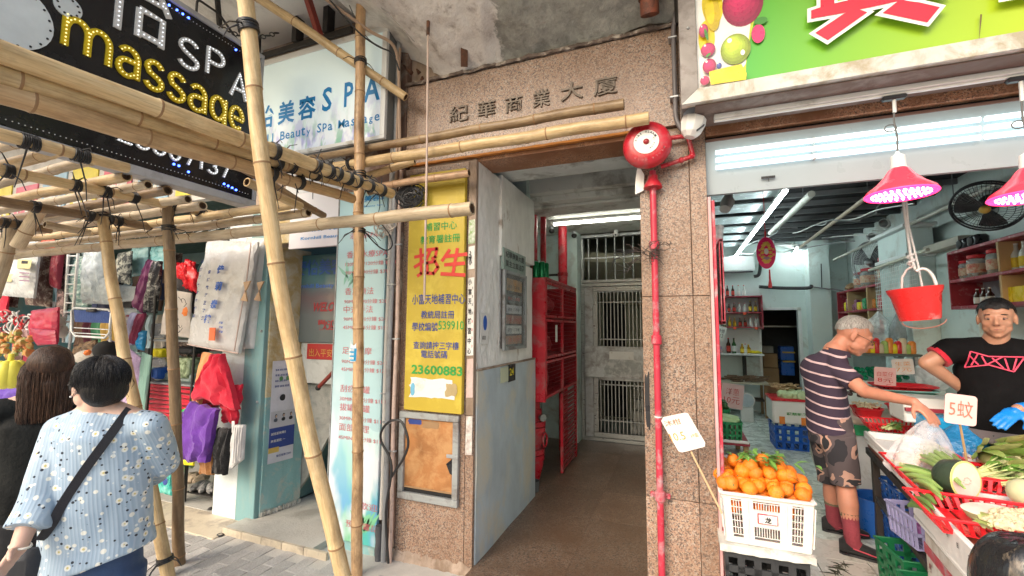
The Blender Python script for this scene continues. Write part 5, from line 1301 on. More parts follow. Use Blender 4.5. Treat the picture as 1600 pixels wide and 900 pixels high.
part('sticker',MB().bx(q.x-.035,q.x+.035,.034,.037,q.z-.008,q.z+.006),INKB,t);part('hook',MB().tube([(q.x,.03,q.z),(q.x,.02,q.z-.03)],.002,6),DARKM,t)
# red pendant lamps
SHADE=MT('translucent_red_shade',(.55,.05,.07),.25,var=.1,bmp=0);SHADE.node_tree.nodes['Principled BSDF'].inputs['Emission Color'].default_value=(1,.03,.10,1);SHADE.node_tree.nodes['Principled BSDF'].inputs['Emission Strength'].default_value=.30
RIM=EM('glowing_red_rim',(1,.03,.14),2.2);LEDP=EM('pink_white_diodes',(1,.62,.68),6.0);LEDB=EM('red_lamp_plate',(1,.05,.12),1.0)
def lamp(c,label,top):
 t=thing('pendant_lamp',label,'lamp',c,'red pendant lamps over the produce table')
 part('shade',MB().lathe([(.030,.125),(.042,.115),(.060,.085),(.095,.045),(.132,.015),(.138,.0),(.130,.003),(.09,.04),(.055,.08),(.03,.11)],c,32),SHADE,t)
 part('rim',MB().lathe([(.139,.0),(.141,-.006),(.135,-.012),(.128,-.004)],c,32),RIM,t)
 part('lamp_plate',MB().lathe([(.001,-.004),(.127,-.003),(.127,.0),(.001,.001)],c,28),LEDB,t)
 d=MB()
 for r,n in ((.0,1),(.022,6),(.044,12),(.066,18),(.088,22),(.108,28)):
  for i in range(n):a=2*math.pi*i/n;d.ball(c+V((r*math.cos(a),r*math.sin(a),-.007)),.005,6,4)
 part('diodes',d,LEDP,t,kind='stuff')
 part('socket',MB().lathe([(.031,.125),(.028,.185),(.012,.195),(.006,.21)],c,16),WHITEPL,t)
 part('cord',MB().tube([c+V((0,0,.2)),c+V((.004,0,.28)),c+V((-.004,0,.36)),V(top)],.004,6),MT('dark_cord',(.12,.12,.12),.6),t)
 part('cord_loop',MB().tube([c+V((-.02+.024*math.cos(a),0,.33+.018*math.sin(a))) for a in [i*.6 for i in range(11)]],.003,6,closed=True),MT('dark_cord',(.12,.12,.12),.6),t)
 part('upper_cord',MB().tube([V(top),V(top)+(c+V((0,0,.34))-V(top))*.5],.008,6),WHITEPL,t)
 part('track_clip',MB().bx(top[0]-.05,top[0]+.05,-.175,-.135,za-.045,za-.0225,.008),BLACKP,t)
for px,py,lab in ((1407,302,'red pendant lamp hanging directly above the red bucket'),(1612,305,'red pendant lamp at the right edge of the picture')):
 c=onY(px,py,-.15);lamp(V(c),lab,(c.x,-.155,za-.04))

 # ======== shop shell
t=thing('shop_back_wall','pale green rear wall of the greengrocer with a dark storeroom doorway','wall',(1.5,6.35,.12))
BYW=6.3
part('left_section',MB().bx(.10,1.34,BYW,BYW+.12,.118,3.3),SHOPW,t);part('above_door',MB().bx(1.341,1.93,BYW,BYW+.12,1.93,3.3),SHOPW,t);part('right_section',MB().bx(1.931,3.0,BYW,BYW+.12,.118,3.3),SHOPW,t)
part('pilaster',MB().bx(2.06,2.36,BYW-.30,BYW-.001,.118,3.3,.006),SHOPW,t)
for a in ((1.30,1.345,.118,1.97),(1.925,1.98,.118,1.97),(1.3455,1.9245,1.925,1.97)):part('door_frame',MB().bx(a[0],a[1],BYW-.03,BYW-.0005,a[2],a[3],.004),WHITEP,t)
t=thing('storeroom','dark storeroom behind the doorway in the rear wall of the greengrocer','room',(1.6,7,.12))
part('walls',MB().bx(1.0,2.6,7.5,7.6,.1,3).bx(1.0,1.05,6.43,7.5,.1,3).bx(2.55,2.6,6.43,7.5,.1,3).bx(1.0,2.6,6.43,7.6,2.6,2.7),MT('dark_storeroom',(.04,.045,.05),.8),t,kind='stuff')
part('shelf',MB().bx(1.1,2.5,7.0,7.4,1.62,1.65,.003),STEEL,t)
for k,(x,y,z,w_,h,m_,lab) in enumerate(((1.55,6.9,.86,.24,.26,CARD,'brown carton on top of the storeroom pile'),(1.55,6.9,.58,.27,.27,CARD,'brown carton in the middle of the storeroom pile'),(1.57,6.92,.30,.26,.27,CARD,'lowest carton of the storeroom pile'),(1.84,6.95,.72,.22,.26,BLUEP,'dark blue crate beside the cartons in the storeroom'),(1.84,6.95,1.0,.22,.26,BLUEP,'upper dark blue crate in the storeroom'),(1.52,6.9,1.13,.18,.13,MT('grey_sack',(.30,.28,.25),.9),'small grey sack on the storeroom pile'),(1.45,6.7,.12,.18,.22,RED,'red tub low in the storeroom doorway'))):
 solo('carton' if m_ is CARD else 'storage_box',MB().box((x,y,z+h/2),(w_,.24,h),.008),m_,lab,'box','boxes in the storeroom')
for k in range(2):solo('yellow_tray',MB().box((1.86,6.82,.98+.17*k),(.20,.05,.03),.004),MT('ochre_tray',(.55,.38,.08),.6),'thin ochre tray edge between the blue storeroom crates','tray','ochre trays in the storeroom')
t=thing('shop_right_wall','pale grey-green side wall of the greengrocer behind the shopkeeper','wall',(2.75,3,.12))
part('wall',MB().bx(2.70,2.80,-.2,BYW,.118,3.3),MT('grey_green_wall',(.56,.62,.60),.6,var=.07,dirt=(.42,.42,.38),da=.3,ds=2),t)
part('panel_step',MB().bx(2.60,2.6995,2.65,4.0,.118,2.42,.005),SHOPW,t)
part('cornice',MB().bx(2.50,2.6995,2.65,4.2,2.421,2.50,.004),MT('dusty_ledge',(.46,.42,.36),.7),t)
part('column',MB().bx(2.36,2.5995,3.30,4.05,.118,2.72,.006),SHOPW,t);part('column_band',MB().bx(2.33,2.5995,3.26,4.09,2.40,2.44,.005),WHITEP,t)
part('column_cap',MB().bx(2.30,2.5995,3.2,4.1,2.721,2.76,.004),WHITEP,t)
solo('shop_left_wall',MB().bx(.17,.20,.35,BYW,.118,3.3),SHOPW,'pale painted wall of the greengrocer behind the granite pier','wall')
mb=MB().bx(.16,3.0,.1,BYW,3.16,3.25);struct('shop_ceiling',mb,DARKV)
JO=MT('grey_steel_joist',(.20,.21,.22),.5,.3)
t=thing('ceiling_joists','thin steel joists crossing the dark ceiling of the greengrocer','ceiling frame',(1.5,3,3.1))
for k in range(13):part('joist',MB().bx(.2,2.98,.9+.42*k,.93+.42*k,3.10,3.158,.003),JO,t)
t=thing('ceiling_boards','row of glossy pale boards between joists on the left of the shop ceiling','ceiling boards',(.7,3,3.1))
for k in range(6):part('board',MB().bx(.21,1.08,2.25+.62*k,2.62+.62*k,3.03,3.05,.004),MT('glossy_pale_board',(.66,.76,.80),.2,bmp=0),t)
def tubefix(label,p0,p1,r,mat,fixture=True,nm='tube_light',cat='light'):
 t=thing(nm,label,cat,p0)
 part('tube' if fixture else 'bar',MB().cyl(p0,p1,r,n=12),mat,t)
 if fixture:part('batten',MB().bar(V(p0)+V((0,0,r+.018)),V(p1)+V((0,0,r+.018)),.04,.03,.004),WHITEP,t)
 d=V(p1)-V(p0)
 for s in (.15,.85):q=V(p0)+d*s;part('hanger',MB().cyl(q+V((0,0,r)),(q.x,q.y,3.16),.004),JO,t)
tubefix('long lit tube light running to the back on the left of the shop ceiling',onZ(1148,403,2.9),onZ(1228,298,2.9),.018,TUBE)
tubefix('lit end of a tube light deep in the shop near the ornament',onZ(1229,421,2.9),onZ(1246,388,2.9),.02,TUBE)
tubefix('grey ventilation pipe running to the back next to the tube light',onZ(1204,364,2.95),onZ(1268,303,2.95),.035,MT('dull_grey_duct',(.42,.42,.38),.5),False,'ceiling_pipe','pipe')
tubefix('brown edged cable tray slanting across the shop ceiling',onZ(1248,388,2.9),onZ(1392,280,2.9),.022,MT('brown_cream_tray',(.40,.32,.24),.5),False,'cable_tray','cable tray')
tubefix('slotted white metal track hanging across the right of the shop ceiling',onZ(1303,406,2.75),onZ(1562,285,2.75),.018,MT('cream_slotted_track',(.52,.50,.44),.5),False,'slotted_track','track')
tubefix('thick grey drain pipe crossing near the rear of the shop ceiling',onZ(1206,380,3.0),onZ(1280,390,3.0),.045,MT('grey_drain_pipe',(.40,.42,.42),.5),False,'drain_pipe','pipe')
for k in range(9):
 pts=[onZ(1150+25*k+random.uniform(-20,20),400-6*k+random.uniform(-25,10),2.9)]
 for j in range(5):pts.append(pts[-1]+V((random.uniform(-.02,.22),random.uniform(-.45,.1),random.uniform(-.07,.08))))
 cab(['white','grey'][k%2]+' loose cable drooping from the shop ceiling, '+['by the ornament','above the pale boards','beside the grey pipe','near the storeroom','under the cable tray','over the striped shirt','left of the spotlights','beside the slotted track','behind the lamp'][k],pts,.007,WHITEPL if k%2==0 else LEAD,'ceiling_cable')
t=thing('silver_duct','crinkled shiny plastic duct hanging at the left end of the shop ceiling','duct',(.3,.8,2.6))
part('tube',MB().tube([V((.30,.55,2.42))+V((.02*k,.05*k,.06*k))+V((random.uniform(-.01,.01),)*3) for k in range(9)],[.035+.012*math.sin(k*1.9) for k in range(9)],12),MT('shiny_plastic_wrap',(.55,.58,.56),.15,.4,bmp=.8,bs=18),t)
# emergency spot lights
t=thing('twin_spotlights','pair of white emergency spotlights on top of the blue-green column','spotlight',onX(1378,362,2.4))
for px,py in ((1365,372),(1384,351)):
 c=onX(px,py,2.4);part('head',MB().cyl(c,c+V((-.05,-.09,.0)),.05,.06,n=18),WHITEPL,t);part('lens',MB().ball(c+V((-.052,-.094,0)),(.05,.02,.05),14,8),STEEL,t)
part('battery_box',MB().box(onX(1385,372,2.42),(.08,.26,.08),.006),WHITEPL,t)
# air conditioner, pipe and wires on the rear wall
q0=onY(1126,427,6.1);q1=onY(1180,427,6.1)
t=thing('air_conditioner','white split air conditioner high on the rear wall of the greengrocer','air conditioner',(1,6.1,2.6))
part('body',MB().bx(q0.x-.35,q1.x,6.08,6.29,2.62,2.93,.03),WHITEP,t);part('louvre',MB().bx(q0.x-.35,q1.x-.04,6.06,6.079,2.60,2.625,.003),BLACKP,t)
cab('thick black pipe running along the rear wall from the air conditioner',[onY(1178,432,6.2),onY(1186,428,6.2),onY(1188,405,6.2),onY(1184,395,6.2)],.03)
cab('black insulated pipe along the rear wall above the storeroom door',[onY(1186,448,6.2),onY(1220,450,6.2),onY(1262,450,6.0),onY(1268,446,6.0)],.03)
cab('thin grey pipe continuing right across the pilaster',[onY(1268,448,5.98),onY(1300,452,5.98),onY(1318,454,5.98)],.012,LEAD)
cab('thin dark cable down the pilaster beside the storeroom door',[onY(1283,412,5.98),onY(1284,450,5.98)],.008)
# --- bottles and jars
def bottle(x,y,z,h,r,mb_,cap,lab,loc_label,group,ml=None,ry=0):
 t=thing('bottle',loc_label,'bottle',(x,y,z),group)
 part('body',MB().lathe([(r*.92,0),(r,h*.04),(r,h*.58),(r*.42,h*.76),(r*.36,h*.92),(r*.36,h*.94)],(x,y,z),12),mb_,t)
 part('cap',MB().lathe([(r*.42,h*.94),(r*.42,h),(0,h)],(x,y,z),10),cap,t)
 if lab:part('paper_label',MB().lathe([(r*1.03,h*.12),(r*1.03,h*.48)],(x,y,z),12,cap=False),lab,t)
 return t
BRG=MT('brown_glass',(.05,.02,.012),.12,bmp=0);GRG=MT('green_glass',(.03,.12,.03),.12,bmp=0);AMB=MT('amber_liquid',(.45,.25,.02),.15,bmp=0);PALEG=MT('pale_plastic_bottle',(.60,.64,.60),.2,bmp=0)
YLAB=MT('yellow_label',(.75,.55,.03),.5,var=.2,sc=40,bmp=0);RLAB=MT('red_label',(.62,.05,.03),.5,var=.25,sc=40,bmp=0);WLAB=MT('white_label',(.72,.72,.68),.5,var=.15,sc=60,bmp=0)
KB=[(BRG,RED,RLAB),(AMB,YELP,YLAB),(GRG,BLACKP,WLAB),(BRG,YELP,YLAB),(PALEG,RED,WLAB)]
# rear red shelf
t=thing('red_wall_shelf','small red shelf of sauce bottles on the rear wall of the greengrocer','shelf',(1,6.1,1.6))
RX0,RX1=.25,1.32
for z in (2.15,1.86,1.60):part('shelf_board',MB().bx(RX0,RX1,5.98,6.295,z,z+.025,.003),REDWOOD,t)
for x in (RX0-.02,RX1):part('side_board',MB().bx(x,x+.022,5.98,6.295,1.58,2.18,.003),REDWOOD,t)
part('back_board',MB().bx(RX0,RX1,6.285,6.297,1.60,2.17),WHITEP,t)
for row_,z,n in (('on top of',2.176,4),('on the upper board of',1.886,8),('on the lower board of',1.626,9)):
 for i in range(n):
  x=RX1-.08-i*.085 if n>4 else RX1-.25-i*.09
  k=KB[(i//2+n)%5]
  bottle(x,6.08+random.uniform(-.02,.02),z,random.uniform(.15,.20) if n>4 else.2,.026,*k,'sauce bottle standing %s the red rear shelf'%row_,'bottles %s the red rear shelf'%row_)
for i in range(5):solo('price_tab',MB().bx(1.25-.17*i-.05,1.25-.17*i,5.965,5.979,1.575+.26*(i%2),1.615+.26*(i%2),.002),plastic('orange red',(.9,.12,.05)),'small orange-red price tab clipped to the red rear shelf','price tag','price tabs on the red rear shelf')
t=thing('white_bracket_shelf','white shelf board with bottles below the red rear shelf','shelf',(1,6.1,1.15))
part('board',MB().bx(.25,1.32,5.90,6.295,1.12,1.15,.003),WHITEP,t);part('bracket',MB().bx(1.02,1.05,5.98,6.29,.62,1.119,.003),DARKM,t);part('wall_panel',MB().bx(.25,1.32,6.28,6.295,1.16,1.57),WHITEP,t)
for i,(x,k,h) in enumerate(((.78,0,.27),(.87,2,.27),(1.0,1,.17),(1.05,4,.17),(1.10,1,.16))):bottle(x,6.05,1.151,h,.035,*KB[k],'bottle standing on the white bracket shelf','bottles on the white bracket shelf')
solo('yellow_packets',MB().ball((1.20,6.05,1.175),(.09,.08,.03),amp=.5,seed=3),YELP,'flat yellow packets at the right end of the white bracket shelf','packet')
for k in range(2):solo('blue_box',MB().bx(.36+.17*k,.50+.17*k,5.95,6.1,1.151,1.27,.004),MT('blue_print_box',(.20,.32,.60),.5,dirt=(.7,.35,.25),da=.6,ds=20),'small blue and red packet box on the white bracket shelf','box','blue boxes on the bracket shelf')
# table of dark roots
t=thing('low_root_table','low pale table of dark long roots against the rear wall','table',(1,5.8,.12))
part('top',MB().bx(.55,1.33,5.55,6.1,.66,.69,.004),MT('pale_wood',(.50,.45,.34),.6),t)
for x,y in ((.6,5.6),(1.27,5.6),(.6,6.0),(1.27,6.0)):part('leg',MB().bx(x-.02,x+.02,y-.02,y+.02,.12,.659,.003),CARD,t)
part('lower_board',MB().bx(.6,1.27,5.62,5.98,.38,.40,.003),MT('dark_board',(.12,.09,.07),.7),t)
b=MB()
for k in range(46):
 p=V((random.uniform(.62,1.25),random.uniform(5.6,6.0),.70+random.uniform(0,.07)));a=random.uniform(-.5,.5)
 b.cyl(p,p+V((.16*math.cos(a),.16*math.sin(a),.01)),.016,.011,7)
o=solo('dark_roots',b,MT('dark_root_skin',(.16,.10,.06),.8,var=.5,sc=30),'heap of dark knobbly roots on the low pale table','vegetables');o['kind']='stuff'
t=thing('round_scale','round white dial of a scale standing on the floor by the root table','scale',(1,5.3,.12))
q=onY(1166,625,5.2)
part('dial',MB().lathe([(.0,.0),(.11,.0),(.12,.02),(.12,.05),(.0,.06)],q,26,Matrix.Rotation(R(90),3,'X')),WHITEPL,t);part('face',MB().lathe([(.10,.0605),(.0,.061)],q+V((0,-.002,0)),24,Matrix.Rotation(R(90),3,'X')),MT('pale_blue_dial',(.52,.60,.66),.3),t);part('base',MB().bx(q.x-.09,q.x+.09,5.14,5.24,.122,q.z-.10,.01),WHITEPL,t)
PINKC=MT('pink_price_card',(.80,.52,.50),.5,var=.05,bmp=0)
def card(label,px,py,w_,h,Y_,tilt,lines,mat=PINKC,ink_=INKR,stick=None,stickto=None):
 c=onY(px,py,Y_);t=thing('price_card',label,'price sign',c)
 rm=Matrix.Rotation(tilt,3,'Y');u=rm@V((1,0,0));v=rm@V((0,0,1))
 pts=[]
 for cx,cz,a0 in ((w_/2-.015,h/2-.015,0),(-w_/2+.015,h/2-.015,90),(-w_/2+.015,-h/2+.015,180),(w_/2-.015,-h/2+.015,270)):
  for i in range(4):a=R(a0+i*30);pts.append((cx+.015*math.cos(a),cz+.015*math.sin(a)))
 part('card',MB().prism(pts,c,u,v,(0,.004,0)),mat,t)
 n=len(lines)
 for i,(ln,ww) in enumerate(lines):
  hh=h*.62/n
  letters(ln,ink_,t,c+u*(-w_*ww/2)+v*(h*.34-(i+.85)*h*.70/n),u,v,wd=w_*ww,hg=hh*.9,bold=-.005)
 if stick is not None:
  a=c-v*(h/2-.02)+V((0,.008,0));part('stick',MB().cyl(a,stick,.005,n=8),MT('bamboo_skewer',(.62,.42,.22),.5),t)
 return t
card('white handwritten price sheet hanging at the left of the bracket shelf',1126,521,.14,.22,4.6,.25,[('特價',.7),('$12',.6)],PAPER,INKB)
card('pink two-line price card leaning by the round scale',1144,619,.30,.36,4.6,.12,[('洋蔥',.6),('10元',.7)])
# left: crates of vegetables on a wooden stand
def crate(label,c,L,W,H,mat,slots=6,rows=2,rot=0,wall=.008,group=None,cat='crate',lidrim=.012,taper=.03):
 """ventilated plastic crate: floor, four slotted sides, rim; c = centre of its floor"""
 t=thing('crate',label,cat,c,group);c=V(c);rm=Matrix.Rotation(rot,3,'Z')
 def P_(x,y,z):return c+rm@V((x*(1+taper*(z/H-.5)*2),y*(1+taper*(z/H-.5)*2),z))
 def slab(u0,u1,z0,z1,side,nm):
  hx,hy=L/2,W/2
  if side in (0,1):
   s=-1 if side==0 else 1;f=lambda u,z,d:P_(u,s*(hy-d),z)
  else:
   s=-1 if side==2 else 1;f=lambda u,z,d:P_(s*(hx-d),u,z)
  vs=[f(u0,z0,0),f(u1,z0,0),f(u1,z1,0),f(u0,z1,0),f(u0,z0,wall),f(u1,z0,wall),f(u1,z1,wall),f(u0,z1,wall)]
  nm.add(vs,[(0,1,2,3),(7,6,5,4),(0,4,5,1),(1,5,6,2),(2,6,7,3),(3,7,4,0)])
 for side,ln in ((0,L),(1,L),(2,W),(3,W)):
  b=MB();h0=H*.06;n=max(3,int(slots*ln/L));hl=ln/2-.0005-(wall if side>1 else 0)
  slab(-hl,hl,0,h0,side,b);slab(-hl,hl,H*.90,H,side,b)
  zs_=[h0+(H*.90-h0)*i/rows for i in range(rows+1)]
  for i in range(1,rows):slab(-hl,hl,zs_[i]-H*.05,zs_[i]+H*.05,side,b)
  st=2*hl/n
  for i in range(n+1):
   x=-hl+st*i;w2=st*.22
   slab(max(-hl,x-w2),min(hl,x+w2),h0,H*.90,side,b)
  part('side_wall',b,mat,t,kind=None if rows*n<3 else 'stuff')
 b=MB();
 for i in range(8):b.box(P_(-L/2+L*(i+.5)/8,0,.004),(L/8*.7,W*.93,.006),0,rm)
 part('floor_grid',b,mat,t,kind='stuff')
 r=MB()
 for s in (-1,1):
  r.box(P_(0,s*W/2,H),(L*(1+taper)+.012,lidrim,lidrim),.003,rm);r.box(P_(s*L/2,0,H),(lidrim,W*(1+taper)-lidrim-.001,lidrim),.003,rm)
 part('rim',r,mat,t,kind='stuff')
 return t
gx=onZ(1146,697,.32)
t=thing('wooden_stand','low reddish wooden stand under the green crates at the left of the shop','stand',(.5,3.0,.12))
gy=2.55
s0=onY(1128,690,gy);s1_=onY(1172,690,gy)
SZ=s0.z
part('top',MB().bx(.21,s1_.x,gy,gy+.9,SZ-.03,SZ,.004),REDWOOD,t)
for x in (.24,s1_.x-.06):part('leg',MB().bx(x,x+.05,gy+.03,gy+.08,.12,SZ-.031,.003),CARD,t);part('leg',MB().bx(x,x+.05,gy+.8,gy+.85,.12,SZ-.031,.003),CARD,t)
W_=s1_.x-.21
crate('green crate of pale green stems on the front of the wooden stand',(.21+W_*.45,gy+.17,SZ+.002),W_*.78,.30,.20,GREENP,7,3)
STEM=MT('pale_green_stem',(.42,.60,.30),.5,var=.15,sc=12,stretch=(.3,1,1))
for k in range(7):
 x=.24+random.uniform(0,.05);y=gy+.07+.035*k;z=SZ+.20+.02*(k%2)
 solo('celtuce',MB().tube([(x,y,z),(x+.14,y,z+.01),(x+.28,y+.01,z-.005)],[.028,.030,.02],10),STEM,'thick pale green stem lying in the front green crate','vegetable','pale stems in the green crate')
crate('green crate of dark vegetables behind the crate of pale stems',(.21+W_*.35,gy+.62,SZ+.002),W_*.62,.36,.26,GREENP,7,3)
b=MB()
for k in range(60):p=V((random.uniform(.23,.21+W_*.6),gy+.62+random.uniform(-.15,.15),SZ+.26+random.uniform(0,.07)));b.ball(p,(random.uniform(.02,.045),.02,.015),7,5,Matrix.Rotation(random.uniform(0,3),3,'Z'),.5,seed=k)
o=solo('dark_green_vegetables',b,MT('dark_leafy_green',(.05,.13,.04),.6,var=.6,sc=30),'heap of dark green vegetables in the rear green crate','vegetables');o['kind']='stuff'
solo('cream_crate_edge',MB().bx(.25,s1_.x-.01,gy-.02,gy-.005,SZ-.0,SZ+.03,.003),WHITEPL,'white plastic edge along the front of the wooden stand','edge strip')
crate('pale tray with red fruit showing low behind the oranges',(.36,1.7,.30),.26,.3,.12,MT('clear_punnet',(.66,.60,.60),.2),6,2)
b=MB()
for k in range(18):b.ball((.36+random.uniform(-.1,.1),1.7+random.uniform(-.12,.12),.37+random.uniform(-.02,.03)),.028,10,7)
o=solo('red_tomatoes',b,RED,'small red tomatoes in the pale tray behind the oranges','fruit');o['kind']='stuff'
solo('tray_stool',MB().bx(.24,.50,1.55,1.85,.122,.298,.01),WHITEPL,'pale box under the tray of tomatoes','box')
# pink handle pot and narrow board by the pier
t=thing('skewer_holder','clear red holder full of wrapped skewers on the wall right of the granite pier','holder',onY(1118,400,.35))
c=onY(1117,385,.35)
part('cup',MB().lathe([(.03,-.06),(.045,.05),(.042,.05),(.028,-.055)],c,18),plastic('bright red',(.85,.05,.12)),t)
for k in range(12):a=k*.55;part('skewer',MB().tube([c+V((.02*math.cos(a),.02*math.sin(a),-.02)),c+V((.035*math.cos(a),.035*math.sin(a),.10+.02*(k%3)))],.006,6),[MT('brown_wrapper',(.22,.10,.07),.5),WHITEPL][k%2],t)
part('plastic_wrap',MB().lathe([(.025,-.11),(.048,-.02),(.055,.11),(.058,.13)],c,14),FILM,t)
t=thing('red_framed_board','narrow pale whiteboard with a red frame seen edge-on beyond the granite pier','board',(.22,1,1.6))
b0=onX(1116,430,.225);b1=onX(1129,430,.225)
zt,zb=onX(1118,398,.225).z,onX(1118,503,.225).z
part('panel',MB().bx(.215,.228,b0.y,b1.y,zb,zt,.002),WHITEP,t);
for a in ((b1.y,b1.y+.03,zb-.02,zt+.02),(b0.y-.02,b0.y-.001,zb-.02,zt+.02)):part('frame_bar',MB().bx(.212,.234,a[0],a[1],a[2],a[3],.003),REDWOOD,t)
part('frame_bar',MB().bx(.212,.234,b0.y,b1.y,zb-.02,zb-.001,.003),REDWOOD,t);part('frame_bar',MB().bx(.212,.234,b0.y,b1.y,zt+.001,zt+.02,.003),REDWOOD,t)
for k in range(3):solo('yellow_package',MB().bx(.215,.34,1.9+.1*k,1.98+.1*k,SZ+.35,SZ+.50,.01),[plastic('ochre',(.7,.4,.08)),GREENP,WHITEPL][k],['ochre package at the left edge of the shop above the stems','green topped package behind the ochre one','white package furthest back at the shop left edge'][k],'package')
# hanging oval ornament
c=onY(1197,395,1.6)
t=thing('hanging_ornament','oval pink paper ornament with golden motif and red tassel hanging from the shop ceiling','ornament',c)
OP=MT('magenta_foil',(.78,.01,.14),.4,bmp=.3,bs=30);OG=MT('gold_foil',(.72,.48,.10),.4,.2,bmp=.4,bs=120)
part('oval',MB().lathe([(.0,-.008),(.085,-.008),(.088,0),(.085,.008),(.0,.008)],c,30,Matrix.Rotation(R(90),3,'X')@Matrix.Diagonal((.86,1.62,1)).to_3x3()),OP,t)
b=MB()
for k in range(14):a=k*.45;b.ball(c+V((.030*math.cos(a),-.012,.085*math.sin(a))),(.017,.006,.014),8,6,amp=.5,seed=k)
part('gold_motif',b,OG,t,kind='stuff')
part('white_centre',MB().ball(c+V((.0,-.016,.01)),(.017,.006,.028)),PAPER,t);part('lower_motif',MB().ball(c+V((.0,-.014,-.05)),(.026,.006,.014)),MT('dull_lilac',(.35,.22,.32),.5),t)
for k in range(4):letters('福',OG,t,c+V((-.062+.105*(k%2),-.010,-.03+.045*(k//2))),(1,0,0),(0,0,1),hg=.02,bold=.02)
part('cord',MB().cyl(c+V((0,0,.14)),c+V((0,0,.9)),.003),RED,t);part('tassel',MB().lathe([(.006,-.15),(.008,-.24),(.016,-.29),(.014,-.31)],c+V((.02,0,0)),10),RED,t);part('top_loop',MB().cyl(c+V((0,0,.13)),c+V((0,0,.19)),.008),RED,t)
# red bucket on a rope
c=onY(1438,500,.62);ct=onY(1438,445,.62)
t=thing('red_bucket','bright red plastic bucket hanging on a knotted white rope over the produce','bucket',(c.x,c.y,c.z))
bz=c.z;hz=ct.z-c.z
tilt=Matrix.Rotation(-.10,3,'Y')
part('pail',MB().lathe([(.0,0),(.092,.0),(.096,.008),(.118,.150),(.130,.175),(.134,.196),(.128,.198),(.114,.17),(.09,.012),(0,.010)],(c.x,c.y,bz),36,tilt),MT('bucket_red',(.85,.03,.03),.3,var=.06,dirt=(.80,.35,.34),da=.22,ds=6,bmp=0),t)
hc=V((c.x,c.y,bz))+tilt@V((0,0,.19))
part('white_hose_handle',MB().tube([hc+V((.105*math.cos(a)+.01,-.04,.17*math.sin(a))) for a in [i*math.pi/12 for i in range(13)]][3:12] if False else [hc+V((.010+.060*math.cos(a),-.09,-.01+.125*math.sin(a))) for a in [i*math.pi/12 for i in range(9)]],.0085,10),WHITEPL,t)
part('rope_handle',MB().tube([hc+V((-.07,-.03,-.0)),hc+V((-.062,-.02,.07)),hc+V((-.035,-.02,.12)),hc+V((-.01,-.03,.135))],.006,8),MT('pinkish_rope',(.72,.60,.58),.7),t)
ROPE=MT('white_rope',(.76,.76,.76),.7,bmp=.6,bs=90)
top=V((hc.x-.02,hc.y-.0,3.1))
part('rope',MB().tube([hc+V((.0,-.03,.115)),hc+V((-.012,-.02,.22)),hc+V((-.02,0,.5)),top],.0075,8),ROPE,t);part('rope',MB().tube([hc+V((.03,-.03,.0)),hc+V((.02,-.02,.15)),hc+V((-.004,0,.4)),top+V((.01,0,0))],.006,8),ROPE,t)
part('knot',MB().tube([hc+V((-.012+.018*math.cos(k*1.3),-.02+.012*math.sin(k*1.3),.14+.008*k)) for k in range(10)],.0075,8),ROPE,t)
part('wire_bail',MB().tube([V((c.x,c.y,bz))+tilt@V((.105*math.cos(a),-.04,-.005+.045*math.sin(a))) for a in [math.pi+i*math.pi/12 for i in range(13)]],.0035,6),MT('brown_wire',(.35,.16,.12),.5),t)
# wall shelves on the right
def wallshelf(label,x,y0,y1,zs_,dividers,depth=.24):
 t=thing('red_open_shelf',label,'shelf',(x,(y0+y1)/2,zs_[0]))
 for z in zs_:part('shelf_board',MB().bx(x,x+depth,y0,y1,z-.014,z+.014,.003),REDWOOD,t)
 for y in (y0-.016,y1):part('side_board',MB().bx(x,x+depth,y,y+.016,zs_[0]-.014,zs_[-1]+.014,.003),REDWOOD,t)
 part('back_board',MB().bx(x+depth,x+depth+.01,y0,y1,zs_[0],zs_[-1]),MT('bluish_shelf_back',(.42,.45,.52),.6),t)
 for y in dividers:
  for a,b_ in zip(zs_,zs_[1:]):part('divider',MB().bx(x-.004,x+depth-.002,y,y+.028,a+.0145,b_-.0145,.003),MT('raw_timber',(.52,.36,.18),.7,stretch=(1,1,.2)),t)
 return t
RX=2.40
S1Y0,S1Y1=1.28,2.62;S1Z=[1.80,2.05,2.32]
wallshelf('red open shelf of jars and boxes on the wall above the shopkeeper',RX,S1Y0,S1Y1,S1Z,(onX(1562,400,RX).y,))
S2Y0,S2Y1=4.16,5.85;S2Z=[1.30,1.56,1.86,2.18]
wallshelf('red open shelf crowded with packets deep in the shop behind the striped shirt',RX,S2Y0,S2Y1,S2Z,(onX(1356,470,RX).y,onX(1325,470,RX).y))
def jar(x,y,z,r,h,lab,mfill,lid=RED,group='big plastic jars with red lids'):
 t=thing('plastic_jar',lab,'jar',(x,y,z),group)
 part('jar_wall',MB().lathe([(r*.95,0),(r,h*.06),(r,h*.75),(r*.72,h*.86),(r*.72,h*.9)],(x,y,z),18),GLASSJ,t)
 part('contents',MB().lathe([(0,.004),(r*.9,.005),(r*.93,h*.45),(0,h*.5)],(x,y,z),14),mfill,t)
 part('lid',MB().lathe([(r*.70,h*.82),(r*.92,h*.86),(r*.92,h*.98),(r*.3,h*1.04),(0,h*1.05)],(x,y,z),18),lid,t)
 part('paper_label',MB().lathe([(r*1.02,h*.2),(r*1.02,h*.6)],(x,y,z),18,cap=False),MT('cream_red_label',(.66,.50,.34),.5,dirt=(.55,.12,.08),da=.5,ds=25),t)
DRY=MT('dried_goods',(.30,.18,.09),.8,var=.5,sc=60)
jar(RX+.12,onX(1523,410,RX+.1).y,2.065,.075,.21,'wide plastic jar with red lid on the upper shelf board above the shopkeeper',DRY)
jar(RX+.12,onX(1506,410,RX+.1).y,2.065,.06,.18,'plastic jar with red lid behind the wide jar above the shopkeeper',DRY)
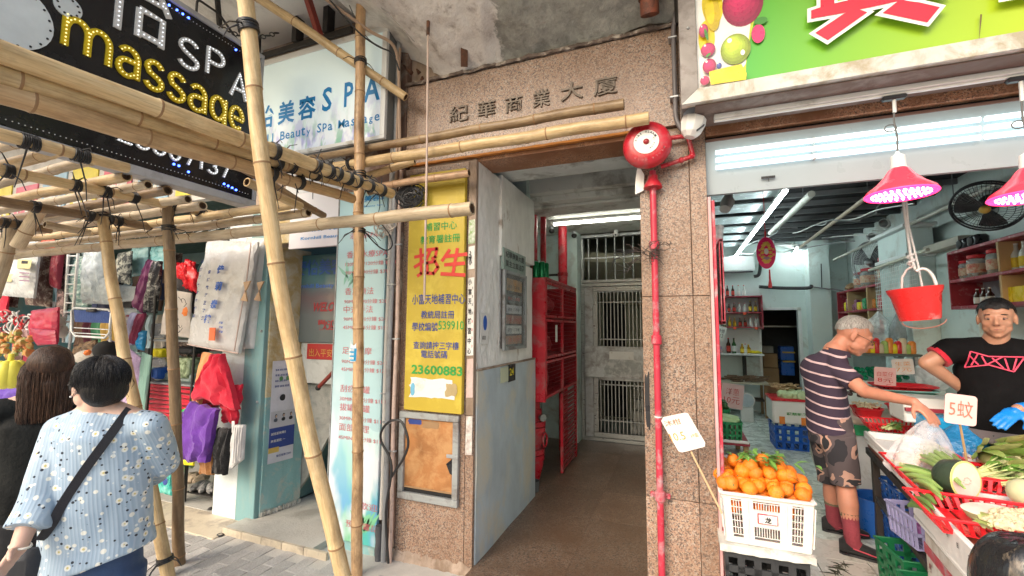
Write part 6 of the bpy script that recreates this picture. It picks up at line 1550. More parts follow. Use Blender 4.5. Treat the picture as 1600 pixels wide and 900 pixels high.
jar(RX+.12,onX(1551,405,RX+.1).y,2.065,.06,.22,'narrow plastic jar beside the timber divider above the shopkeeper',DRY)
for i in range(3):bottle(RX+.10,onX(1528+10*i,470,RX+.1).y,1.815,.15,.027,BRG,WHITEPL,WLAB,'small brown bottle with white cap on the lower shelf above the shopkeeper','small brown bottles above the shopkeeper')
for i in range(3):bottle(RX+.10,onX(1574+14*i,400,RX+.1).y,2.065,.22,.036,PALEG,WHITEPL,YLAB,'clear bottle with yellow label right of the timber divider','clear bottles right of the timber divider')
for i in range(2):solo('yellow_box',MB().bx(RX+.03,RX+.13,1.72+.14*i,1.85+.14*i,1.815,1.935,.003),plastic('bright yellow',(.82,.62,.02)),'bright yellow carton on the lower shelf left of the timber divider','box','yellow cartons on the lower shelf')
for i in range(2):solo('yellow_box',MB().bx(RX+.03,RX+.13,1.30+.13*i,1.42+.13*i,1.815,1.97,.003),plastic('bright yellow',(.82,.62,.02)),'yellow and green carton on the lower shelf right of the timber divider','box','yellow green cartons on the lower shelf')
for i in range(2):solo('green_box_label',MB().bx(RX+.025,RX+.0295,1.32+.13*i,1.40+.13*i,1.83,1.88),plastic('leaf green',(.15,.45,.10)),'green printed patch on a yellow carton','label','green patches on yellow cartons')
solo('yellow_packet',MB().bx(RX+.05,RX+.15,1.25,1.38,2.336,2.42,.01),YELP,'yellow packet lying on top of the shelf at the right edge','packet')
t=thing('speaker_box','small black twin speaker on top of the shelf above the shopkeeper','speaker',(RX+.1,2.4,2.34))
for dy in (0,.17):part('speaker',MB().box((RX+.1,2.35+dy,2.39),(.1,.15,.11),.02),BLACKP,t);part('cone',MB().ball((RX+.045,2.35+dy,2.39),(.01,.04,.04)),DARKM,t)
# packets and jars on the deep shelf
PC=[plastic('lime',(.35,.70,.05)),RED,plastic('orange pack',(.75,.25,.04)),WHITEPL,plastic('dull purple',(.25,.08,.15)),YELP,CARD,GREENP]
for zi,z in enumerate(S2Z[:3]):
 y=S2Y0+.04;k=0
 while y<S2Y1-.14:
  w_=random.uniform(.06,.13);h=random.uniform(.09,.2)
  if zi==1 and 4.85<y<5.0:w_=.16;h=.11;m_=PC[0]
  else:m_=random.choice(PC[1:])
  solo('food_packet',MB().box((RX+.07+random.uniform(0,.03),y+w_/2,z+.016+h/2),(.06,w_,h),.012,Matrix.Rotation(random.uniform(-.12,.12),3,'X')),m_,'coloured food packet on the %s board of the deep red shelf'%['bottom','middle','upper'][zi],'packet','food packets on the %s board of the deep shelf'%['bottom','middle','upper'][zi])
  y+=w_+random.uniform(.0,.03)
jar(RX+.12,onX(1344,430,RX).y,2.196,.12,.26,'fat jar with red lid on top of the deep red shelf',DRY)
jar(RX+.12,onX(1331,430,RX).y,2.196,.10,.24,'second fat jar further back on top of the deep red shelf',DRY)
jar(RX+.12,onX(1369,425,RX).y,2.196,.10,.34,'tall jar with a yellow flower lid nearest on top of the deep red shelf',DRY)
b=MB().ball((RX+.12,onX(1369,385,RX).y,2.58),(.06,.07,.05),amp=.4);solo('yellow_flower_knob',b,YELP,'yellow knotted cloth on the lid of the tall jar','decoration')
solo('brown_sack',MB().ball((RX+.1,onX(1318,443,RX).y,2.25),(.08,.12,.06),amp=.5),CARD,'brown packet at the far end on top of the deep red shelf','packet')
def fan(label,c,r,nrm,hub):
 t=thing('wall_fan',label,'fan',c);q=V(nrm).normalized().to_track_quat('Z','Y').to_matrix();FB=MT('dark_fan_guard',(.05,.055,.06),.35,.4)
 for s in (-.03,.05):part('guard_ring',MB().tube([V(c)+q@V((r*math.cos(a),r*math.sin(a),s*.4)) for a in [i*math.pi/18 for i in range(36)]],.008,6,closed=True),FB if hub else STEEL,t)
 g=MB()
 for i in range(48):
  a=i*math.pi/24;g.tube([V(c)+q@V((r*.2*math.cos(a),r*.2*math.sin(a),.06)),V(c)+q@V((r*.7*math.cos(a+.1),r*.7*math.sin(a+.1),.05)),V(c)+q@V((r*math.cos(a+.15),r*math.sin(a+.15),.0))],.002,4)
 for rr in (.35,.55,.75,.9):g.tube([V(c)+q@V((r*rr*math.cos(a),r*rr*math.sin(a),.055*(1.02-rr*.6))) for a in [i*math.pi/16 for i in range(32)]],.002,4,closed=True)
 part('guard_wires',g,FB if hub else STEEL,t,kind='stuff')
 for i in range(3):
  a0=i*2.094
  part('blade',MB().grid(lambda a,b:V(c)+q@V((r*(.15+.72*b)*math.cos(a0+a*(1.3-.3*b)),r*(.15+.72*b)*math.sin(a0+a*(1.3-.3*b)),.0+.03*a)),6,5),MT('dark_fan_blade',(.06,.065,.07),.3),t)
 part('hub',MB().ball(V(c)+q@V((0,0,.05)),r*.16),OG if hub else ALU,t)
 part('motor',MB().ball(V(c)+q@V((0,0,-.06)),(r*.3,r*.3,r*.3)),BLACKP,t)
fan('big black wall fan with a yellow hub above the right shelf',onX(1542,322,2.25),.21,(-.55,-.55,-.62),True)
fan('grey wall fan behind the jars of the deep shelf',onX(1362,410,2.55),.30,(-.9,-.45,-.05),False)
part('bracket',MB().cyl(onX(1542,322,2.25),(2.68,1.9,2.9),.015),DARKM,[o for o in COL.objects if o.name.startswith('wall_fan')][0])
# wire grid, bags
t=thing('wire_grid_panel','white wire grid panel hung on the pale column','wire grid',(2.34,3.6,1.7))
g=MB();y0,y1,z0,z1=3.05,4.1,1.75,2.36
for i in range(22):y=y0+(y1-y0)*i/21;g.cyl((2.33,y,z0),(2.33,y,z1),.003,n=5)
for i in range(14):z=z0+(z1-z0)*i/13;g.cyl((2.326,y0,z),(2.326,y1,z),.003,n=5)
part('wires',g,WHITEPL,t,kind='stuff');part('top_rod',MB().cyl((2.31,y0-.3,z1+.03),(2.31,y1+.1,z1-.0),.018),MT('cream_rod',(.60,.58,.48),.5),t)
def softbag(c,s,seed,n=18,m_=16,flat=1.0):
 def f(a,b):
  th=a*2*math.pi;z=b;k=math.sin(math.pi*min(1,b*.9+.08))**.5;k*=(1-.75*max(0,b-.72)/.28)
  d=V((math.cos(th),math.sin(th),z));r=k*(1+.28*noise.noise(V((d.x*1.6,d.y*1.6,z*2.5+seed)))+.10*noise.noise(V((d.x*5,d.y*5,z*6+seed))))
  return V(c)+V((d.x*r*s[0]*flat,d.y*r*s[1],(z-.0)*s[2]))
 return MB().grid(f,n*2,m_*2)
solo('plastic_bag_bundle',softbag(onX(1376,540,2.25),(.12,.14,.42),4),FILM,'bundle of clear plastic bags hanging under the wire grid','plastic bags')
solo('plastic_bag_bundle',softbag(onX(1405,560,2.25),(.07,.10,.5),7),clear('grey_film',(.35,.38,.40),.6,.2,.8),'long grey plastic bag roll hanging by the pale column','plastic bags')
solo('plastic_bag_bundle',softbag(onX(1457,610,2.2),(.12,.16,.30),9),clear('milky_film',(.72,.76,.78),.75,.3,.8),'white carrier bag bundle hanging beside the shopkeeper elbow','plastic bags')

# ======== PRODUCE
FZ=.124
LEAF=MT('leaf_green',(.14,.30,.05),.55,var=.35,sc=20);LEAFL=MT('light_leaf',(.36,.52,.14),.55,var=.25,sc=16);LEAFY=MT('cabbage_leaf',(.58,.64,.30),.5,var=.2,sc=14)
def leafblade(b,p,d,l,w_,curl=.3,up=V((0,0,1))):
 d=V(d).normalized();s=d.cross(up)
 if s.length<.01:s=V((1,0,0))
 s.normalize();n=s.cross(d)
 rows_=[]
 for i in range(5):
  t_=i/4;wd=w_*math.sin(math.pi*(t_*.86+.10));c=V(p)+d*l*t_+n*(-curl*l*t_*t_)
  rows_.append((c-s*wd+n*wd*.35,c,c+s*wd+n*wd*.35))
 vs=[q for r in rows_ for q in r];fs=[]
 for i in range(4):
  for j in range(2):a=i*3+j;fs.append((a,a+1,a+4,a+3))
 b.add(vs,fs)
def tub(label,c,rx,ry,h,mat,nm='basin',cat='basin',rot=0,ribs=False,flare=1.25):
 t=thing(nm,label,cat,c);rm=Matrix.Rotation(rot,3,'Z')
 prof=[(0,0),(1/flare,0),(1,h),(1.06,h+.004),(1.06,h-.006),(.985,h-.01),(1/flare-.03,.006),(0,.006)]
 n=32;vs=[];fs=[]
 for r,z in prof:
  for j in range(n):
   a=2*math.pi*j/n;ca,sa=math.cos(a),math.sin(a);k=(abs(ca)**4+abs(sa)**4)**-.25 if ribs else 1
   vs.append(V(c)+rm@V((r*rx*ca*k,r*ry*sa*k,z)))
 for i in range(len(prof)-1):
  for j in range(n):fs.append((i*n+j,i*n+(j+1)%n,(i+1)*n+(j+1)%n,(i+1)*n+j))
 b=MB().add(vs,fs);part('shell',b,mat,t);return t
# orange crate on foam on a black crate
OX0,OX1,OY0,OY1=.175,.575,-.15,.22
cx,cy=(OX0+OX1)/2,(OY0+OY1)/2
crate('black ventilated crate standing by the red track under the crate of oranges',(cx-.01,cy,FZ),.37,.35,.335,MT('black_crate',(.03,.032,.036),.4),6,5,0,.010,taper=.02)
solo('foam_board',MB().grid(lambda a,b:(OX0-.02+.42*a,OY0-.02+.40*b,.462+.012*noise.noise(V((a*6,b*6,1)))),14,12,(0,0,.035)),MT('dirty_foam',(.62,.62,.58),.8,dirt=(.42,.40,.36),da=.4,ds=8,bmp=.6),'dirty white foam board between the black crate and the orange crate','board')
WCR=MT('translucent_white_crate',(.72,.68,.64),.3,var=.04,bmp=0,sss=.25)
t=thing('orange_crate','white slotted plastic crate heaped with oranges outside the shop','crate',(cx,cy,.50))
H=.245
def cp(x,y,z):k=1+.09*(z/H);return V((cx+x*k,cy+y*k,.500+z))
for sd_,(L_,f) in enumerate(((.19,lambda u,z,d:cp(u,-.175+d,z)),(.19,lambda u,z,d:cp(-u,.175-d,z)),(.175,lambda u,z,d:cp(-.19+d,-u,z)),(.175,lambda u,z,d:cp(.19-d,u,z)))):
 b=MB()
 def sl(u0,u1,z0,z1,d0=0,d1=.004):
  vs=[f(u0,z0,d0),f(u1,z0,d0),f(u1,z1,d0),f(u0,z1,d0),f(u0,z0,d1),f(u1,z0,d1),f(u1,z1,d1),f(u0,z1,d1)]
  b.add(vs,[(0,1,2,3),(7,6,5,4),(0,4,5,1),(1,5,6,2),(2,6,7,3),(3,7,4,0)])
 hl=L_-.0045
 sl(-hl,hl,0,.03);sl(-hl,hl,.222,H)
 wins=[(-.150,-.105,.045,.215),(-.055,.055,.178,.215),(-.055,.055,.045,.095),(.105,.150,.045,.215)]
 xs_=[-hl,-.150,-.105,-.055,.055,.105,.150,hl]
 sl(xs_[0],xs_[1],.0301,.2219);sl(xs_[2],xs_[3],.0301,.2219);sl(xs_[4],xs_[5],.0301,.2219);sl(xs_[6],xs_[7],.0301,.2219)
 sl(-.055,.055,.0955,.1775)
 for x0,x1,z0,z1 in wins:
  n=max(3,int((x1-x0)/.011));st=(x1-x0)/n
  for i in range(1,n):sl(x0+st*i-.0016,x0+st*i+.0016,z0,z1)
  m_=max(1,int((z1-z0)/.03))
  for j in range(m_+1):zz_=z0+(z1-z0)*j/m_;sl(x0,x1,zz_-.002,zz_+.002)
 for x in (-.19,-.08,0.08,.19):sl(max(-hl,x-.003),min(hl,x+.003),.03,.222,-.005,0)
 part('slotted_side',b,WCR,t,kind='stuff')
part('floor',MB().bx(cx-.185,cx+.185,cy-.17,cy+.17,.500,.504),WCR,t)
for a,b_ in (((-.19,-.175),(.19,-.175)),((.19,-.175),(.19,.175)),((.19,.175),(-.19,.175)),((-.19,.175),(-.19,-.175))):
 part('rim',MB().bar(cp(*a,H),cp(*b_,H),.022,.016,.005),WCR,t)
a=cp(-.035,-.175,.12);part('label_frame',MB().bx(a.x-.005,a.x+.085,a.y-.008,a.y-.003,a.z-.005,a.z+.045,.002),REDPIPE,t);part('paper_label',MB().bx(a.x,a.x+.08,a.y-.010,a.y-.0081,a.z,a.z+.04),PAPER,t)
letters('龙',INKB,t,(a.x+.025,a.y-.0102,a.z+.004),(1,0,0),(0,0,1),hg=.03,bold=.03)
ORG=MT('orange_peel',(.86,.22,.012),.34,var=.16,sc=14,bmp=.45,bs=260,hv=.16,dirt=(.66,.30,.04),da=.2,ds=18,rnd=True)
om=[]
for k in range(4):
 b=MB().ball((0,0,0),(.037,.036,.032+.002*k),22,15,None,.10,seed=k);b.mi=1;b.ball((0,0,.0325+.002*k),(.0045,.0045,.002),7,4)
 om.append(b.mesh('orange',V((0,0,0)),[ORG,MT('orange_calyx',(.16,.20,.05),.7)],80))
n_or=0
placed=[]
for layer,(z,inset) in enumerate(((.665,.035),(.725,.030),(.780,.035),(.828,.07))):
 for i in range(7):
  for j in range(6):
   x=cx-.19+inset+.0655*i+(.03 if layer%2 else 0)+random.uniform(-.007,.007);y=cy-.165+inset+.064*j+(.03 if layer%2 else 0)+random.uniform(-.007,.007)
   if x>cx+.20-inset or y>cy+.185-inset:continue
   if layer==0 and cx-.12<x<cx+.12 and cy-.10<y<cy+.12:continue
   k=random.choice((0,1,2,3));o=bpy.data.objects.new('orange',om[k]);COL.objects.link(o);o.location=(x,y,z+random.uniform(-.005,.006));o.rotation_euler=(random.uniform(0,3),random.uniform(0,3),0)
   s_=random.uniform(.86,1.12);o.scale=(s_,s_,s_)
   setp(o,label='round ripe orange heaped in the white crate outside the shop',category='orange',group='oranges heaped in the white crate')
for ex,ey,ez in ((-.19,-.13,.775),(-.20,-.02,.79),(-.19,.10,.80),(-.17,.17,.80),(-.06,.18,.81),(.06,.19,.80),(.17,.16,.79),(.20,.05,.78),(.19,-.07,.775),(.17,-.15,.77),(.05,-.165,.77),(-.07,-.17,.775),(.13,-.06,.83),(-.12,.06,.85),(.02,.02,.875),(.10,.08,.86),(-.05,-.06,.86)):
 o=bpy.data.objects.new('orange',random.choice(om));COL.objects.link(o);o.location=(cx+ex,cy+ey,ez);o.rotation_euler=(random.uniform(0,3),random.uniform(0,3),0);setp(o,label='round ripe orange heaped in the white crate outside the shop',category='orange',group='oranges heaped in the white crate')
b=MB()
for k in range(60):
 p=V((cx+random.gauss(.0,.08),cy+random.gauss(.02,.04),.885+random.uniform(-.015,.02)));a=random.uniform(0,6.28)
 leafblade(b,p,(math.cos(a),math.sin(a),random.uniform(-.2,.5)),random.uniform(.05,.08),.012)
for k in range(7):
 p=V((cx+random.gauss(.02,.05),cy+.02,.85));b.tube([p,p+V((random.uniform(-.06,.06),0,.03)),p+V((random.uniform(-.1,.1),.02,.06))],.002,5)
o=solo('orange_twigs',b,LEAF,'leafy green twigs lying on top of the heap of oranges','leaves');o['kind']='stuff'
b=MB();leafblade(b,(cx+.10,cy-.08,.835),(1,.1,-.1),.08,.026);solo('orange_leaf',b,LEAF,'single dark green leaf on the right of the oranges','leaf')
# price card on a stick against the pier
q=onY(1071,677,-.22)
t=thing('price_card','white price card on a bamboo stick leaning against the granite pier','price sign',(q.x,q.y,q.z))
pts=[onY(x,y,-.22+(.0)) for x,y in ((1033,658),(1036,652),(1070,645),(1075,646),(1102,692),(1101,698),(1066,707),(1060,705))]
part('card',MB().add([p for p in pts]+[p+V((0,.004,0)) for p in pts],[tuple(range(8)),tuple(range(15,7,-1))]+[(i,i+8,(i+1)%8+8,(i+1)%8) for i in range(8)]),MT('warm_white_card',(.76,.70,.66),.45,bmp=0),t)
u=(onY(1072,648,-.22)-onY(1036,655,-.22)).normalized();v=(onY(1036,655,-.22)-onY(1062,705,-.22));v=(v-u*v.dot(u)*.4).normalized()
INKBR=MT('brown_marker',(.36,.16,.05),.6,bmp=0)
letters('沐柑',INKBR,t,onY(1040,667,-.22),u,v,wd=.085,hg=.032,bold=-.004);letters('10.5',INKO,t,onY(1050,690,-.22),u,v,wd=.075,hg=.042,bold=.0);letters('x9盒',INKO,t,onY(1080,684,-.22),u,v,wd=.04,hg=.022,bold=-.005)
part('stick',MB().cyl(onY(1080,706,-.212),onY(1128,802,-.19),.005,n=8),MT('bamboo_stick',(.66,.46,.26),.5),t)
# the long produce table
TZ=.80
TA,TB=V((1.22,1.16,0)),V((.97,-.70,0))
def edge(s,off=0):p=TA.lerp(TB,s);return p+V((off,0,0))
t=thing('produce_table','long wooden produce table on dark steel legs at the shop front','table',(1.6,.2,.12))
TOPM=MT('red_brown_table_edge',(.36,.09,.05),.5,dirt=(.20,.10,.07),da=.4,ds=6)
part('top',MB().prism([(TA.x,TA.y),(TB.x,TB.y),(2.2,-.70),(2.2,.55),(1.75,.62),(1.6,1.16)],(0,0,TZ-.04),(1,0,0),(0,1,0),(0,0,.032)),TOPM,t)
part('edge_rail',MB().bar(V((TA.x+.0,TA.y,TZ-.065)),V((TB.x,TB.y,TZ-.065)),.03,.045,.003),DARKM,t)
LEGM=MT('dark_brown_steel',(.05,.04,.035),.5)
lg=onZ(1363,832,FZ)
for x,y in ((TA.x+.03,TA.y-.02),(TB.x+.05,TB.y+.05),(1.55,1.10),(2.1,-.6),(2.1,.5)):part('leg',MB().bx(x-.02,x+.02,y-.02,y+.02,FZ,TZ-.088,.003),LEGM,t)
part('lower_rail',MB().bar(V((TA.x+.03,TA.y-.045,.42)),V((TB.x+.05,TB.y+.075,.42)),.035,.035,.003),LEGM,t)
part('lower_board',MB().prism([(TA.x+.06,TA.y-.06),(TB.x+.09,TB.y+.06),(1.7,-.6),(1.7,.9)],(0,0,.44),(1,0,0),(0,1,0),(0,0,.012)),MT('worn_plywood',(.42,.34,.26),.7,dirt=(.25,.2,.16),da=.4),t)
# things under and beside it
lx=onZ(1425,815,.45)
crate('lilac slotted basket on the lower board of the produce table',(1.26,.36,.455),.34,.26,.16,LILAC,9,2,.1)
o=solo('purple_packets',MB().ball((1.26,.36,.52),(.13,.10,.05),amp=.5,seed=2),plastic('pinkish purple',(.50,.16,.48)),'pink and purple packets inside the lilac basket','packet')
crate('dark blue crate on the floor behind the front table leg',(1.48,1.0,FZ),.42,.34,.22,BLUEP,6,4)
crate('second dark blue crate stacked on the one behind the table leg',(1.48,1.0,FZ+.235),.42,.34,.20,BLUEP,6,4)
solo('blue_tub',MB().lathe([(.0,0),(.13,0),(.16,.26),(.15,.26),(.12,.02)],(1.30,1.28,FZ),24),BLUEP,'round blue tub on the floor beside the customer shoes','tub')
crate('dark green crate on the floor under the lilac basket',(1.20,.42,FZ),.30,.28,.25,MT('deep_green',(.01,.16,.06),.4),4,4,.1)
crate('second dark green crate nearer the street under the table',(1.16,.02,FZ),.30,.28,.25,MT('deep_green',(.01,.16,.06),.4),4,4,.1)
solo('grey_board',MB().box((1.12,-.12,.34),(.03,.30,.40),.004,Matrix.Rotation(.35,3,'Y')),MT('pale_plank',(.52,.48,.44),.7,stretch=(1,1,.3)),'pale plank leaning against the front dark green crate','plank')
solo('cardboard_box',MB().bx(1.42,1.72,-.1,.75,.455,.70,.006),MT('pale_carton',(.46,.38,.32),.8),'pale carton on the lower board right of the lilac basket','box')
# foam trays along the near edge
FOAM=MT('white_foam',(.76,.75,.73),.7,var=.04,bmp=.3)
def foamtray(label,s0,s1,z,h,wd_,off=.0,mat=FOAM,band=None):
 a,b=edge(s0,off),edge(s1,off);d=(b-a).normalized();nrm=V((-d.y,d.x,0));nrm=nrm if nrm.x>0 else -nrm
 t=thing('foam_tray',label,'foam tray',(a+b)/2+V((0,0,z)))
 L=(b-a).length;rm=Matrix((d,nrm,V((0,0,1)))).transposed();c=(a+b)/2+nrm*wd_/2+V((0,0,z))
 part('base',MB().box(c+V((0,0,.01)),(L,wd_,.02),.004,rm),mat,t)
 for s in (-1,1):
  part('long_wall',MB().box(c+nrm*s*(wd_/2-.011)+V((0,0,.0205+h/2)),(L,.022,h-.001),.005,rm),mat,t)
  part('short_wall',MB().box(c+d*s*(L/2-.011)+V((0,0,.0205+h/2)),(.022,wd_-.0445,h-.001),.005,rm),mat,t)
 if band:part('printed_band',MB().box(c-nrm*(wd_/2+.001)+V((0,0,.02+h*.25)),(L*.98,.002,h*.3),0,rm),band,t)
 return t,c,rm
foamtray('white foam tray nearest the customer at the back end of the table',.0,.30,TZ,.05,.42,-.02)
foamtray('white foam tray of beans with a red-brown edge in the middle of the table',.31,.62,TZ-.01,.035,.45,-.03)
tt,c,rm=foamtray('tall white foam box with black marks and red printing at the street end',.64,1.06,TZ-.10,.12,.50,-.05)
d=rm@V((1,0,0));nr=rm@V((0,1,0))
for k in range(6):letters('日期'[k%2],INKB,tt,c-nr*.253+d*(-.26+.10*k)+V((0,0,.09)),d,(0,0,1),hg=.018,bold=.04,lift=.0 if True else 0)
FOAMD=MT('scuffed_foam',(.62,.59,.55),.8,var=.08,dirt=(.46,.40,.34),da=.45,ds=5)
tt=thing('foam_box','large scuffed foam box with a red printed band below the street end of the table','foam box',V((1.1,-.5,FZ)))
a,b_=edge(.66,-.03),edge(1.05,-.03);cc_b=(a+b_)/2+nr*.22
part('box',MB().box(cc_b+V((0,0,(FZ+TZ-.11)/2)),(.70,.44,TZ-.11-FZ),.02,rm),FOAMD,tt)
part('red_band',MB().box(cc_b-nr*.2215+V((0,0,TZ-.20)),(.69,.002,.045),0,rm),REDPIPE,tt)
for k in range(5):letters('鮮菜行'[k%3],REDDARK,tt,cc_b-nr*.223+d*(-.28+.13*k)+V((0,0,TZ-.28)),d,(0,0,1),hg=.04,bold=.03)
# red baskets on the table
RB=MT('bright_red_basket',(.80,.02,.03),.3,bmp=0)
def basket(label,c,L,W,h=.07,rot=0,mat=RB):
 return crate(label,c,L,W,h,mat,14,1,rot,.004,cat='basket',lidrim=.012,taper=.08)
AN=math.atan2((TB-TA).x,-(TB-TA).y)*-1
rb=[('red slotted basket at the back end of the produce table near the customer',(1.42,.98),.36,.26),('shallow red basket of green beans beside the cut winter melon',(1.52,.22),.40,.28),('red slotted basket under the cut winter melon',(1.36,-.12),.46,.34),('red basket of pale gourd slices at the street end',(1.32,-.46),.44,.32),('red basket in the middle back of the table by the leafy greens',(1.86,.02),.44,.34)]
_o=[onZ(1398,676,TZ),onZ(1470,752,TZ),onZ(1530,790,TZ),onZ(1560,835,TZ),onZ(1590,745,TZ)]
for (lab,(x,y),L,W),q in zip(rb,_o):
 x,y=q.x,q.y
 basket(lab,(x,y,TZ+.02),L,W,.06,-.12)
# green beans / long gourds
BEAN=MT('long_bean_green',(.30,.46,.13),.45,var=.2,sc=9,hv=.12,rnd=True);BEAND=MT('dark_gourd_green',(.13,.24,.06),.4,var=.3,sc=9)
p0=onZ(1400,770,TZ+.06);
def stalk(px0,py0,px1,py1,z,r,mat,lab,nm='long_bean',cat='vegetable',group=None,arch=.02,r1=None):
 a=onZ(px0,py0,z);b=onZ(px1,py1,z+.02)
 m_=(a+b)/2+V((0,0,arch));k=[a,a.lerp(m_,.5)+V((0,0,arch*.3)),m_,m_.lerp(b,.5)+V((0,0,arch*.3)),b]
 return solo(nm,MB().tube(k,[r*.5,r,r,r*.9,(r1 or r*.35)],9),mat,lab,cat,group)
for k in range(11):
 stalk(1398+k*4+random.uniform(-6,6),728+3*k,1468+random.uniform(-4,16),748+3.2*k,TZ+.05+.012*(k%3),.013,BEAN if k%3 else BEAND,'long green gourd lying in the foam tray left of the winter melon',group='long gourds left of the winter melon')
for k in range(8):
 stalk(1440+random.uniform(-6,6),690+4*k,1502+random.uniform(-8,8),728+5*k,TZ+.10+.01*(k%3),.012,BEAN,'slender bean pod in the red basket behind the long gourds',group='bean pods behind the gourds')
for k in range(4):stalk(1420+5*k,790-8*k,1456+3*k,805-9*k,TZ+.03,.014,BEAND,'short green gourd at the outer edge of the foam tray',group='short gourds at the tray edge')
for k in range(7):stalk(1385+4*k,722+2*k,1420+3*k,735+2*k,TZ+.04,.011,LEAFY,'pale leek stalk sticking out from beneath the plastic bag',group='pale leeks under the plastic bag')
# winter melon, cut
MR=MT('melon_rind',(.035,.055,.035),.4,var=.3,sc=9,bmp=.3);MF=MT('melon_flesh',(.80,.68,.58),.45,var=.05,dirt=(.84,.76,.66),da=.4,ds=9,bmp=.1);MRY=MT('melon_rim',(.60,.64,.22),.45)
cm=onY(1510,766,-.15);
t=thing('winter_melon','upright cut winter melon with dark rind and pale pink flesh on the table','winter melon',(cm.x,cm.y,TZ))
axm=(CAM-cm);axm.z=0;axm.normalize();axm=V((.50,-.84,.06)).normalized()
q=axm.to_track_quat('Z','Y').to_matrix()
cm2=V((cm.x,cm.y,TZ+.045+.085))
part('rind',MB().lathe([(0,-.11),(.045,-.105),(.074,-.075),(.083,-.03),(.084,0)],cm2,30,q),MR,t);part('rim',MB().lathe([(.084,0),(.083,.003),(.076,.0035)],cm2,30,q,cap=False),MRY,t);part('flesh',MB().lathe([(.077,.0032),(.04,.0045),(0,.003)],cm2,26,q),MF,t)
for k in range(9):a=k*.7;part('seed',MB().ball(cm2+q@V((.018*math.cos(a),.018*math.sin(a)*.8,.006)),(.005,.003,.002),6,4),MT('pale_seed',(.74,.50,.42),.5),t)
g=onZ(1556,800,TZ+.09)
t=thing('gourd_slice','flat oval slice of pale gourd lying in the red basket at the street end','gourd',g)
part('rind',MB().lathe([(0,-.04),(.075,-.03),(.09,0)],g,28,Matrix.Rotation(.12,3,'X')@Matrix.Diagonal((1.15,.75,1)).to_3x3()),MT('pale_green_rind',(.42,.50,.26),.5),t);part('flesh',MB().lathe([(.09,0),(.084,.004),(0,.005)],g,28,Matrix.Rotation(.12,3,'X')@Matrix.Diagonal((1.15,.75,1)).to_3x3()),MF,t)
solo('whole_gourd',MB().ball(onZ(1604,772,TZ+.10),(.06,.07,.06),20,14),MT('pale_gourd_skin',(.55,.58,.36),.4,var=.12),'whole pale green gourd at the right edge beside the cut melon','gourd')
# pale cauliflower-like heads
CAU=MT('cream_floret',(.72,.62,.40),.7,var=.25,sc=40,bmp=.8,bs=80)
for k in range(7):
 c=onZ(1560+random.uniform(0,48),800+random.uniform(0,24),TZ+.10);b=MB()
 for j in range(26):a=random.uniform(0,6.28);rr=random.uniform(0,.04);b.ball(c+V((rr*math.cos(a),rr*math.sin(a),.02*(1-rr/.05))),.014,7,5,amp=.4,seed=j)
 solo('cream_cauliflower',b,CAU,'knobbly cream vegetable head at the bottom right of the table','vegetable','cream heads at the bottom right')
b=MB()
for k in range(9):p=onZ(1542+random.uniform(-6,10),822+random.uniform(-8,8),TZ+.09);leafblade(b,p,(random.uniform(-1,1),random.uniform(-1,1),.4),.06,.018)
solo('yellow_leaf_scrap',b,LEAFY,'yellow-green leaves at the edge of the cream heads','leaves')
# chinese cabbages and leafy greens at the back of the table
def cabbage(label,a,b_,r,m1,m2,group=None):
 a,b_=V(a),V(b_);d=(b_-a).normalized();u,w2=frame(d);t=thing('napa_cabbage',label,'cabbage',a,group);L=(b_-a).length
 part('heart',MB().tube([a,a+d*L*.3,a+d*L*.7,b_],[r*.45,r*.85,r*.8,r*.3],12),m1,t)
 for k in range(12):
  an=k*2.4;o_=u*math.cos(an)+w2*math.sin(an);lb=MB()
  leafblade(lb,a+o_*r*.55+d*.01,d+o_*.18,L*random.uniform(.85,1.08),r*.62,-.12 if k%2 else.08,o_)
  part('leaf',lb,m1 if k%3 else m2,t)
NAPA=MT('napa_cream',(.74,.70,.40),.5,var=.2,sc=20)
for k,(x0,y0,x1,y1) in enumerate(((1534,712,1590,742),(1545,700,1598,728),(1572,735,1612,752),(1550,690,1600,705),(1585,700,1625,722))):
 cabbage('yellow and cream Chinese cabbage, number of a row at the table back: '[:0]+['foremost cream Chinese cabbage at the back right of the table','cream Chinese cabbage just behind the foremost one','cream Chinese cabbage cut by the right edge of the picture','greener cabbage furthest back near the basins','greener cabbage behind at the right edge'][k],onZ(x0,y0,TZ+.08),onZ(x1,y1,TZ+.10),.05,NAPA if k<3 else LEAFL,LEAFL)
def greens(label,cx_,cy_,n,l,m1,z=.05,spread=10,dirx=1,seed=1):
 rnd=random.Random(seed);b=MB();s_=MB()
 for k in range(n):
  p=onZ(cx_+rnd.uniform(-spread,spread),cy_+rnd.uniform(-spread*.5,spread*.5),TZ+z);a=rnd.uniform(-.7,.7)+(0 if dirx>0 else math.pi)
  d_=V((math.cos(a)*.9,math.sin(a)*.9-.2,rnd.uniform(.15,.6)))
  s_.tube([p,p+d_*l*.4,p+d_*l*.75],[.006,.005,.003],6);leafblade(b,p+d_*l*.5,d_,l*.65,.022,.35)
 t=thing('leafy_greens',label,'leafy vegetables',onZ(cx_,cy_,TZ+z))
 part('leaves',b,m1,t,kind='stuff');part('stems',s_,LEAFY,t,kind='stuff')
greens('bunch of leafy green stalks behind the cut winter melon',1535,742,46,.16,LEAF,.07,16,1,3)
greens('bunch of thin green stalks fanning out at the right edge',1578,752,50,.17,LEAFL,.07,14,1,5)
greens('dark leafy bunch in the red basket near the customer',1385,668,18,.08,LEAF,.06,8,1,7)
greens('small pale greens beside the pink price card stick',1495,690,30,.09,LEAFL,.05,12,1,9)
greens('light green lettuce heap at the far right back',1590,705,40,.10,LEAFL,.10,14,1,11)
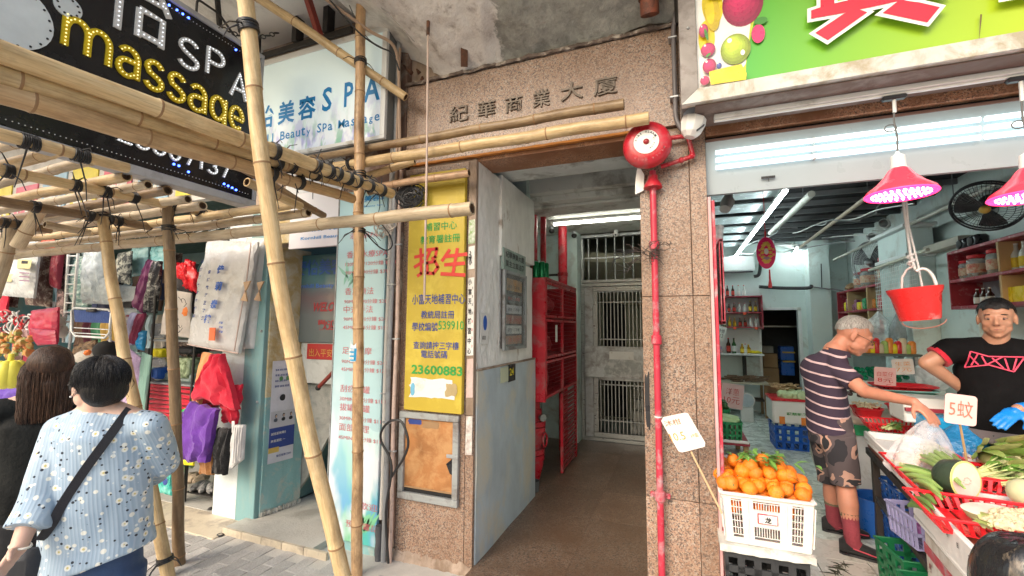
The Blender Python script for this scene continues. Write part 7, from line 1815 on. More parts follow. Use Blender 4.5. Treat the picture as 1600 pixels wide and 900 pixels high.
q=onZ(1500,722,TZ+.02);tub('small dark blue tub beside the price card stick',(q.x,q.y,TZ+.0),.09,.07,.06,BLUEP)
q=onZ(1520,702,TZ+.02);tub('pale blue oval basin at the back of the table',(1.78,.50,TZ),.20,.14,.09,MT('pale_aqua_plastic',(.28,.50,.54),.3),rot=.3)
tub('red basin at the back right of the table',(2.12,.30,TZ+.02),.20,.16,.10,RED)
basket('red basket showing behind the small blue tub',(1.60,.46,TZ+.01),.34,.24,.05,-.1)
# pink price card on stick
card('pink price card reading five dollars on a stick above the vegetables',1501,640,.122,.146,.10,.10,[('5蚊',.74)],PINKC,MT('orange_red_marker',(.75,.16,.10),.5,bmp=0),onZ(1515,745,TZ+.03))
# blue bag, stacks behind
solo('blue_rubbish_bag',softbag((1.62,.86,.62),(.17,.15,.42),12),clear('blue_film',(.02,.22,.50),.92,.25,.9),'crumpled translucent blue plastic bag behind the pink price card','bag')
solo('blue_box',MB().bx(1.50,1.78,.98,1.2,.75,1.02,.02),CYANP,'bright blue box behind the crumpled blue bag','box')
solo('white_red_box',MB().bx(1.44,1.95,1.15,1.4,.95,1.12,.01),WHITEPL,'white foam box behind the blue bag near the shopkeeper','box');solo('red_box_band',MB().bx(1.44,1.95,1.12,1.149,1.03,1.055,.002),REDWOOD,'dark red strip along the front of the white foam box','strip')
solo('grey_cloth_counter',MB().bx(1.72,2.3,.62,.72,.55,.95,.03),MT('dark_grey_cloth',(.12,.10,.11),.9),'dark grey apron-like counter cloth behind the basins','cloth')
# middle stall: green box, baskets stack
def at2(px,py,y):return onY(px,py,y)
t=thing('rear_produce_stand','second produce stand behind the customer with a pale board top','stand',(1.8,2.1,.12))
a=at2(1333,655,1.75);b_=at2(1432,655,1.75)
part('top',MB().bx(a.x,b_.x+.15,1.75,2.5,a.z-.04,a.z-.0,.004),MT('pale_board_top',(.60,.50,.40),.6),t)
part('green_fascia',MB().bx(a.x,b_.x+.15,1.74,1.75-.001,a.z-.13,a.z-.045,.003),MT('green_box_print',(.03,.36,.14),.5),t)
part('body',MB().bx(a.x+.02,b_.x+.1,1.78,2.5,.13,a.z-.041),WHITEP,t)
letters('新鮮蔬菜',PAPER,t,(a.x+.1,1.74,a.z-.115),(1,0,0),(0,0,1),wd=.42,hg=.05,bold=.03)
zt_=a.z
for k,(px,py,L,W,h,m_,lab) in enumerate(((1422,640,.30,.26,.11,RED,'red tub on the front of the rear produce stand'),(1352,640,.20,.22,.08,RED,'red tray of pale sprouts on the rear stand'),)):
 c=at2(px,py+8,1.95);tub(lab,(c.x,1.92,zt_),L/2,W/2,h,m_,'plastic_tub','tub',ribs=True)
for k in range(4):
 tub('%s stacked tray behind the red tub on the rear stand'%['lowest teal','second green','third teal','topmost red'][k],(at2(1410,620,2.25).x,2.25,zt_+.10+.035*k),.22,.16,.045,[MINT,GREENP,MINT,RED][k],'plastic_tray','tray',ribs=True)
b=MB()
for k in range(40):p=V((at2(1352,640,1.92).x+random.uniform(-.09,.09),1.92+random.uniform(-.09,.09),zt_+.08+random.uniform(0,.04)));b.tube([p,p+V((random.uniform(-.05,.05),random.uniform(-.05,.05),.01))],.006,5)
o=solo('pale_sprouts',b,MT('sprout_cream',(.66,.60,.40),.6),'heap of pale sprouts in the red tray on the rear stand','vegetables');o['kind']='stuff'
b=MB()
for k in range(30):b.ball((at2(1350,615,2.25).x+random.uniform(-.12,.12),2.25+random.uniform(-.12,.12),zt_+.13+random.uniform(0,.05)),(.03,.02,.015),7,5,Matrix.Rotation(random.uniform(0,3),3,'Z'))
o=solo('dark_mushrooms',b,MT('dark_brown_cap',(.09,.045,.04),.6,var=.5),'dark brown mushrooms behind the sprouts on the rear stand','vegetables');o['kind']='stuff'
t=thing('glass_top_counter','long pale counter with a dark glass shelf and green packs behind the customer','counter',(2,3.2,.12))
a=at2(1330,572,3.0);b_=at2(1420,590,3.0)
part('body',MB().bx(a.x-.1,2.30,3.0,3.5,.13,1.05,.01),SHOPW,t);part('shelf',MB().bx(a.x-.15,2.25,2.85,3.5,1.32,1.345,.004),MT('dark_shelf',(.08,.10,.09),.4),t)
for x in (a.x-.1,2.2):part('post',MB().bx(x,x+.03,2.9,2.93,1.051,1.319,.002),STEEL,t)
b=MB()
for k in range(70):b.ball((random.uniform(a.x-.05,2.15),random.uniform(2.95,3.15),1.07+random.uniform(0,.10)),(.03,.025,.025),7,5,amp=.4,seed=k)
o=solo('green_wrapped_packs',b,MT('emerald_wrap',(.01,.25,.12),.25,var=.4,sc=25),'shiny green wrapped packs on the counter behind the customer','packs');o['kind']='stuff'
for k in range(14):
 x=at2(1335+7*k,560,2.95).x;m_=[RED,MT('egg_cream',(.66,.58,.40),.5),LEAFL,plastic('orange pack',(.75,.25,.04)),YELP][k%5]
 solo('small_goods',MB().lathe([(.03,0),(.035,.02),(.035,.08+.03*(k%3)),(.02,.10+.03*(k%3))],(x,2.95,1.346),10),m_,'small coloured jar or pack on the dark counter shelf','pack','small goods on the dark counter shelf')
card('pink price card with three red lines standing before the green packs',1383,594,.16,.23,2.2,.05,[('白菜仔',.75),('8元',.7),('一斤',.6)])
card('cream price card on the dark shelf near the bag bundle',1411,573,.17,.15,2.6,-.08,[('生菜',.7),('7元',.7)],MT('cream_card',(.74,.70,.66),.5,bmp=0),INKO)
# foam box with cabbages on a blue crate
c0=V((at2(1238,690,3.55).x,3.75,FZ))
crate('bright blue crate on the shop floor under the cabbage box',c0,.36,.40,.28,plastic('vivid blue',(.01,.10,.50)),4,3)
t=thing('cabbage_foam_box','white foam box with green printing and orange patches full of cabbages','foam box',c0+V((0,0,.30)))
part('box',MB().box(c0+V((0,0,.30+.15)),(.40,.44,.28),.02),FOAM,t);part('red_rim',MB().box(c0+V((0,0,.60)),(.41,.45,.03),.006),RED,t)
letters('蔬菜批發',INKG,t,c0+V((-.05,-.221,.42)),(1,0,0),(0,0,1),wd=.22,hg=.035,bold=.02)
for x in (-.13,.10):part('orange_patch',MB().bx(c0.x+x,c0.x+x+.06,c0.y-.223,c0.y-.2205,FZ+.31,FZ+.40),MT('orange_print',(.75,.22,.03),.5),t)
for k in range(7):
 p=c0+V((random.uniform(-.14,.14),random.uniform(-.16,.1),.64));tt=thing('round_cabbage','round pale green cabbage in the foam box on the blue crate','cabbage',p,'cabbages in the foam box')
 part('head',MB().ball(p,(.07,.07,.06),14,10,amp=.35,seed=k),MT('pale_cabbage',(.52,.64,.36),.5,var=.25,sc=20),tt)
b=MB()
for k in range(50):p=c0+V((random.uniform(-.16,.17),random.uniform(-.05,.2),.70+random.uniform(0,.06)));b.ball(p,(.04,.018,.014),7,5,Matrix.Rotation(random.uniform(0,3),3,'Z'),.3,seed=k)
o=solo('brown_root_heap',b,MT('ginger_brown',(.42,.28,.14),.7,var=.4,sc=30),'heap of light brown roots on top of the cabbages','vegetables');o['kind']='stuff'
solo('grey_sack',softbag(at2(1290,735,2.0)+V((-.02,0,0)),(.10,.12,.55),21),clear('grey_sack_film',(.50,.52,.46),.9,.4,.7),'tall grey translucent sack standing behind the customer shorts','sack')
# black glossy thing at bottom right
c=onY(1622,925,-1.30)
solo('black_glossy_bag',MB().grid(lambda a,b:V(c)+V((.115*math.cos(a*6.283)*max(0,math.sin(b*3.1416))**.6,.10*math.sin(a*6.283)*max(0,math.sin(b*3.1416))**.6,-.12*math.cos(b*3.1416)))*(1+.05*noise.noise(V((math.cos(a*6.283)*2,math.sin(a*6.283)*2,b*3)))),40,24),MT('glossy_black_leather',(.016,.016,.018),.22,var=.2,dirt=(.20,.16,.12),da=.10,ds=7,bmp=.3,bs=14,stretch=(3,3,.5)),'rounded glossy black leather-like bag at the bottom right corner','bag')

# ======== ACCESSORIES STALL
t=thing('stall_shell','pale teal inner walls and dark ceiling of the accessories stall','stall',(-6,1.5,-.07))
part('back_wall',MB().bx(-10.5,-3.45,2.3,2.4,-.07,3.0),MT('pale_teal_stall_wall',(.42,.62,.64),.6,dirt=(.30,.40,.40),da=.2),t)
part('right_wall',MB().bx(-3.60,-3.45,.11,2.299,-.07,3.0),MT('pale_teal_stall_wall2',(.42,.60,.62),.6),t)
part('ceiling',MB().bx(-10.5,-3.60,.05,2.299,2.86,2.95),MT('dark_green_ceiling',(.07,.12,.11),.6),t)
part('left_wall',MB().bx(-10.5,-10.4,.0,2.299,-.07,2.859),TEAL,t)
t=thing('stall_signboard','pale stall signboard with pink and yellow strips seen through the overhead bamboo slats','signboard',(-6.5,0,2.9))
part('board',MB().bx(-11,-3.66,-.02,.049,2.80,4.1,.003),MT('pale_pinkish_board',(.62,.60,.58),.6,dirt=(.45,.42,.40),da=.3),t)
for k in range(9):
 x=-9.6+k*.62;part('poster_panel',MB().bx(x,x+.5,-.035,-.021,2.86,3.3+.1*(k%3),.002),[MT('pink_strip',(.66,.16,.22),.5),MT('sky_blue_strip',(.34,.52,.66),.5),MT('yellow_strip',(.72,.60,.08),.5)][k%3],t)
 letters(['特價','手袋','百貨'][k%3],PAPER,t,(x+.05,-.035,2.95),(1,0,0),(0,0,1),wd=.4,hg=.22,bold=.03)
for k,(px,py) in enumerate(((95,386),(150,352),(232,341))):
 q=onZ(px,py,2.78);solo_l=thing('stall_tube_light',['lit tube light furthest left under the stall ceiling','middle lit tube light under the stall ceiling','lit tube light nearest the spa under the stall ceiling'][k],'light',(q.x,max(.2,q.y),2.8))
 y=max(.45,q.y+.5);q=onY(px,py,y);part('tube',MB().cyl((q.x-.25,y,q.z),(q.x+.25,y,q.z),.02),TUBEW,solo_l);part('batten',MB().bx(q.x-.28,q.x+.28,y-.03,y+.03,q.z+.024,q.z+.06,.004),WHITEP,solo_l)
t=thing('clothes_rail','white rail across the front of the stall with wire hangers','rail',onY(280,352,.15))
ra,rb_=onY(165,368,.15),onY(378,336,.15)
part('rail',MB().cyl(ra,rb_,.016),WHITEPL,t)
HG=MT('white_wire',(.70,.74,.74),.4)
for k in range(9):
 c=ra.lerp(rb_,(k+.4)/9);part('hanger',MB().tube([c+V((.0,0,.02)),c+V((.018,0,.01)),c+V((.012,0,-.03)),c+V((0,0,-.05)),c+V((-.12,.03,-.11)),c+V((.13,-.03,-.11)),c+V((0,0,-.05))],.003,5),HG,t)
def quadpts(px,Y_):return [onY(x,y,Y_) for x,y in px]
def soft(px,Y_,th,seed,fold=.0,nf=5,n=(16,20),wob=.0):
 """puffed or folded sheet between four corners, real thickness"""
 TL,TR,BR,BL=quadpts(px,Y_);wd=(TR-TL).length;vs_f=[];b=MB();nu,nv=n
 def base(a,c):return (BL*(1-a)+BR*a)*(1-c)+(TL*(1-a)+TR*a)*c
 def off(a,c):
  e=(math.sin(math.pi*a)*math.sin(math.pi*c))**.35 if 0<a<1 and 0<c<1 else 0
  f=fold*(math.sin(a*nf*6.28+2*noise.noise(V((a*2,c*2,seed)))*3)*.5+.5)*(1-.3*c)
  return th*e*(1+.35*noise.noise(V((a*4+seed,c*4,seed))))+f+.25*th*noise.noise(V((a*11,c*11,seed)))
 def edge_w(a,c):
  if not wob:return V((0,0,0))
  return V((wob*noise.noise(V((c*4,seed,a*2))),0,wob*noise.noise(V((a*5,c*2,seed+5)))))
 fr=[base(i/nu,j/nv)+V((0,-off(i/nu,j/nv),0))+edge_w(i/nu,j/nv) for j in range(nv+1) for i in range(nu+1)]
 bk=[base(i/nu,j/nv)+V((0,th*.3+.004-fold*.0,0))+edge_w(i/nu,j/nv)+V((0,max(0,0),0)) for j in range(nv+1) for i in range(nu+1)]
 q=lambda i,j:j*(nu+1)+i
 fs=[(q(i,j),q(i+1,j),q(i+1,j+1),q(i,j+1)) for j in range(nv) for i in range(nu)]
 k=len(fr);rim=[q(i,0) for i in range(nu)]+[q(nu,j) for j in range(nv)]+[q(i,nv) for i in range(nu,0,-1)]+[q(0,j) for j in range(nv,0,-1)]
 return b.add(fr+bk,fs+[tuple(k+i for i in f[::-1]) for f in fs]+[(rim[i],rim[i]+k,rim[(i+1)%len(rim)]+k,rim[(i+1)%len(rim)]) for i in range(len(rim))])
def item(nm,label,cat,px,Y_,th,mat,seed=1,group=None,**k):return solo(nm,soft(px,Y_,th,seed,**k),mat,label,cat,group)
# quilt packs
QW=MT('clear_wrapped_white_quilt',(.66,.66,.66),.22,var=.06,bmp=.7,bs=16,dirt=(.56,.54,.52),da=.3,ds=5)
Q1=[(325,375),(402,378),(373,552),(294,538)]
t=thing('quilt_pack','plump white quilt in a clear bag with blue Chinese brush writing, hanging up front','quilt pack',onY(350,470,-.12))
part('bag',soft(Q1,-.12,.07,3,n=(20,26)),QW,t)
part('seam',MB().tube([onY(392,380,-.15),onY(385,440,-.20),onY(374,500,-.20),onY(366,548,-.15)],.006,6),MT('pinkish_piping',(.60,.46,.42),.6),t);part('seam',MB().tube([onY(293,538,-.14),onY(330,545,-.18),onY(372,552,-.15)],.006,6),MT('pinkish_piping',(.60,.46,.42),.6),t)
def onquad(px,py,body,w_,h,mat,sk=.22,y=-.215):
 c=onY(px,py,y);u=V((1,0,-.02));v=V((sk,0,1));letters(body,mat,t,c,u,v,wd=w_,hg=h,bold=.05)
for (px,py,ch) in ((341,428,'佳'),(338,454,'莉'),(331,482,'泰'),(321,505,'裱')):onquad(px-3,py,ch,.085,.078,INKBLUE)
for k,ch in enumerate('保持乾淨正牌貨'):onquad(325-1.8*k,428+12*k,ch,.035,.034,INKNAVY,y=-.205)
for k,ch in enumerate('優質柔軟舒適棉被'):onquad(314-1.8*k,412+12*k,ch,.03,.03,INKNAVY,y=-.185)
part('orange_tag',MB().bx(onY(327,520,-.21).x,onY(336,520,-.21).x,-.212,-.205,onY(330,532,-.21).z,onY(330,512,-.21).z),MT('orange_price_tag',(.9,.18,.06),.5),t)
for k in range(3):onquad(342,520-7*k,'棉被',.05,.02,INKBLUE)
item('quilt_pack','second white quilt pack tucked behind the first one near the teal pilaster','quilt pack',[(385,372),(415,372),(396,545),(366,545)],-.02,.06,QW,8)
for k,(px,py) in enumerate(((383,455),(404,455))):
 c=onY(px,py,-.21 if k==0 else -.09);t=thing('paper_bow',['tan paper bow tag on the right edge of the first quilt pack','tan paper bow tag on the second quilt pack'][k],'tag',c)
 TANP=MT('tan_paper',(.56,.38,.24),.7)
 for s in (-1,1):part('flap',MB().prism([(0,0),(-.04,s*.075),(.04,s*.085)],c,(1,0,0),(.15,0,1),(0,.012,0)),TANP,t)
# cloths in front of the white panel
FR=cloth('crimson fleece',(.62,.01,.04),.15,.5)
item('red_cloth','large crimson fleece cloth gathered at its top hanging before the white panel','cloth',[(330,553),(350,553),(374,640),(303,620)],-.20,.04,FR,4,fold=.035,nf=2.2,wob=.03)
item('red_cloth','lower crimson cloth corner drooping under the large one','cloth',[(345,610),(378,600),(370,662),(352,658)],-.14,.03,FR,6,fold=.03,nf=1.6,wob=.03)
item('purple_cloth','purple fleece cloth hanging left of the crimson cloth','cloth',[(298,628),(342,640),(326,722),(283,718)],-.24,.04,cloth('purple fleece',(.14,.035,.34),.2,.5),5,fold=.035,nf=2.4,wob=.035)
item('purple_cloth','darker purple cloth edge behind the hanging purple fleece','cloth',[(280,650),(300,632),(298,700),(282,700)],-.18,.03,cloth('deep purple fleece',(.10,.03,.25)),9,fold=.02,nf=2,wob=.02)
item('orange_cloth','pale orange cloth hanging beside the crimson fleece','cloth',[(318,550),(332,552),(312,640),(302,625)],-.17,.02,cloth('pale orange',(.75,.34,.14)),3,fold=.015,nf=1.5)
item('yellow_cloth','thin yellow cloth peeking out left of the crimson fleece','cloth',[(308,600),(314,600),(312,650),(304,640)],-.13,.015,cloth('lemon',(.75,.62,.05)),3)
item('green_cloth','bright green cloth behind the purple fleece','cloth',[(286,640),(300,632),(286,700),(274,690)],-.12,.02,cloth('bright green',(.02,.42,.08)),3,fold=.015,nf=1.5)
item('brown_cloth','golden brown cloth under the purple fleece','cloth',[(316,700),(340,690),(334,742),(314,740)],-.16,.025,cloth('golden brown',(.36,.16,.05)),3,fold=.02,nf=2)
item('black_gloves','bundle of black knitted gloves hanging left of the striped pair','gloves',[(342,668),(362,670),(354,742),(334,738)],-.20,.03,cloth('black knit',(.012,.012,.014),.3,.8),3,fold=.025,nf=2.5,wob=.012)
t=thing('striped_gloves','white gloves with thin grey stripes hanging in front of the white panel','gloves',onY(371,700,-.22))
part('cloth',soft([(366,664),(383,664),(380,718),(360,734)],-.22,.022,3,fold=.015,nf=2.5),cloth('white knit',(.66,.65,.64)),t)
for k in range(4):part('stripe',MB().tube([onY(368+3.6*k,668,-.262),onY(364+4*k,724-3*k,-.262)],.0025,5),MT('grey_stripe',(.35,.32,.34),.8),t)
item('yellow_packet','yellow packet low behind the upright bamboo post','packet',[(276,708),(302,708),(302,728),(276,724)],-.05,.03,YELP,3)
item('white_tag','white tag strip above the black gloves','tag',[(362,658),(366,658),(366,676),(362,676)],-.23,.003,PAPER,3,n=(3,3))
# tote bags and hanging goods in the middle
t=thing('tote_bag','white tote bag with black doodles and an orange flower behind the bamboo post','tote bag',onY(282,495,.10))
part('bag',soft([(262,452),(298,458),(297,528),(250,522)],.10,.03,6),cloth('white canvas',(.66,.60,.55)),t)
b=MB()
for k in range(13):
 c=onY(random.uniform(267,292),random.uniform(465,518),.045);r_=random.uniform(.012,.035);b.tube([c+V((r_*math.cos(a)*1.1,0,r_*math.sin(a+k))) for a in [i*.7 for i in range(6)]],.002,5)
part('doodles',b,INKB,t,kind='stuff');part('orange_flower',MB().ball(onY(289,487,.04),(.04,.006,.04),12,8,amp=.6),MT('orange_print2',(.85,.22,.03),.5),t)
for k,(x0,x1,y0,y1) in enumerate(((278,292,410,440),(290,305,405,455),(300,310,420,460),(268,280,415,436))):
 item('red_bow','shiny red fabric bow hanging above the tote bag','bow',[(x0,y0),(x1,y0+6),(x1+3,y1),(x0-4,y1-8)],.12+.02*k,.02,MT('shiny_red_satin',(.70,.01,.02),.3),k,'red bows above the tote bag',fold=.02,nf=1.5,wob=.03)
item('black_bag','black shoulder bag hanging among the red bows','bag',[(268,430),(305,435),(310,500),(296,480)],.22,.05,cloth('dark_bag',(.02,.018,.02)),4)
item('folding_umbrella','dark purple folded umbrella hanging in the middle of the stall','umbrella',[(232,405),(242,408),(226,490),(210,478)],.15,.03,MT('purple_satin',(.16,.03,.11),.35),4,fold=.03,nf=2)
item('folding_umbrella','black patterned folded umbrella beside the purple one','umbrella',[(242,408),(253,408),(244,490),(228,488)],.12,.03,MT('black_pattern_satin',(.03,.03,.035),.35,dirt=(.45,.45,.42),da=.35,ds=20),5,fold=.03,nf=2)
item('lilac_scarf','pale lilac scarf hanging under the umbrellas','scarf',[(206,488),(218,490),(208,540),(196,535)],.1,.02,cloth('lilac scarf',(.40,.40,.62)),5,fold=.02,nf=2)
item('maroon_scarf','maroon and lilac striped scarf hanging beside the pale one','scarf',[(216,490),(228,490),(212,538),(204,536)],.08,.02,cloth('maroon scarf',(.24,.03,.08)),5,fold=.02,nf=2)
item('blue_bag','small bright blue bag hanging left of the bamboo post','bag',[(215,515),(228,517),(224,548),(214,546)],.1,.03,plastic('azure',(.02,.25,.55)),5)
item('wrapped_towels','pale blue wrapped towels hung high in the middle of the stall','towel',[(206,388),(232,386),(228,430),(204,432)],.5,.04,MT('pale_blue_wrap',(.34,.58,.60),.25,bmp=.6,bs=18),5)
item('wrapped_towels','teal wrapped towels hung high behind the bamboo post','towel',[(236,386),(262,384),(260,420),(238,424)],.5,.04,MT('teal_wrap',(.22,.50,.52),.25,bmp=.6,bs=18),5)
item('floral_apron','black apron with white flower print hanging left of the towels','apron',[(184,396),(206,392),(203,445),(180,440)],.35,.03,MT('black_floral',(.02,.025,.03),.6,dirt=(.55,.56,.48),da=.45,ds=14),5)
item('white_shirt_pack','white packed shirt hanging lower behind the slanting bamboo','shirt',[(182,444),(214,448),(212,470),(184,472)],.55,.03,MT('white_pack',(.60,.66,.68),.3),5)
item('lilac_bath_mat','lilac terry bath mat standing below the umbrellas','mat',[(196,540),(220,560),(214,640),(192,630)],.05,.03,cloth('lilac terry',(.52,.38,.60),.15,1.0),5)
item('mint_boards','stack of mint green boards leaning against the shelf','boards',[(222,550),(236,556),(226,640),(214,638)],.0,.02,MT('mint_board',(.24,.42,.36),.4,stretch=(20,1,1)),5)
for k in range(3):item('white_stacked_packs','white packs stacked on the mid shelf behind the slanting bamboo','pack',[(186,480+14*k),(214,482+14*k),(214,493+14*k),(186,491+14*k)],.6,.05,[MT('white_pack',(.60,.66,.68),.3),cloth('grey_pack',(.35,.33,.36))][k%2],k,'white packs on the mid shelf')
# shelf rack with packed goods and red folded cloths
t=thing('stall_shelf_rack','black wire shelf rack packed with goods behind the bamboo post','shelf',(-4.6,.5,-.07))
ya,yb=.10,.60
for py in (530,596,655):
 l,r=onY(232,py,ya),onY(303,py,ya);part('shelf_board',MB().bx(l.x,r.x+.1,ya,yb,l.z-.02,l.z,.004),MT('chrome_shelf',(.30,.32,.34),.4,.5),t)
for px in (236,303):q=onY(px,560,ya);part('post',MB().cyl((q.x,ya,-.07),(q.x,ya,1.9),.012),DARKM,t)
for k in range(9):
 l,r=onY(226+2*math.sin(k*2),654-6.4*k,ya+.02),onY(299+2*math.cos(k),652-6*k,ya+.02)
 solo('folded_red_cloth',MB().box(((l.x+r.x)/2,ya+.2,l.z+.012),(r.x-l.x,.34,.030),.012,Matrix.Rotation(random.uniform(-.03,.03),3,'Y')@Matrix.Rotation(random.uniform(-.06,.06),3,'Z')),FR,'folded bright red cloth in the neat stack on the rack','folded cloth','stack of folded red cloths')
cols_=[(INKBLUE,'dark blue'),(YELP,'yellow'),(MT('tropical_print',(.45,.55,.35),.3,dirt=(.12,.16,.08),da=.6,ds=14),'tropical printed'),(MT('grey_green_pack',(.24,.30,.28),.25,bmp=.6),'grey green'),(BLACKP,'black'),(MT('silver_film',(.48,.50,.52),.2,.3,bmp=.7),'silver wrapped')]
for k,(px0,px1,py0,py1,ci) in enumerate(((236,250,575,592,0),(234,252,545,558,1),(262,296,560,590,2),(240,300,584,594,3),(252,300,543,552,4),(234,262,505,528,5),(262,300,515,530,3),(236,262,560,574,5))):
 a,b_=onY(px0,py1,ya+.03+.02*k),onY(px1,py0,ya+.03+.02*k)
 solo('packed_item',MB().box(((a.x+b_.x)/2,ya+.12+.02*k,(a.z+b_.z)/2),(b_.x-a.x,.2,b_.z-a.z),.018),cols_[ci][0],cols_[ci][1]+' packed item on the wire rack '+['left below the tote bag','beside the tote bag top','in the middle','lying flat','under the tote bag','at the left end of the top board','right of the silver one','behind the blue one'][k],'pack')
# lower goods
t=thing('detergent_pack','turquoise detergent refill pack standing low behind the slanting bamboo','detergent',onY(262,760,-.05))
part('pouch',soft([(252,708),(276,704),(270,775),(250,770)],-.05,.05,4),MT('turquoise_pouch',(.05,.48,.42),.3,dirt=(.3,.7,.62),da=.4,ds=9),t);part('round_logo',MB().ball(onY(258,752,-.13),(.035,.006,.035)),INKNAVY,t)
b=MB()
for k in range(26):b.ball(onY(random.uniform(238,300),random.uniform(700,728),random.uniform(.1,.4)),random.uniform(.03,.055),9,7,amp=.5,seed=k)
o=solo('small_packets_heap',b,MT('mixed_small_packets',(.10,.38,.36),.4,dirt=(.55,.52,.12),da=.55,ds=8),'heap of small teal and yellow packets low in the stall','packets');o['kind']='stuff'
t=thing('shoe_rack','low black wire rack of grey shoes at the foot of the stall','shoe rack',onY(312,790,.1))
l,r=onY(290,768,.08),onY(334,776,.08)
for z in (l.z,l.z-.12):part('shelf',MB().bx(l.x,r.x,.08,.45,z-.01,z,.003),DARKM,t)
for x in (l.x,r.x):part('leg',MB().cyl((x,.08,-.07),(x,.08,l.z+.35),.010),DARKM,t)
part('caster',MB().ball((r.x+.01,.05,-.045),.025),DARKM,t);part('caster',MB().ball((l.x,.05,-.045),.025),DARKM,t)
for k in range(7):
 c=V((l.x+.04+(r.x-l.x-.06)*k/7,.16+.03*(k%2),l.z+.03));solo('grey_shoe',MB().ball(c,(.035,.10,.035),12,8,Matrix.Rotation(.5+.1*k,3,'Z'),.35,seed=k),MT('silver_grey_shoe',(.42,.41,.40),.4,dirt=(.12,.12,.12),da=.5,ds=16),'silver grey patterned slipper on the low rack','slipper','slippers on the low rack')
for k in range(4):solo('beige_shoe',MB().ball(onY(296+6*k,745+3*(k%2),.3),(.05,.08,.04),12,8,amp=.4,seed=k),MT('beige_suede',(.40,.32,.24),.8),'beige soft shoe heaped above the low rack','shoe','beige shoes above the low rack')
# left part: packs, bags, trolley
t=thing('bedding_pack','clear bedding pack with printed panel hanging at the far left of the stall','bedding pack',onY(35,420,-.1))
part('bag',soft([(22,374),(62,378),(52,466),(2,462)],-.1,.06,4),MT('printed_white_pack',(.62,.64,.64),.25,bmp=.6,bs=14),t)
def flatpx(par,px,Y_,mat,nm='print_panel'):part(nm,MB().add(quadpts(px,Y_),[(0,1,2,3)]),mat,par)
flatpx(t,[(26,380),(54,382),(52,388),(25,387)],-.17,MT('cyan_header',(.03,.42,.62),.4));flatpx(t,[(28,405),(50,406),(47,420),(26,419)],-.175,MT('pale_yellow_panel',(.66,.60,.30),.5));flatpx(t,[(34,407),(44,408),(43,412),(33,412)],-.177,INKB)
for k in range(3):flatpx(t,[(30,425+6*k),(46,426+6*k),(46,428+6*k),(30,427+6*k)],-.176,MT('plum_line',(.30,.16,.26),.5))
flatpx(t,[(8,428),(20,428),(18,440),(6,440)],-.17,MT('pale_yellow_panel',(.66,.60,.30),.5))
PL=MT('dark_tartan',(.10,.05,.04),.8,dirt=(.45,.38,.32),da=.42,ds=16)
item('tartan_bag','dark tartan bag hanging behind the bedding pack','bag',[(58,376),(82,380),(78,480),(40,476)],.15,.06,PL,4)
item('orange_red_bag','orange-red handbag handle piece above the tartan bag','bag',[(62,368),(84,366),(84,392),(72,392)],.0,.03,plastic('orange red2',(.8,.08,.03)),5)
item('maroon_bag','long maroon bag hanging beside the tartan bag','bag',[(86,388),(98,390),(92,452),(80,448)],.05,.05,MT('maroon_leather',(.24,.02,.04),.4),4)
item('red_white_bag','black and red patterned bag hanging left of the folding ladder','bag',[(98,388),(108,390),(102,500),(90,495)],.12,.04,MT('black_white_print',(.05,.03,.035),.6,dirt=(.60,.40,.38),da=.45,ds=12),4)
STB=MT('green_stripe_fabric',(.08,.18,.17),.7,dirt=(.50,.60,.56),da=.5,ds=3,stretch=(3,1,14))
item('striped_bag','dark green and white striped bag hanging behind the bamboo','bag',[(116,400),(144,400),(140,484),(108,484)],.2,.05,STB,4,fold=.03,nf=3)
item('round_basket_bag','round dark grey bag hanging high above the striped bag','bag',[(106,368),(128,366),(128,392),(104,392)],.1,.06,MT('dark_grey_weave',(.08,.10,.11),.6,dirt=(.30,.34,.34),da=.5,ds=14),4)
item('pale_blue_towel','pale blue towel hung behind the slanting bamboo','towel',[(128,372),(164,372),(160,410),(128,410)],.3,.02,cloth('pale blue towel',(.48,.64,.68)),4)
item('blue_bag','blue fabric panel beside the clear plastic bag','bag',[(134,412),(145,410),(143,446),(133,446)],.15,.02,cloth('royal blue',(.01,.10,.48)),4)
item('clear_plastic_bag','puffy clear plastic bag hanging over the trolley','plastic bag',[(137,385),(160,388),(176,476),(132,474)],.0,.07,clear('clear_puffy_film',(.60,.68,.72),.72,.12,1.0,16),6,fold=.03,nf=4)
t=thing('folding_trolley','white framed folding shopping trolley with a dark blue fabric seat','trolley',onY(140,530,-.25))
WM_=MT('white_tube_metal',(.70,.71,.70),.3,.2)
def loop(px,Y_,r,par,nm='frame_loop',closed=True):part(nm,MB().tube(bend([onY(x,y,Y_) for x,y in px],.03) if not closed else [onY(x,y,Y_) for x,y in px],r,10,closed=closed),WM_,par)
loop([(112,486),(116,481),(170,484),(174,490),(171,520),(164,528),(118,525),(112,518)],-.28,.011,t)
part('seat_fabric',soft([(115,484),(172,487),(170,505),(117,503)],-.29,.01,3,n=(12,6)),cloth('navy canvas',(.012,.05,.22)),t)
part('handle_grip',MB().box(onY(143,485,-.32),(.14,.03,.03),.008),BLACKP,t)
for py in (512,520):part('cross_bar',MB().cyl(onY(116,py,-.28),onY(169,py+3,-.28),.005),WM_,t)
for px0,px1 in ((112,100),(172,172)):part('leg',MB().cyl(onY(px0,500,-.26),onY(px1,640,-.20),.011),WM_,t)
t=thing('folding_ladder','white metal folding ladder standing left of the trolley','ladder',onY(108,500,-.1))
for a_,b_ in (((107,396),(99,535)),((122,396),(110,535))):part('rail',MB().cyl(onY(*a_,-.1),onY(*b_,-.1),.013),WM_,t)
for k in range(9):s=k/9;part('rung',MB().cyl(onY(107-8*s,400+132*s,-.1),onY(122-12*s,400+132*s,-.1),.009),WM_,t)
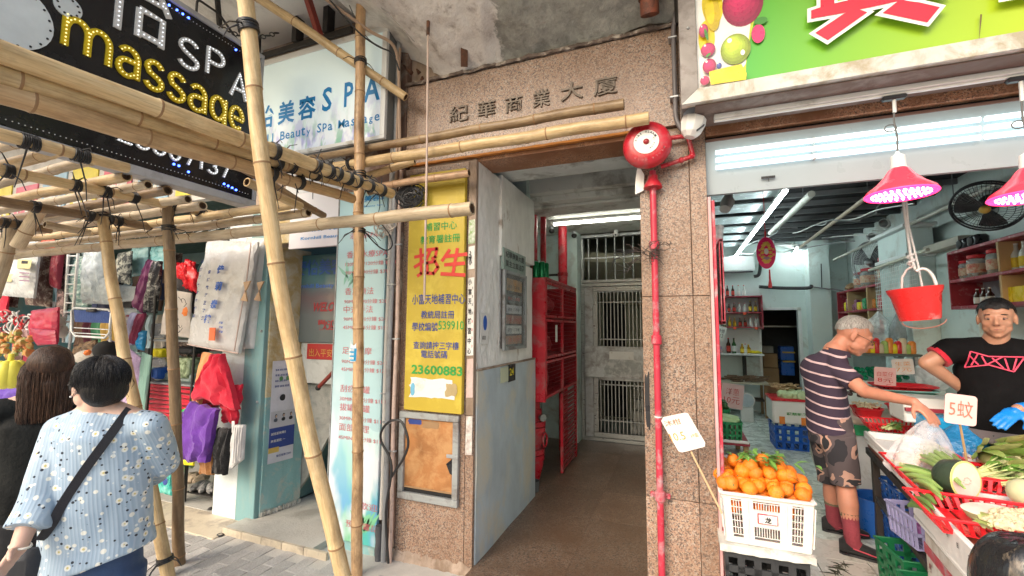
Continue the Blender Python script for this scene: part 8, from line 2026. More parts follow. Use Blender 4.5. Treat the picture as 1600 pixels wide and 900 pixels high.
for k,(px,py) in enumerate(((94,505),(98,518),(88,498))):part('wheel',MB().ball(onY(px,py,-.14),(.03,.05,.07)),MT('cream_plastic_wheel',(.62,.60,.54),.5),t)
RW=MT('rose_red_leather',(.55,.03,.08),.4,bmp=.3)
item('red_handbag','rose red handbag hanging at the left of the trolley','handbag',[(50,485),(90,480),(88,535),(48,525)],-.3,.05,RW,4)
item('red_handbag','darker rose red flap pouch below the red handbag','handbag',[(46,512),(86,516),(88,538),(58,540)],-.36,.03,MT('rose_leather2',(.42,.02,.06),.45),6)
t=thing('bangle_rack','tangle of white and red hoops hanging at the far left of the stall','hoops',onY(20,500,-.3))
for k in range(13):
 c=onY(4+5.5*(k%9),494+9*(k//5),-.3);rr=random.uniform(.05,.09);part('hoop',MB().tube([c+V((rr*math.cos(a),.02*math.sin(a*2+k),rr*.9*math.sin(a))) for a in [i*.42 for i in range(15)]],.008,6,closed=True),[WHITEPL,RED,MT('dark_red_bead',(.22,.02,.03),.4),PAPER][k%4],t)
b=MB()
for k in range(40):b.ball(onY(random.uniform(-30,52),random.uniform(520,560),random.uniform(-.35,-.1)),random.uniform(.02,.05),8,6,amp=.5,seed=k)
o=solo('bright_toys_heap',b,MT('mixed_bright_toys',(.70,.22,.06),.4,var=.5,dirt=(.30,.42,.12),da=.6,ds=8),'heap of small orange, green and red toys at the far left','toys');o['kind']='stuff'
for k in range(4):item('pink_card_pack','pale pink carded accessory pack under the hoops','pack',[(24+7*k,508),(31+7*k,509),(31+7*k,528),(24+7*k,527)],-.2+.02*k,.02,MT('pale_pink_card',(.72,.50,.52),.5),k,'pink card packs under the hoops')
# yellow pumpkin lantern
pc=onY(14,585,-.85);t=thing('pumpkin_lantern','yellow ribbed pumpkin-shaped lantern at the far left edge behind the long-haired woman','lantern',pc)
PM=MT('soft_yellow_plastic',(.78,.72,.10),.35,bmp=0)
for k in range(8):a=k*math.pi/4;part('segment',MB().ball(pc+V((.055*math.cos(a),.055*math.sin(a),0)),(.065,.065,.115),16,12),PM,t)
part('stem',MB().cyl(pc+V((0,0,.09)),pc+V((.01,0,.17)),.02,.017),PM,t)
item('purple_blue_toys','purple and blue fabric below the yellow lantern','fabric',[(-10,600),(40,602),(40,640),(-10,640)],-.5,.05,cloth('violet blue',(.12,.05,.38)),7,fold=.03,nf=3)
t=thing('knit_hats','cream and black knitted hats stacked behind the short-haired woman','hats',onY(150,548,-.3))
part('cream_hat',MB().ball(onY(138,558,-.3),(.13,.10,.07),16,10),cloth('cream knit',(.50,.46,.40),.15,.9),t);part('black_hat',MB().ball(onY(166,547,-.25),(.10,.10,.09),16,10),BLACK,t);part('orange_pompom',MB().ball(onY(137,551,-.42),.025,amp=.4),MT('orange_wool',(.75,.20,.05),.9),t)
item('brown_print_scarf','brown black and cream printed scarf draped behind the hats','scarf',[(118,540),(150,530),(150,566),(112,566)],-.2,.04,MT('leopard_print',(.28,.18,.10),.8,dirt=(.03,.02,.02),da=.6,ds=16),7,fold=.03,nf=3)
item('lilac_towel','lilac towel hanging behind the slanting bamboo foot','towel',[(168,530),(196,540),(200,640),(176,640)],.2,.03,cloth('lilac towel',(.42,.32,.52)),7,fold=.02,nf=3)
# dark filler stock deep in the stall so the depth is full of goods
rnd=random.Random(11)
FC=[cloth('stock_%s'%c,v) for c,v in (('navy',(.03,.04,.10)),('charcoal',(.05,.05,.055)),('wine',(.16,.03,.05)),('teal',(.08,.22,.22)),('mustard',(.40,.26,.06)),('cream',(.50,.46,.40)),('green',(.05,.20,.10)),('pale blue',(.34,.46,.52)),('brown',(.14,.08,.05)))]
for r_,(z0,z1,y) in enumerate(((1.75,2.45,1.2),(1.0,1.75,1.35),(.25,.95,1.2))):
 x=-9.6;k=0
 while x<-3.9:
  w_=rnd.uniform(.16,.34);h=(z1-z0)*rnd.uniform(.6,1.0)
  solo('hanging_garment',MB().grid(lambda a,b:(x+w_*a+.01*math.sin(b*5+k),y-.05*math.sin(a*3.14)*(1+.4*math.sin(a*19+k))+.02*math.sin(b*7),z1-h+h*b-.04*abs(a-.5)*b),10,6,(0,.03,0)),rnd.choice(FC),'dim hanging stock in the %s row deep inside the stall'%['top','middle','bottom'][r_],'garment','dim stock, %s row of the stall'%['top','middle','bottom'][r_]);x+=w_+.01;k+=1
for k in range(44):
 px,py=rnd.uniform(-30,300),rnd.uniform(392,640);y=rnd.uniform(.35,.95);w_=rnd.uniform(12,26);h=rnd.uniform(26,60)
 solo('assorted_bag',soft([(px,py),(px+w_,py+2),(px+w_-4,py+h),(px-5,py+h-2)],y,.03,k,fold=.02,nf=2,n=(8,8)),rnd.choice(FC+[RW,FR,QW,STB,PL]),'assorted small bag or cloth hanging half-way into the stall','bag','assorted goods half-way into the stall')

 # ======== PEOPLE
from mathutils.bvhtree import BVHTree
SKIN=MT('warm_skin',(.46,.24,.155),.5,var=.14,sc=9,bmp=.08,bs=60,sss=.12)
SKIN2=MT('ruddy_skin',(.52,.23,.15),.5,var=.16,sc=9,bmp=.1,bs=60,sss=.12)
SKIN3=MT('fair_skin',(.62,.40,.31),.5,var=.08,sc=9,bmp=.05,bs=60,sss=.12)
def blob(prims,voxel,smooth=2,fold=None):
 """one continuous surface grown round tapered limbs and ovals"""
 b=MB()
 for q in prims:
  if q[0]=='c':
   _,p0,r0,p1,r1=q[:5];b.tube([p0,p1],[r0,r1],18)
   b.ball(p0,r0,18,12);b.ball(p1,r1,18,12)
  elif q[0]=='k':_,p0,r0,p1,r1=q[:5];b.tube([p0,p1],[r0,r1],20)
  elif q[0]=='l':
   n=24;st=q[1];yaw=q[2];vs=[];fs=[]
   for c,rx,ry in st:
    for j in range(n):a=2*math.pi*j/n;x,y=rx*math.cos(a),ry*math.sin(a);vs.append(V(c)+V((x*math.cos(yaw)-y*math.sin(yaw),x*math.sin(yaw)+y*math.cos(yaw),0)))
   for i in range(len(st)-1):
    for j in range(n):fs.append((i*n+j,i*n+(j+1)%n,(i+1)*n+(j+1)%n,(i+1)*n+j))
   fs.append(tuple(range(n))[::-1]);fs.append(tuple((len(st)-1)*n+j for j in range(n)));b.add(vs,fs)
  else:b.ball(q[1],q[2],22,15,q[3] if len(q)>3 else None)
 me=bpy.data.meshes.new('tmp');me.from_pydata(b.v,[],b.f)
 bm=bmesh.new();bm.from_mesh(me);bmesh.ops.recalc_face_normals(bm,faces=bm.faces);bm.to_mesh(me);bm.free()
 o=bpy.data.objects.new('tmp',me);COL.objects.link(o)
 m=o.modifiers.new('r','REMESH');m.mode='VOXEL';m.voxel_size=voxel
 s=o.modifiers.new('s','SMOOTH');s.iterations=smooth;s.factor=.5
 dg=bpy.context.evaluated_depsgraph_get();dg.update()
 r=bpy.data.meshes.new_from_object(o.evaluated_get(dg));bpy.data.objects.remove(o)
 if fold:
  amp,fr,st=fold;ns=[v.normal.copy() for v in r.vertices]
  for v,n_ in zip(r.vertices,ns):
   p=v.co;k=noise.noise(V((p.x*fr*st[0],p.y*fr*st[1],p.z*fr*st[2])))+.5*noise.noise(V((p.x*fr*2.3*st[0]+5,p.y*fr*2.3*st[1],p.z*fr*2.3*st[2])))
   v.co=p+n_*amp*k
 return r
def wear(name,me,mat,parent,label=None):
 base=wloc(parent)
 for v in me.vertices:v.co-=base
 me.materials.clear();me.materials.append(mat);me.shade_smooth();me.name=name
 o=bpy.data.objects.new(name,me);COL.objects.link(o);o.parent=parent;return setp(o,label=label)
def HF(c,f,u,s=1.0):
 f=V(f).normalized();u=V(u);r=f.cross(u).normalized();u=r.cross(f).normalized()
 m=Matrix((r,f,u)).transposed()
 return lambda x,y,z:V(c)+m@(V((x,y,z))*s),m,s
def head_prims(F,old=False):
 P_,m,s=F;E=lambda c,r:('e',P_(*c),tuple(k*s for k in r),m)
 pr=[E((0,-.012,.028),(.076,.094,.088)),E((0,.030,-.010),(.066,.066,.080)),E((0,.044,-.062),(.050,.050,.048)),E((0,.072,-.092),(.024,.020,.018)),E((-.038,.062,-.020),(.024,.020,.024)),E((.038,.062,-.020),(.024,.020,.024)),E((0,.078,.028),(.052,.016,.012)),('c',P_(0,.092,.012),.0085*s,P_(0,.112,-.020),.0125*s),E((-.013,.100,-.024),(.008,.010,.007)),E((.013,.100,-.024),(.008,.010,.007)),E((0,.094,-.050),(.022,.010,.0055)),E((0,.092,-.061),(.019,.010,.0065)),E((0,.084,-.052),(.034,.020,.026)),E((-.079,-.006,-.004),(.009,.017,.031)),E((.079,-.006,-.004),(.009,.017,.031)),E((-.080,.0,-.028),(.007,.010,.012)),E((.080,.0,-.028),(.007,.010,.012)),E((-.044,.034,-.050),(.020,.036,.032)),E((.044,.034,-.050),(.020,.036,.032)),E((-.030,.080,.010),(.017,.012,.009)),E((.030,.080,.010),(.017,.012,.009))]
 if old:pr+=[E((-.036,.070,-.045),(.016,.016,.020)),E((.036,.070,-.045),(.016,.016,.020))]
 return pr
def face_parts(F,t,brow,closed=.5,browmat=None):
 P_,m,s=F
 for x in (-.031,.031):
  part('eye',MB().ball(P_(x,.084,.008),(.0125*s,.008*s,.0042*s),12,8,m),MT('eye_white',(.30,.24,.21),.3,bmp=0),t)
  part('iris',MB().ball(P_(x,.0915,.0065),(.0055*s,.003*s,.0045*s),10,6,m),INKB,t)
  part('eyelid',MB().tube([P_(x+k*.0052,.0885-abs(k)*.0017,.0145-abs(k)*.0022) for k in (-3,-2,-1,0,1,2,3)],[.0012*s,.002*s,.0024*s,.0026*s,.0024*s,.002*s,.0012*s],6),MT('lid_line',(.16,.07,.05),.6,bmp=0),t)
  part('eyebrow',MB().tube([P_(x+k*.0065*(1 if x>0 else 1),.0905-abs(k)*.0028,.030+.003*(1-abs(k)/3)) for k in (-3,-2,-1,0,1,2,3)],[k*s for k in (.0015,.003,.0036,.0038,.0036,.003,.0015)],6),brow,t)
 part('lips',MB().tube([P_(k*.0062,.1015-abs(k)*.0028,-.0552+.0006*abs(k)) for k in (-3,-2,-1,0,1,2,3)],[k*s for k in (.001,.0032,.0045,.005,.0045,.0032,.001)],7),MT('lip_tone',(.42,.17,.14),.45,bmp=0),t)
 part('mouth_line',MB().tube([P_(k*.0068,.1063-abs(k)*.0028,-.0552+.0005*abs(k)) for k in (-3,-2,-1,0,1,2,3)],.0009*s,5),MT('mouth_shadow',(.14,.05,.045),.6,bmp=0),t)
 for x in (-.010,.010):part('nostril',MB().ball(P_(x,.108,-.0305),(.0035*s,.004*s,.002*s),8,5,m),MT('nostril_tone',(.12,.05,.04),.7,bmp=0),t)
def hand_prims(w,d,nrm,s=1.0,curl=.5,spread=.16,thumb=1):
 """palm from wrist w along d, back of the hand facing nrm; five bent fingers"""
 d=V(d).normalized();nrm=V(nrm);sd=d.cross(nrm).normalized();nrm=sd.cross(d).normalized();pr=[]
 w=V(w);q=Matrix((sd,d,nrm)).transposed()
 pr.append(('e',w+d*.048*s,(.041*s,.052*s,.016*s),q));pr.append(('c',w,.024*s,w+d*.03*s,.024*s))
 for k,(o,l) in enumerate(((-.030,.066),(-.010,.076),(.010,.072),(.029,.056))):
  p=w+d*(.088*s)+sd*o*s;dd=(d+sd*o*spread*10).normalized();a=p;r=.0092*s
  for j in range(3):
   cu=curl*(.55+.55*j+.08*k);v=(dd*math.cos(cu)-nrm*math.sin(cu)).normalized();e=a+v*l*s*(.44,.32,.24)[j]
   pr.append(('c',a,r,e,r*.92));a=e;r*=.92
  pr.append(('c',w+d*.05*s+sd*o*s*.8,.011*s,p,.0095*s))
 a=w+d*.025*s+sd*-.030*thumb*s;v=(d*.6-sd*.75*thumb-nrm*.35).normalized();e=a+v*.042*s;v2=(d*.85-sd*.25*thumb-nrm*.5).normalized()
 pr+=[('c',a,.0135*s,e,.0105*s),('c',e,.0105*s,e+v2*.032*s,.0088*s)]
 return pr
def shoe(label,heel,toe,w_,h,mat,par,trim=None):
 heel,toe=V(heel),V(toe);d=(toe-heel).normalized();L=(toe-heel).length;sd=V((0,0,1)).cross(d).normalized();b=MB();n=14
 vs=[];fs=[]
 sec=[(0,.55,.75),(.08,.85,.95),(.25,.85,.9),(.45,.88,.72),(.65,1,.55),(.85,.86,.42),(.96,.5,.3),(1,.2,.18)]
 for x,ww,hh in sec:
  for j in range(n):a=2*math.pi*j/n;z=math.sin(a);vs.append(heel+d*L*x+sd*w_/2*ww*math.cos(a)*(1 if z<0 else.85)+V((0,0,(h*hh*(z*.5+.5) if z>0 else h*hh*.5*(1+z*.98)))))
 for i in range(len(sec)-1):
  for j in range(n):fs.append((i*n+j,i*n+(j+1)%n,(i+1)*n+(j+1)%n,(i+1)*n+j))
 fs+=[tuple(range(n))[::-1],tuple((len(sec)-1)*n+j for j in range(n))];b.add(vs,fs);o=part('shoe',b,mat,par,label)
 part('sole',MB().prism([(x*L,ww*w_/2*1.04) for x,ww,hh in sec]+[(x*L,-ww*w_/2*1.04) for x,ww,hh in sec[::-1]],heel-V((0,0,.006)),d,sd,(0,0,.014)),BLACKP,o)
 if trim:part('red_trim',MB().tube([heel+d*L*x+sd*s_*w_/2*ww+V((0,0,h*hh*.52)) for s_ in (-1,) for x,ww,hh in sec[2:7]],.004,6),trim,o)
def haircap(F,mat,par,sc=1.04,back=True,low=-.02,front=.062,amp=.0,thick=.010,ragged=.004,seed=0,nm='hair',voxel=.004):
 P_,m,s=F;b=MB();n,k=48,26;vs=[];fs=[]
 def prof(th,ph):
  x,y,z=math.sin(ph)*math.sin(th),math.sin(ph)*math.cos(th),math.cos(ph)
  return V((x*.080,-.012+y*.099,.026+z*.096))*sc
 for j in range(k+1):
  for i in range(n):
   th=2*math.pi*i/n;cfr=math.cos(th);lim=1.12+.92*(1-(cfr*.5+.5)**.8)+.05*math.sin(th*7+seed)+.03*noise.noise(V((th*6,seed,0)))
   if abs(math.sin(th))>.75 and cfr>-.2:lim-=.18
   lim=min(lim,front and lim);ph=lim*j/k
   p=prof(th,ph);t2=1+(thick/.09)*(1-(j/k)**6)+amp*noise.noise(V((th*3,ph*4,seed)))+.006*noise.noise(V((th*40,ph*3,seed)))
   vs.append(P_(*(V((0,-.012,.026))+(p-V((0,-.012,.026)))*t2)))
 for j in range(k):
  for i in range(n):fs.append((j*n+i,j*n+(i+1)%n,(j+1)*n+(i+1)%n,(j+1)*n+i))
 b.add(vs,fs);return part(nm,b,mat,par)
def hairmat(nm,a,b_,rough=.38):
 m,n,bb=mk(nm);tc=N(n,'ShaderNodeTexCoord');mp=N(n,'ShaderNodeMapping');mp.inputs['Scale'].default_value=(1,1,.12);n.links.new(tc.outputs['Object'],mp.inputs[0])
 f=noise_(n,mp.outputs[0],170,3,.7);n.links.new(ramp(n,f,[(.35,a),(.7,b_)]),bb.inputs['Base Color']);bb.inputs['Roughness'].default_value=rough;bb.inputs['Specular IOR Level'].default_value=.3;bump(n,bb,f,.6,.01);return m
HB=hairmat('black_hair',(.004,.004,.005),(.014,.013,.014));HBR=hairmat('brown_hair',(.022,.012,.009),(.09,.045,.028));HG_=hairmat('grey_hair',(.22,.21,.20),(.55,.54,.52),.6)
def seg(a,ra,b_,rb):return ('c',V(a),ra,V(b_),rb)
def strands(F,mat,par,n,rad,lo,hi,seed,lift=1.03,w_=.0011,c0=(0,-.022,.035)):
 P_,m,s=F;rnd=random.Random(seed);b=MB()
 for k in range(n):
  a=rnd.uniform(0,6.28);t0=rnd.uniform(.1,.9);t1=rnd.uniform(lo,hi)*(1 if math.sin(a)<.3 else.55);li=lift+rnd.uniform(-.01,.035);pts=[];a2=a+rnd.uniform(-.25,.25)
  if t1<t0+.2:continue
  for j in range(7):
   q=j/6;t_=t0+(t1-t0)*q;aa=a+(a2-a)*q;pts.append(P_(c0[0]+rad[0]*li*math.sin(t_)*math.cos(aa),c0[1]+rad[1]*li*math.sin(t_)*math.sin(aa),c0[2]+rad[2]*li*math.cos(t_)))
  b.tube(pts,[w_*(1-.1*j) for j in range(7)],4)
 part('hair_strands',b,mat,par,kind='stuff')
# --- customer in striped polo
root=V((1.01,1.02,FZ));M1=thing('person','stooping grey-haired man in navy striped polo and camouflage shorts reaching over vegetables','person',root)
hd=onY(1334,524,1.0);F1=HF(hd,(.84,-.16,-.50),(.48,-.10,.86),1.10)
neck=onY(1304,548,1.0);shR=onY(1311,578,.90);shL=shR+V((.02,.30,.0));chest=V((.965,1.03,1.24));hip=onY(1298,668,1.02)
el=onY(1352,612,.76);wr=onY(1428,628,.50);hd_end=onY(1452,648,.45)
elL=shL+V((-.04,.05,-.27));wrL=elL+V((-.02,.0,-.20))
hR,hL=hip+V((.01,-.09,0)),hip+V((-.02,.09,0))
kR=onY(1322,760,.93);aR=onY(1332,846,.86);kL=onY(1300,757,1.14);aL=onY(1302,806,1.20)
aR.z=FZ+.10;aL.z=FZ+.10
pr=head_prims(F1,True)+[seg(F1[0](0,-.03,-.05),.056,neck,.058),seg(neck,.06,shR,.055),seg(neck,.06,shL,.055),seg(neck,.07,chest,.12),seg(chest,.11,hip,.11),seg(shR,.054,el,.041),seg(el,.041,wr,.026),seg(shL,.054,elL,.04),seg(elL,.04,wrL,.026),seg(hR+V((0,.02,-.05)),.072,kR,.056),seg(kR,.056,kR.lerp(aR,.35),.060),seg(kR.lerp(aR,.35),.058,aR,.038),seg(hL+V((0,-.02,-.05)),.072,kL,.056),seg(kL,.056,kL.lerp(aL,.35),.058),seg(kL.lerp(aL,.35),.056,aL,.038)]
pr+=hand_prims(wr,(hd_end-wr),(.1,-.35,.9),.98,.42,.12,-1)+hand_prims(wrL,(-.05,.05,-.9),(0,1,.1),.95,.4)
wear('body',blob(pr,.0065,2),SKIN2,M1)
face_parts(F1,M1,HG_)
haircap(F1,HG_,M1,1.0,thick=.004,seed=4);strands(F1,HG_,M1,320,(.080,.099,.096),1.0,1.75,3,1.02,.0010,(0,-.012,.026))
P_,m_,s_=F1
GLM=MT('dark_glasses_frame',(.03,.02,.02),.3)
gb=MB()
for x in (-.033,.033):gb.tube([P_(x+.023*math.cos(a),.104,.004+.017*math.sin(a)) for a in [i*math.pi/8 for i in range(16)]],.0016,6,closed=True)
gb.tube([P_(-.010,.105,.006),P_(.010,.105,.006)],.0015,6)
for x in (-1,1):gb.tube([P_(x*.056,.102,.008),P_(x*.080,.06,.010),P_(x*.084,-.01,.012)],.0016,6)
g_=part('glasses',gb,GLM,M1)
# polo
def stripemat(nm,dirv,period,off=0):
 m,n,b=mk(nm);tc=N(n,'ShaderNodeTexCoord');co=tc.outputs['Object']
 vm=N(n,'ShaderNodeVectorMath',operation='DOT_PRODUCT');n.links.new(co,vm.inputs[0]);vm.inputs[1].default_value=dirv
 f=noise_(n,co,5,3);a=N(n,'ShaderNodeMath',operation='MULTIPLY_ADD');n.links.new(f,a.inputs[0]);a.inputs[1].default_value=.02;n.links.new(vm.outputs['Value'],a.inputs[2])
 q=N(n,'ShaderNodeMath',operation='DIVIDE');n.links.new(a.outputs[0],q.inputs[0]);q.inputs[1].default_value=period
 fr_=N(n,'ShaderNodeMath',operation='FRACT');n.links.new(q.outputs[0],fr_.inputs[0])
 c=ramp(n,fr_.outputs[0],[(0,(.035,.022,.045)),(.76,(.66,.48,.50)),(.93,(.035,.022,.045))],'CONSTANT')
 w_=noise_(n,co,300,2);c=mix(n,.12,c,(.10,.07,.10));n.links.new(c,b.inputs['Base Color']);b.inputs['Roughness'].default_value=.9;bump(n,b,w_,.2,.003);return m
up_=(chest-hip).normalized()
PSH=stripemat('navy_pink_stripe_polo',(.10,-.18,1.0),.070)
slv=shR.lerp(el,.62);slvL=shL.lerp(elL,.6)
pr=[('c',neck+V((-.01,0,-.03)),.072,chest+V((-.03,0,.05)),.132),('l',[(hip+V((-.005,0,-.03)),.136,.160),(hip+V((-.01,0,.06)),.130,.155),(hip.lerp(chest,.5)+V((-.015,0,0)),.126,.160),(chest+V((-.02,0,.0)),.124,.172),(chest+V((-.0,0,.09)),.108,.16)],.0),('c',neck+V((0,-.04,-.045)),.062,shR,.070),('c',neck+V((0,.04,-.045)),.062,shL,.070),('k',shR,.070,slv,.068),('k',shL,.070,slvL,.068)]
shirt_me=blob(pr,.008,3,(.010,5,(1,1,.6)));wear('polo_shirt',shirt_me,PSH,M1)
part('collar',MB().grid(lambda a,b:neck+V((.010,0,.0))+V((.073*math.cos(a*6.0+.15)*(1+.10*(1-b)),.073*math.sin(a*6.0+.15)*(1+.10*(1-b)),-.030+.040*b+.03*math.cos(a*6.0+.15)*-1*.6)),26,4,(.003,0,.0)),MT('navy_collar',(.05,.035,.06),.9),M1)
def camo():
 m,n,b=mk('camouflage_cloth');co=coords(n,(1,1,1.15));f=noise_(n,co,6.5,2,.45,.3)
 c=ramp(n,f,[(0,(.025,.024,.03)),(.46,(.09,.07,.075)),(.55,(.45,.27,.21)),(.60,(.025,.025,.03)),(.68,(.36,.24,.21))],'CONSTANT');n.links.new(c,b.inputs['Base Color']);b.inputs['Roughness'].default_value=.9;return m
pr=[('l',[(hip+V((0,0,-.10)),.134,.162),(hip+V((0,0,.0)),.130,.155),(hip+V((0,0,.09)),.116,.145)],0),('k',hR+V((0,0,-.02)),.102,kR+V((0,0,.015)),.092),('k',hL+V((0,0,-.02)),.102,kL+V((0,0,.015)),.090)]
wear('camouflage_shorts',blob(pr,.009,3,(.014,6,(1,1,.7))),camo(),M1)
SOCK=MT('dusty_red_sock',(.30,.05,.07),.9,bmp=.6,bs=90)
for k,a_,tag_ in ((kR,aR,'r'),(kL,aL,'l')):
 p=k.lerp(a_,.52);part('sock',MB().tube([p,k.lerp(a_,.8),a_+V((0,0,-.02)),a_+V((.03,0,-.06))],[.051,.047,.046,.042],16),SOCK,M1);part('sock_band',MB().tube([p+V((0,0,.006)),p+V((0,0,-.018))],.0525,16),MT('olive_band',(.16,.13,.08),.9),M1)
SH=cloth('black shoe',(.012,.011,.013),.2,.3);TR=MT('shoe_pink_piping',(.62,.06,.10),.5,bmp=0)
shoe(None,aR+V((-.07,.02,-.095)),aR+V((.215,-.06,-.092)),.10,.10,SH,M1,TR);shoe(None,aL+V((-.07,.02,-.095)),aL+V((.205,-.03,-.092)),.098,.10,SH,M1,TR)
# carrier bag in his hand
hb=onY(1450,656,.45);bb=onZ(1440,742,TZ+.02)
t=thing('carrier_bag','thin translucent white carrier bag with pale contents held over the table','plastic bag',(bb.x,bb.y,bb.z))
def bagf(a,b):
 th=a*2*math.pi;z=b;w_=.155*(1-z)**.75+.012+.02*math.sin(z*3.1);d_=.10*(1-z)**.8+.008
 if z<.12:w_*=.75+2*z;d_*=.7+2.4*z
 r=1+.14*noise.noise(V((math.cos(th)*2,math.sin(th)*2,z*3)))+.05*math.sin(th*9+z*4)*(1-z*.3)
 c=V((bb.x,bb.y,bb.z)).lerp(hb,z);return c+V((w_*math.cos(th)*r,d_*math.sin(th)*r,0))
part('film',MB().grid(bagf,56,30),clear('carrier_film',(.80,.78,.80),.36,.2,.7,22),t)
for k in range(9):part('pale_contents',MB().ball(bb+V((random.uniform(-.07,.07),random.uniform(-.04,.04),.06+random.uniform(-.02,.03))),(.035,.03,.03),10,7,amp=.4,seed=k),MT('pale_pink_root',(.80,.56,.48),.5),t)
for k in range(6):part('stem_piece',MB().tube([bb+V((-.10+.02*k,-.03,.02)),bb+V((.0+.02*k,-.02,.035))],.009,8),LEAFY,t)
# --- shopkeeper
root=V((1.78,.90,FZ));M2=thing('person','shopkeeper in a black T-shirt with pink line print, hand on hip, blue glove','person',root)
hd=onY(1557,498,.80);look=(CAM-hd);look.z=0;look.normalize();F2=HF(hd,look+V((-.05,-.05,-.12)),(0,0,1),1.0)
sidev=V((0,0,1)).cross(look).normalized()
sv=sidev if sidev.x>0 else -sidev
neck=hd+V((0,.02,-.12));nb=neck+V((0,.02,-.045));yaw=math.atan2(sv.y,sv.x)
shA=onY(1484,548,.84);shB=nb+sv*.21+V((0,0,-.05));
elA=onY(1449,567,.84);wrA=onY(1502,606,.90);elB=shB+V((.08,-.02,-.28));wrB=onY(1592,640,.62)
chest=nb+V((0,.02,-.18));bel=nb+V((0,.0,-.42));hip=V((bel.x,bel.y+.02,.98))
pr=head_prims(F2)+[seg(F2[0](0,-.025,-.06),.056,neck,.058),seg(neck,.060,nb,.070),seg(nb+V((0,0,-.03)),.06,shA,.055),seg(nb+V((0,0,-.03)),.06,shB,.055),seg(chest,.11,hip,.12),seg(shA,.056,elA,.046),seg(elA,.045,wrA,.032),seg(shB,.056,elB,.046),seg(elB,.045,wrB,.032),seg(hip+sv*.09,.09,(hip+sv*.09)*1+V((0,0,-.42)),.06),seg(hip-sv*.09,.09,hip-sv*.09+V((0,0,-.42)),.06),seg(hip+sv*.09+V((0,0,-.42)),.06,V((hip.x,hip.y,FZ+.09))+sv*.1,.04),seg(hip-sv*.09+V((0,0,-.42)),.06,V((hip.x,hip.y,FZ+.09))-sv*.1,.04)]
pr+=hand_prims(wrA,(hip+sv*-.10-wrA),(-.6,-.2,.6),1.0,.5)
wear('body',blob(pr,.007,2),SKIN,M2)
face_parts(F2,M2,HB);haircap(F2,HB,M2,1.0,thick=.007,seed=2);strands(F2,HB,M2,260,(.080,.099,.096),.9,1.6,5,1.06,.0010,(0,-.012,.026))
TS=MT('black_cotton_jersey',(.006,.006,.007),.9,var=.2,spec=.12,bs=60)
slA=shA.lerp(elA,.52);slB=shB.lerp(elB,.55)
pr=[('l',[(hip+V((0,0,-.06)),.185,.145),(bel,.178,.152),(nb.lerp(bel,.6),.182,.140),(chest+V((0,0,.03)),.190,.125),(nb+V((0,0,-.05)),.16,.115),(nb+V((0,0,.012)),.098,.098)],yaw),('c',nb+V((0,0,-.025))-sv*.04,.080,shA,.076),('c',nb+V((0,0,-.025))+sv*.04,.080,shB,.076),('k',shA,.074,slA,.070),('k',shB,.074,slB,.070)]
ts_me=blob(pr,.009,3,(.009,5,(1,1,.8)));bvh=BVHTree.FromPolygons([v.co.copy() for v in ts_me.vertices],[tuple(p.vertices) for p in ts_me.polygons]);wear('t_shirt',ts_me,TS,M2)
dA=(slA-shA).normalized();part('red_cuff',MB().tube([slA-dA*.022,slA+dA*.004],.0725,20),cloth('red cuff',(.50,.01,.03)),M2)
def on_cloth(px,py,lift=.003):
 d_=ray(px,py).normalized();h=bvh.ray_cast(CAM,d_);return (h[0]+h[1]*lift) if h[0] else onY(px,py,.7)
PL_=MT('neon_pink_print',(.80,.08,.16),.6,bmp=0)
for a_,b_ in (((1508,574),(1516,549)),((1516,549),(1545,557)),((1545,557),(1599,558)),((1508,574),(1545,570)),((1545,570),(1584,581)),((1584,581),(1599,560)),((1518,571),(1527,553)),((1515,556),(1529,570)),((1534,556),(1541,569)),((1543,569),(1566,558)),((1550,559),(1568,575)),((1576,578),(1570,560)),((1583,578),(1588,560))):
 n_=7;pts=[on_cloth(a_[0]+(b_[0]-a_[0])*i/n_,a_[1]+(b_[1]-a_[1])*i/n_) for i in range(n_+1)];part('print_line',MB().tube(pts,.0042,5),PL_,M2)
GL_=plastic('nitrile blue',(.01,.22,.70),.35)
wear('blue_glove',blob([('k',elB.lerp(wrB,.75),.042,wrB,.036)]+hand_prims(wrB,(-.42,-.2,-.25),(0,-.5,.8),1.05,.25,.2),.006,2),GL_,M2)
TRS=cloth('dark trousers',(.02,.02,.025));part('trousers',MB().tube([hip+V((0,0,.0)),hip+V((0,0,-.15))],[.17,.16],20).tube([hip+sv*.09+V((0,0,-.08)),V((hip.x,hip.y,FZ+.05))+sv*.1],[.10,.08],16).tube([hip-sv*.09+V((0,0,-.08)),V((hip.x,hip.y,FZ+.05))-sv*.1],[.10,.08],16),TRS,M2)
part('apron',MB().grid(lambda a,b:hip+V((0,0,-.45+.47*b))+sv*(.19*math.sin((a-.5)*2.4))+look*(.16*math.cos((a-.5)*2.4)+.004),20,10,look*.005),MT('grey_apron',(.14,.12,.13),.8),M2)
for s_ in (-1,1):f_=V((hip.x,hip.y,FZ))+sv*.1*s_;shoe(None,f_-look*.08+V((0,0,.005)),f_+look*.18+V((0,0,.005)),.095,.085,SH,M2)
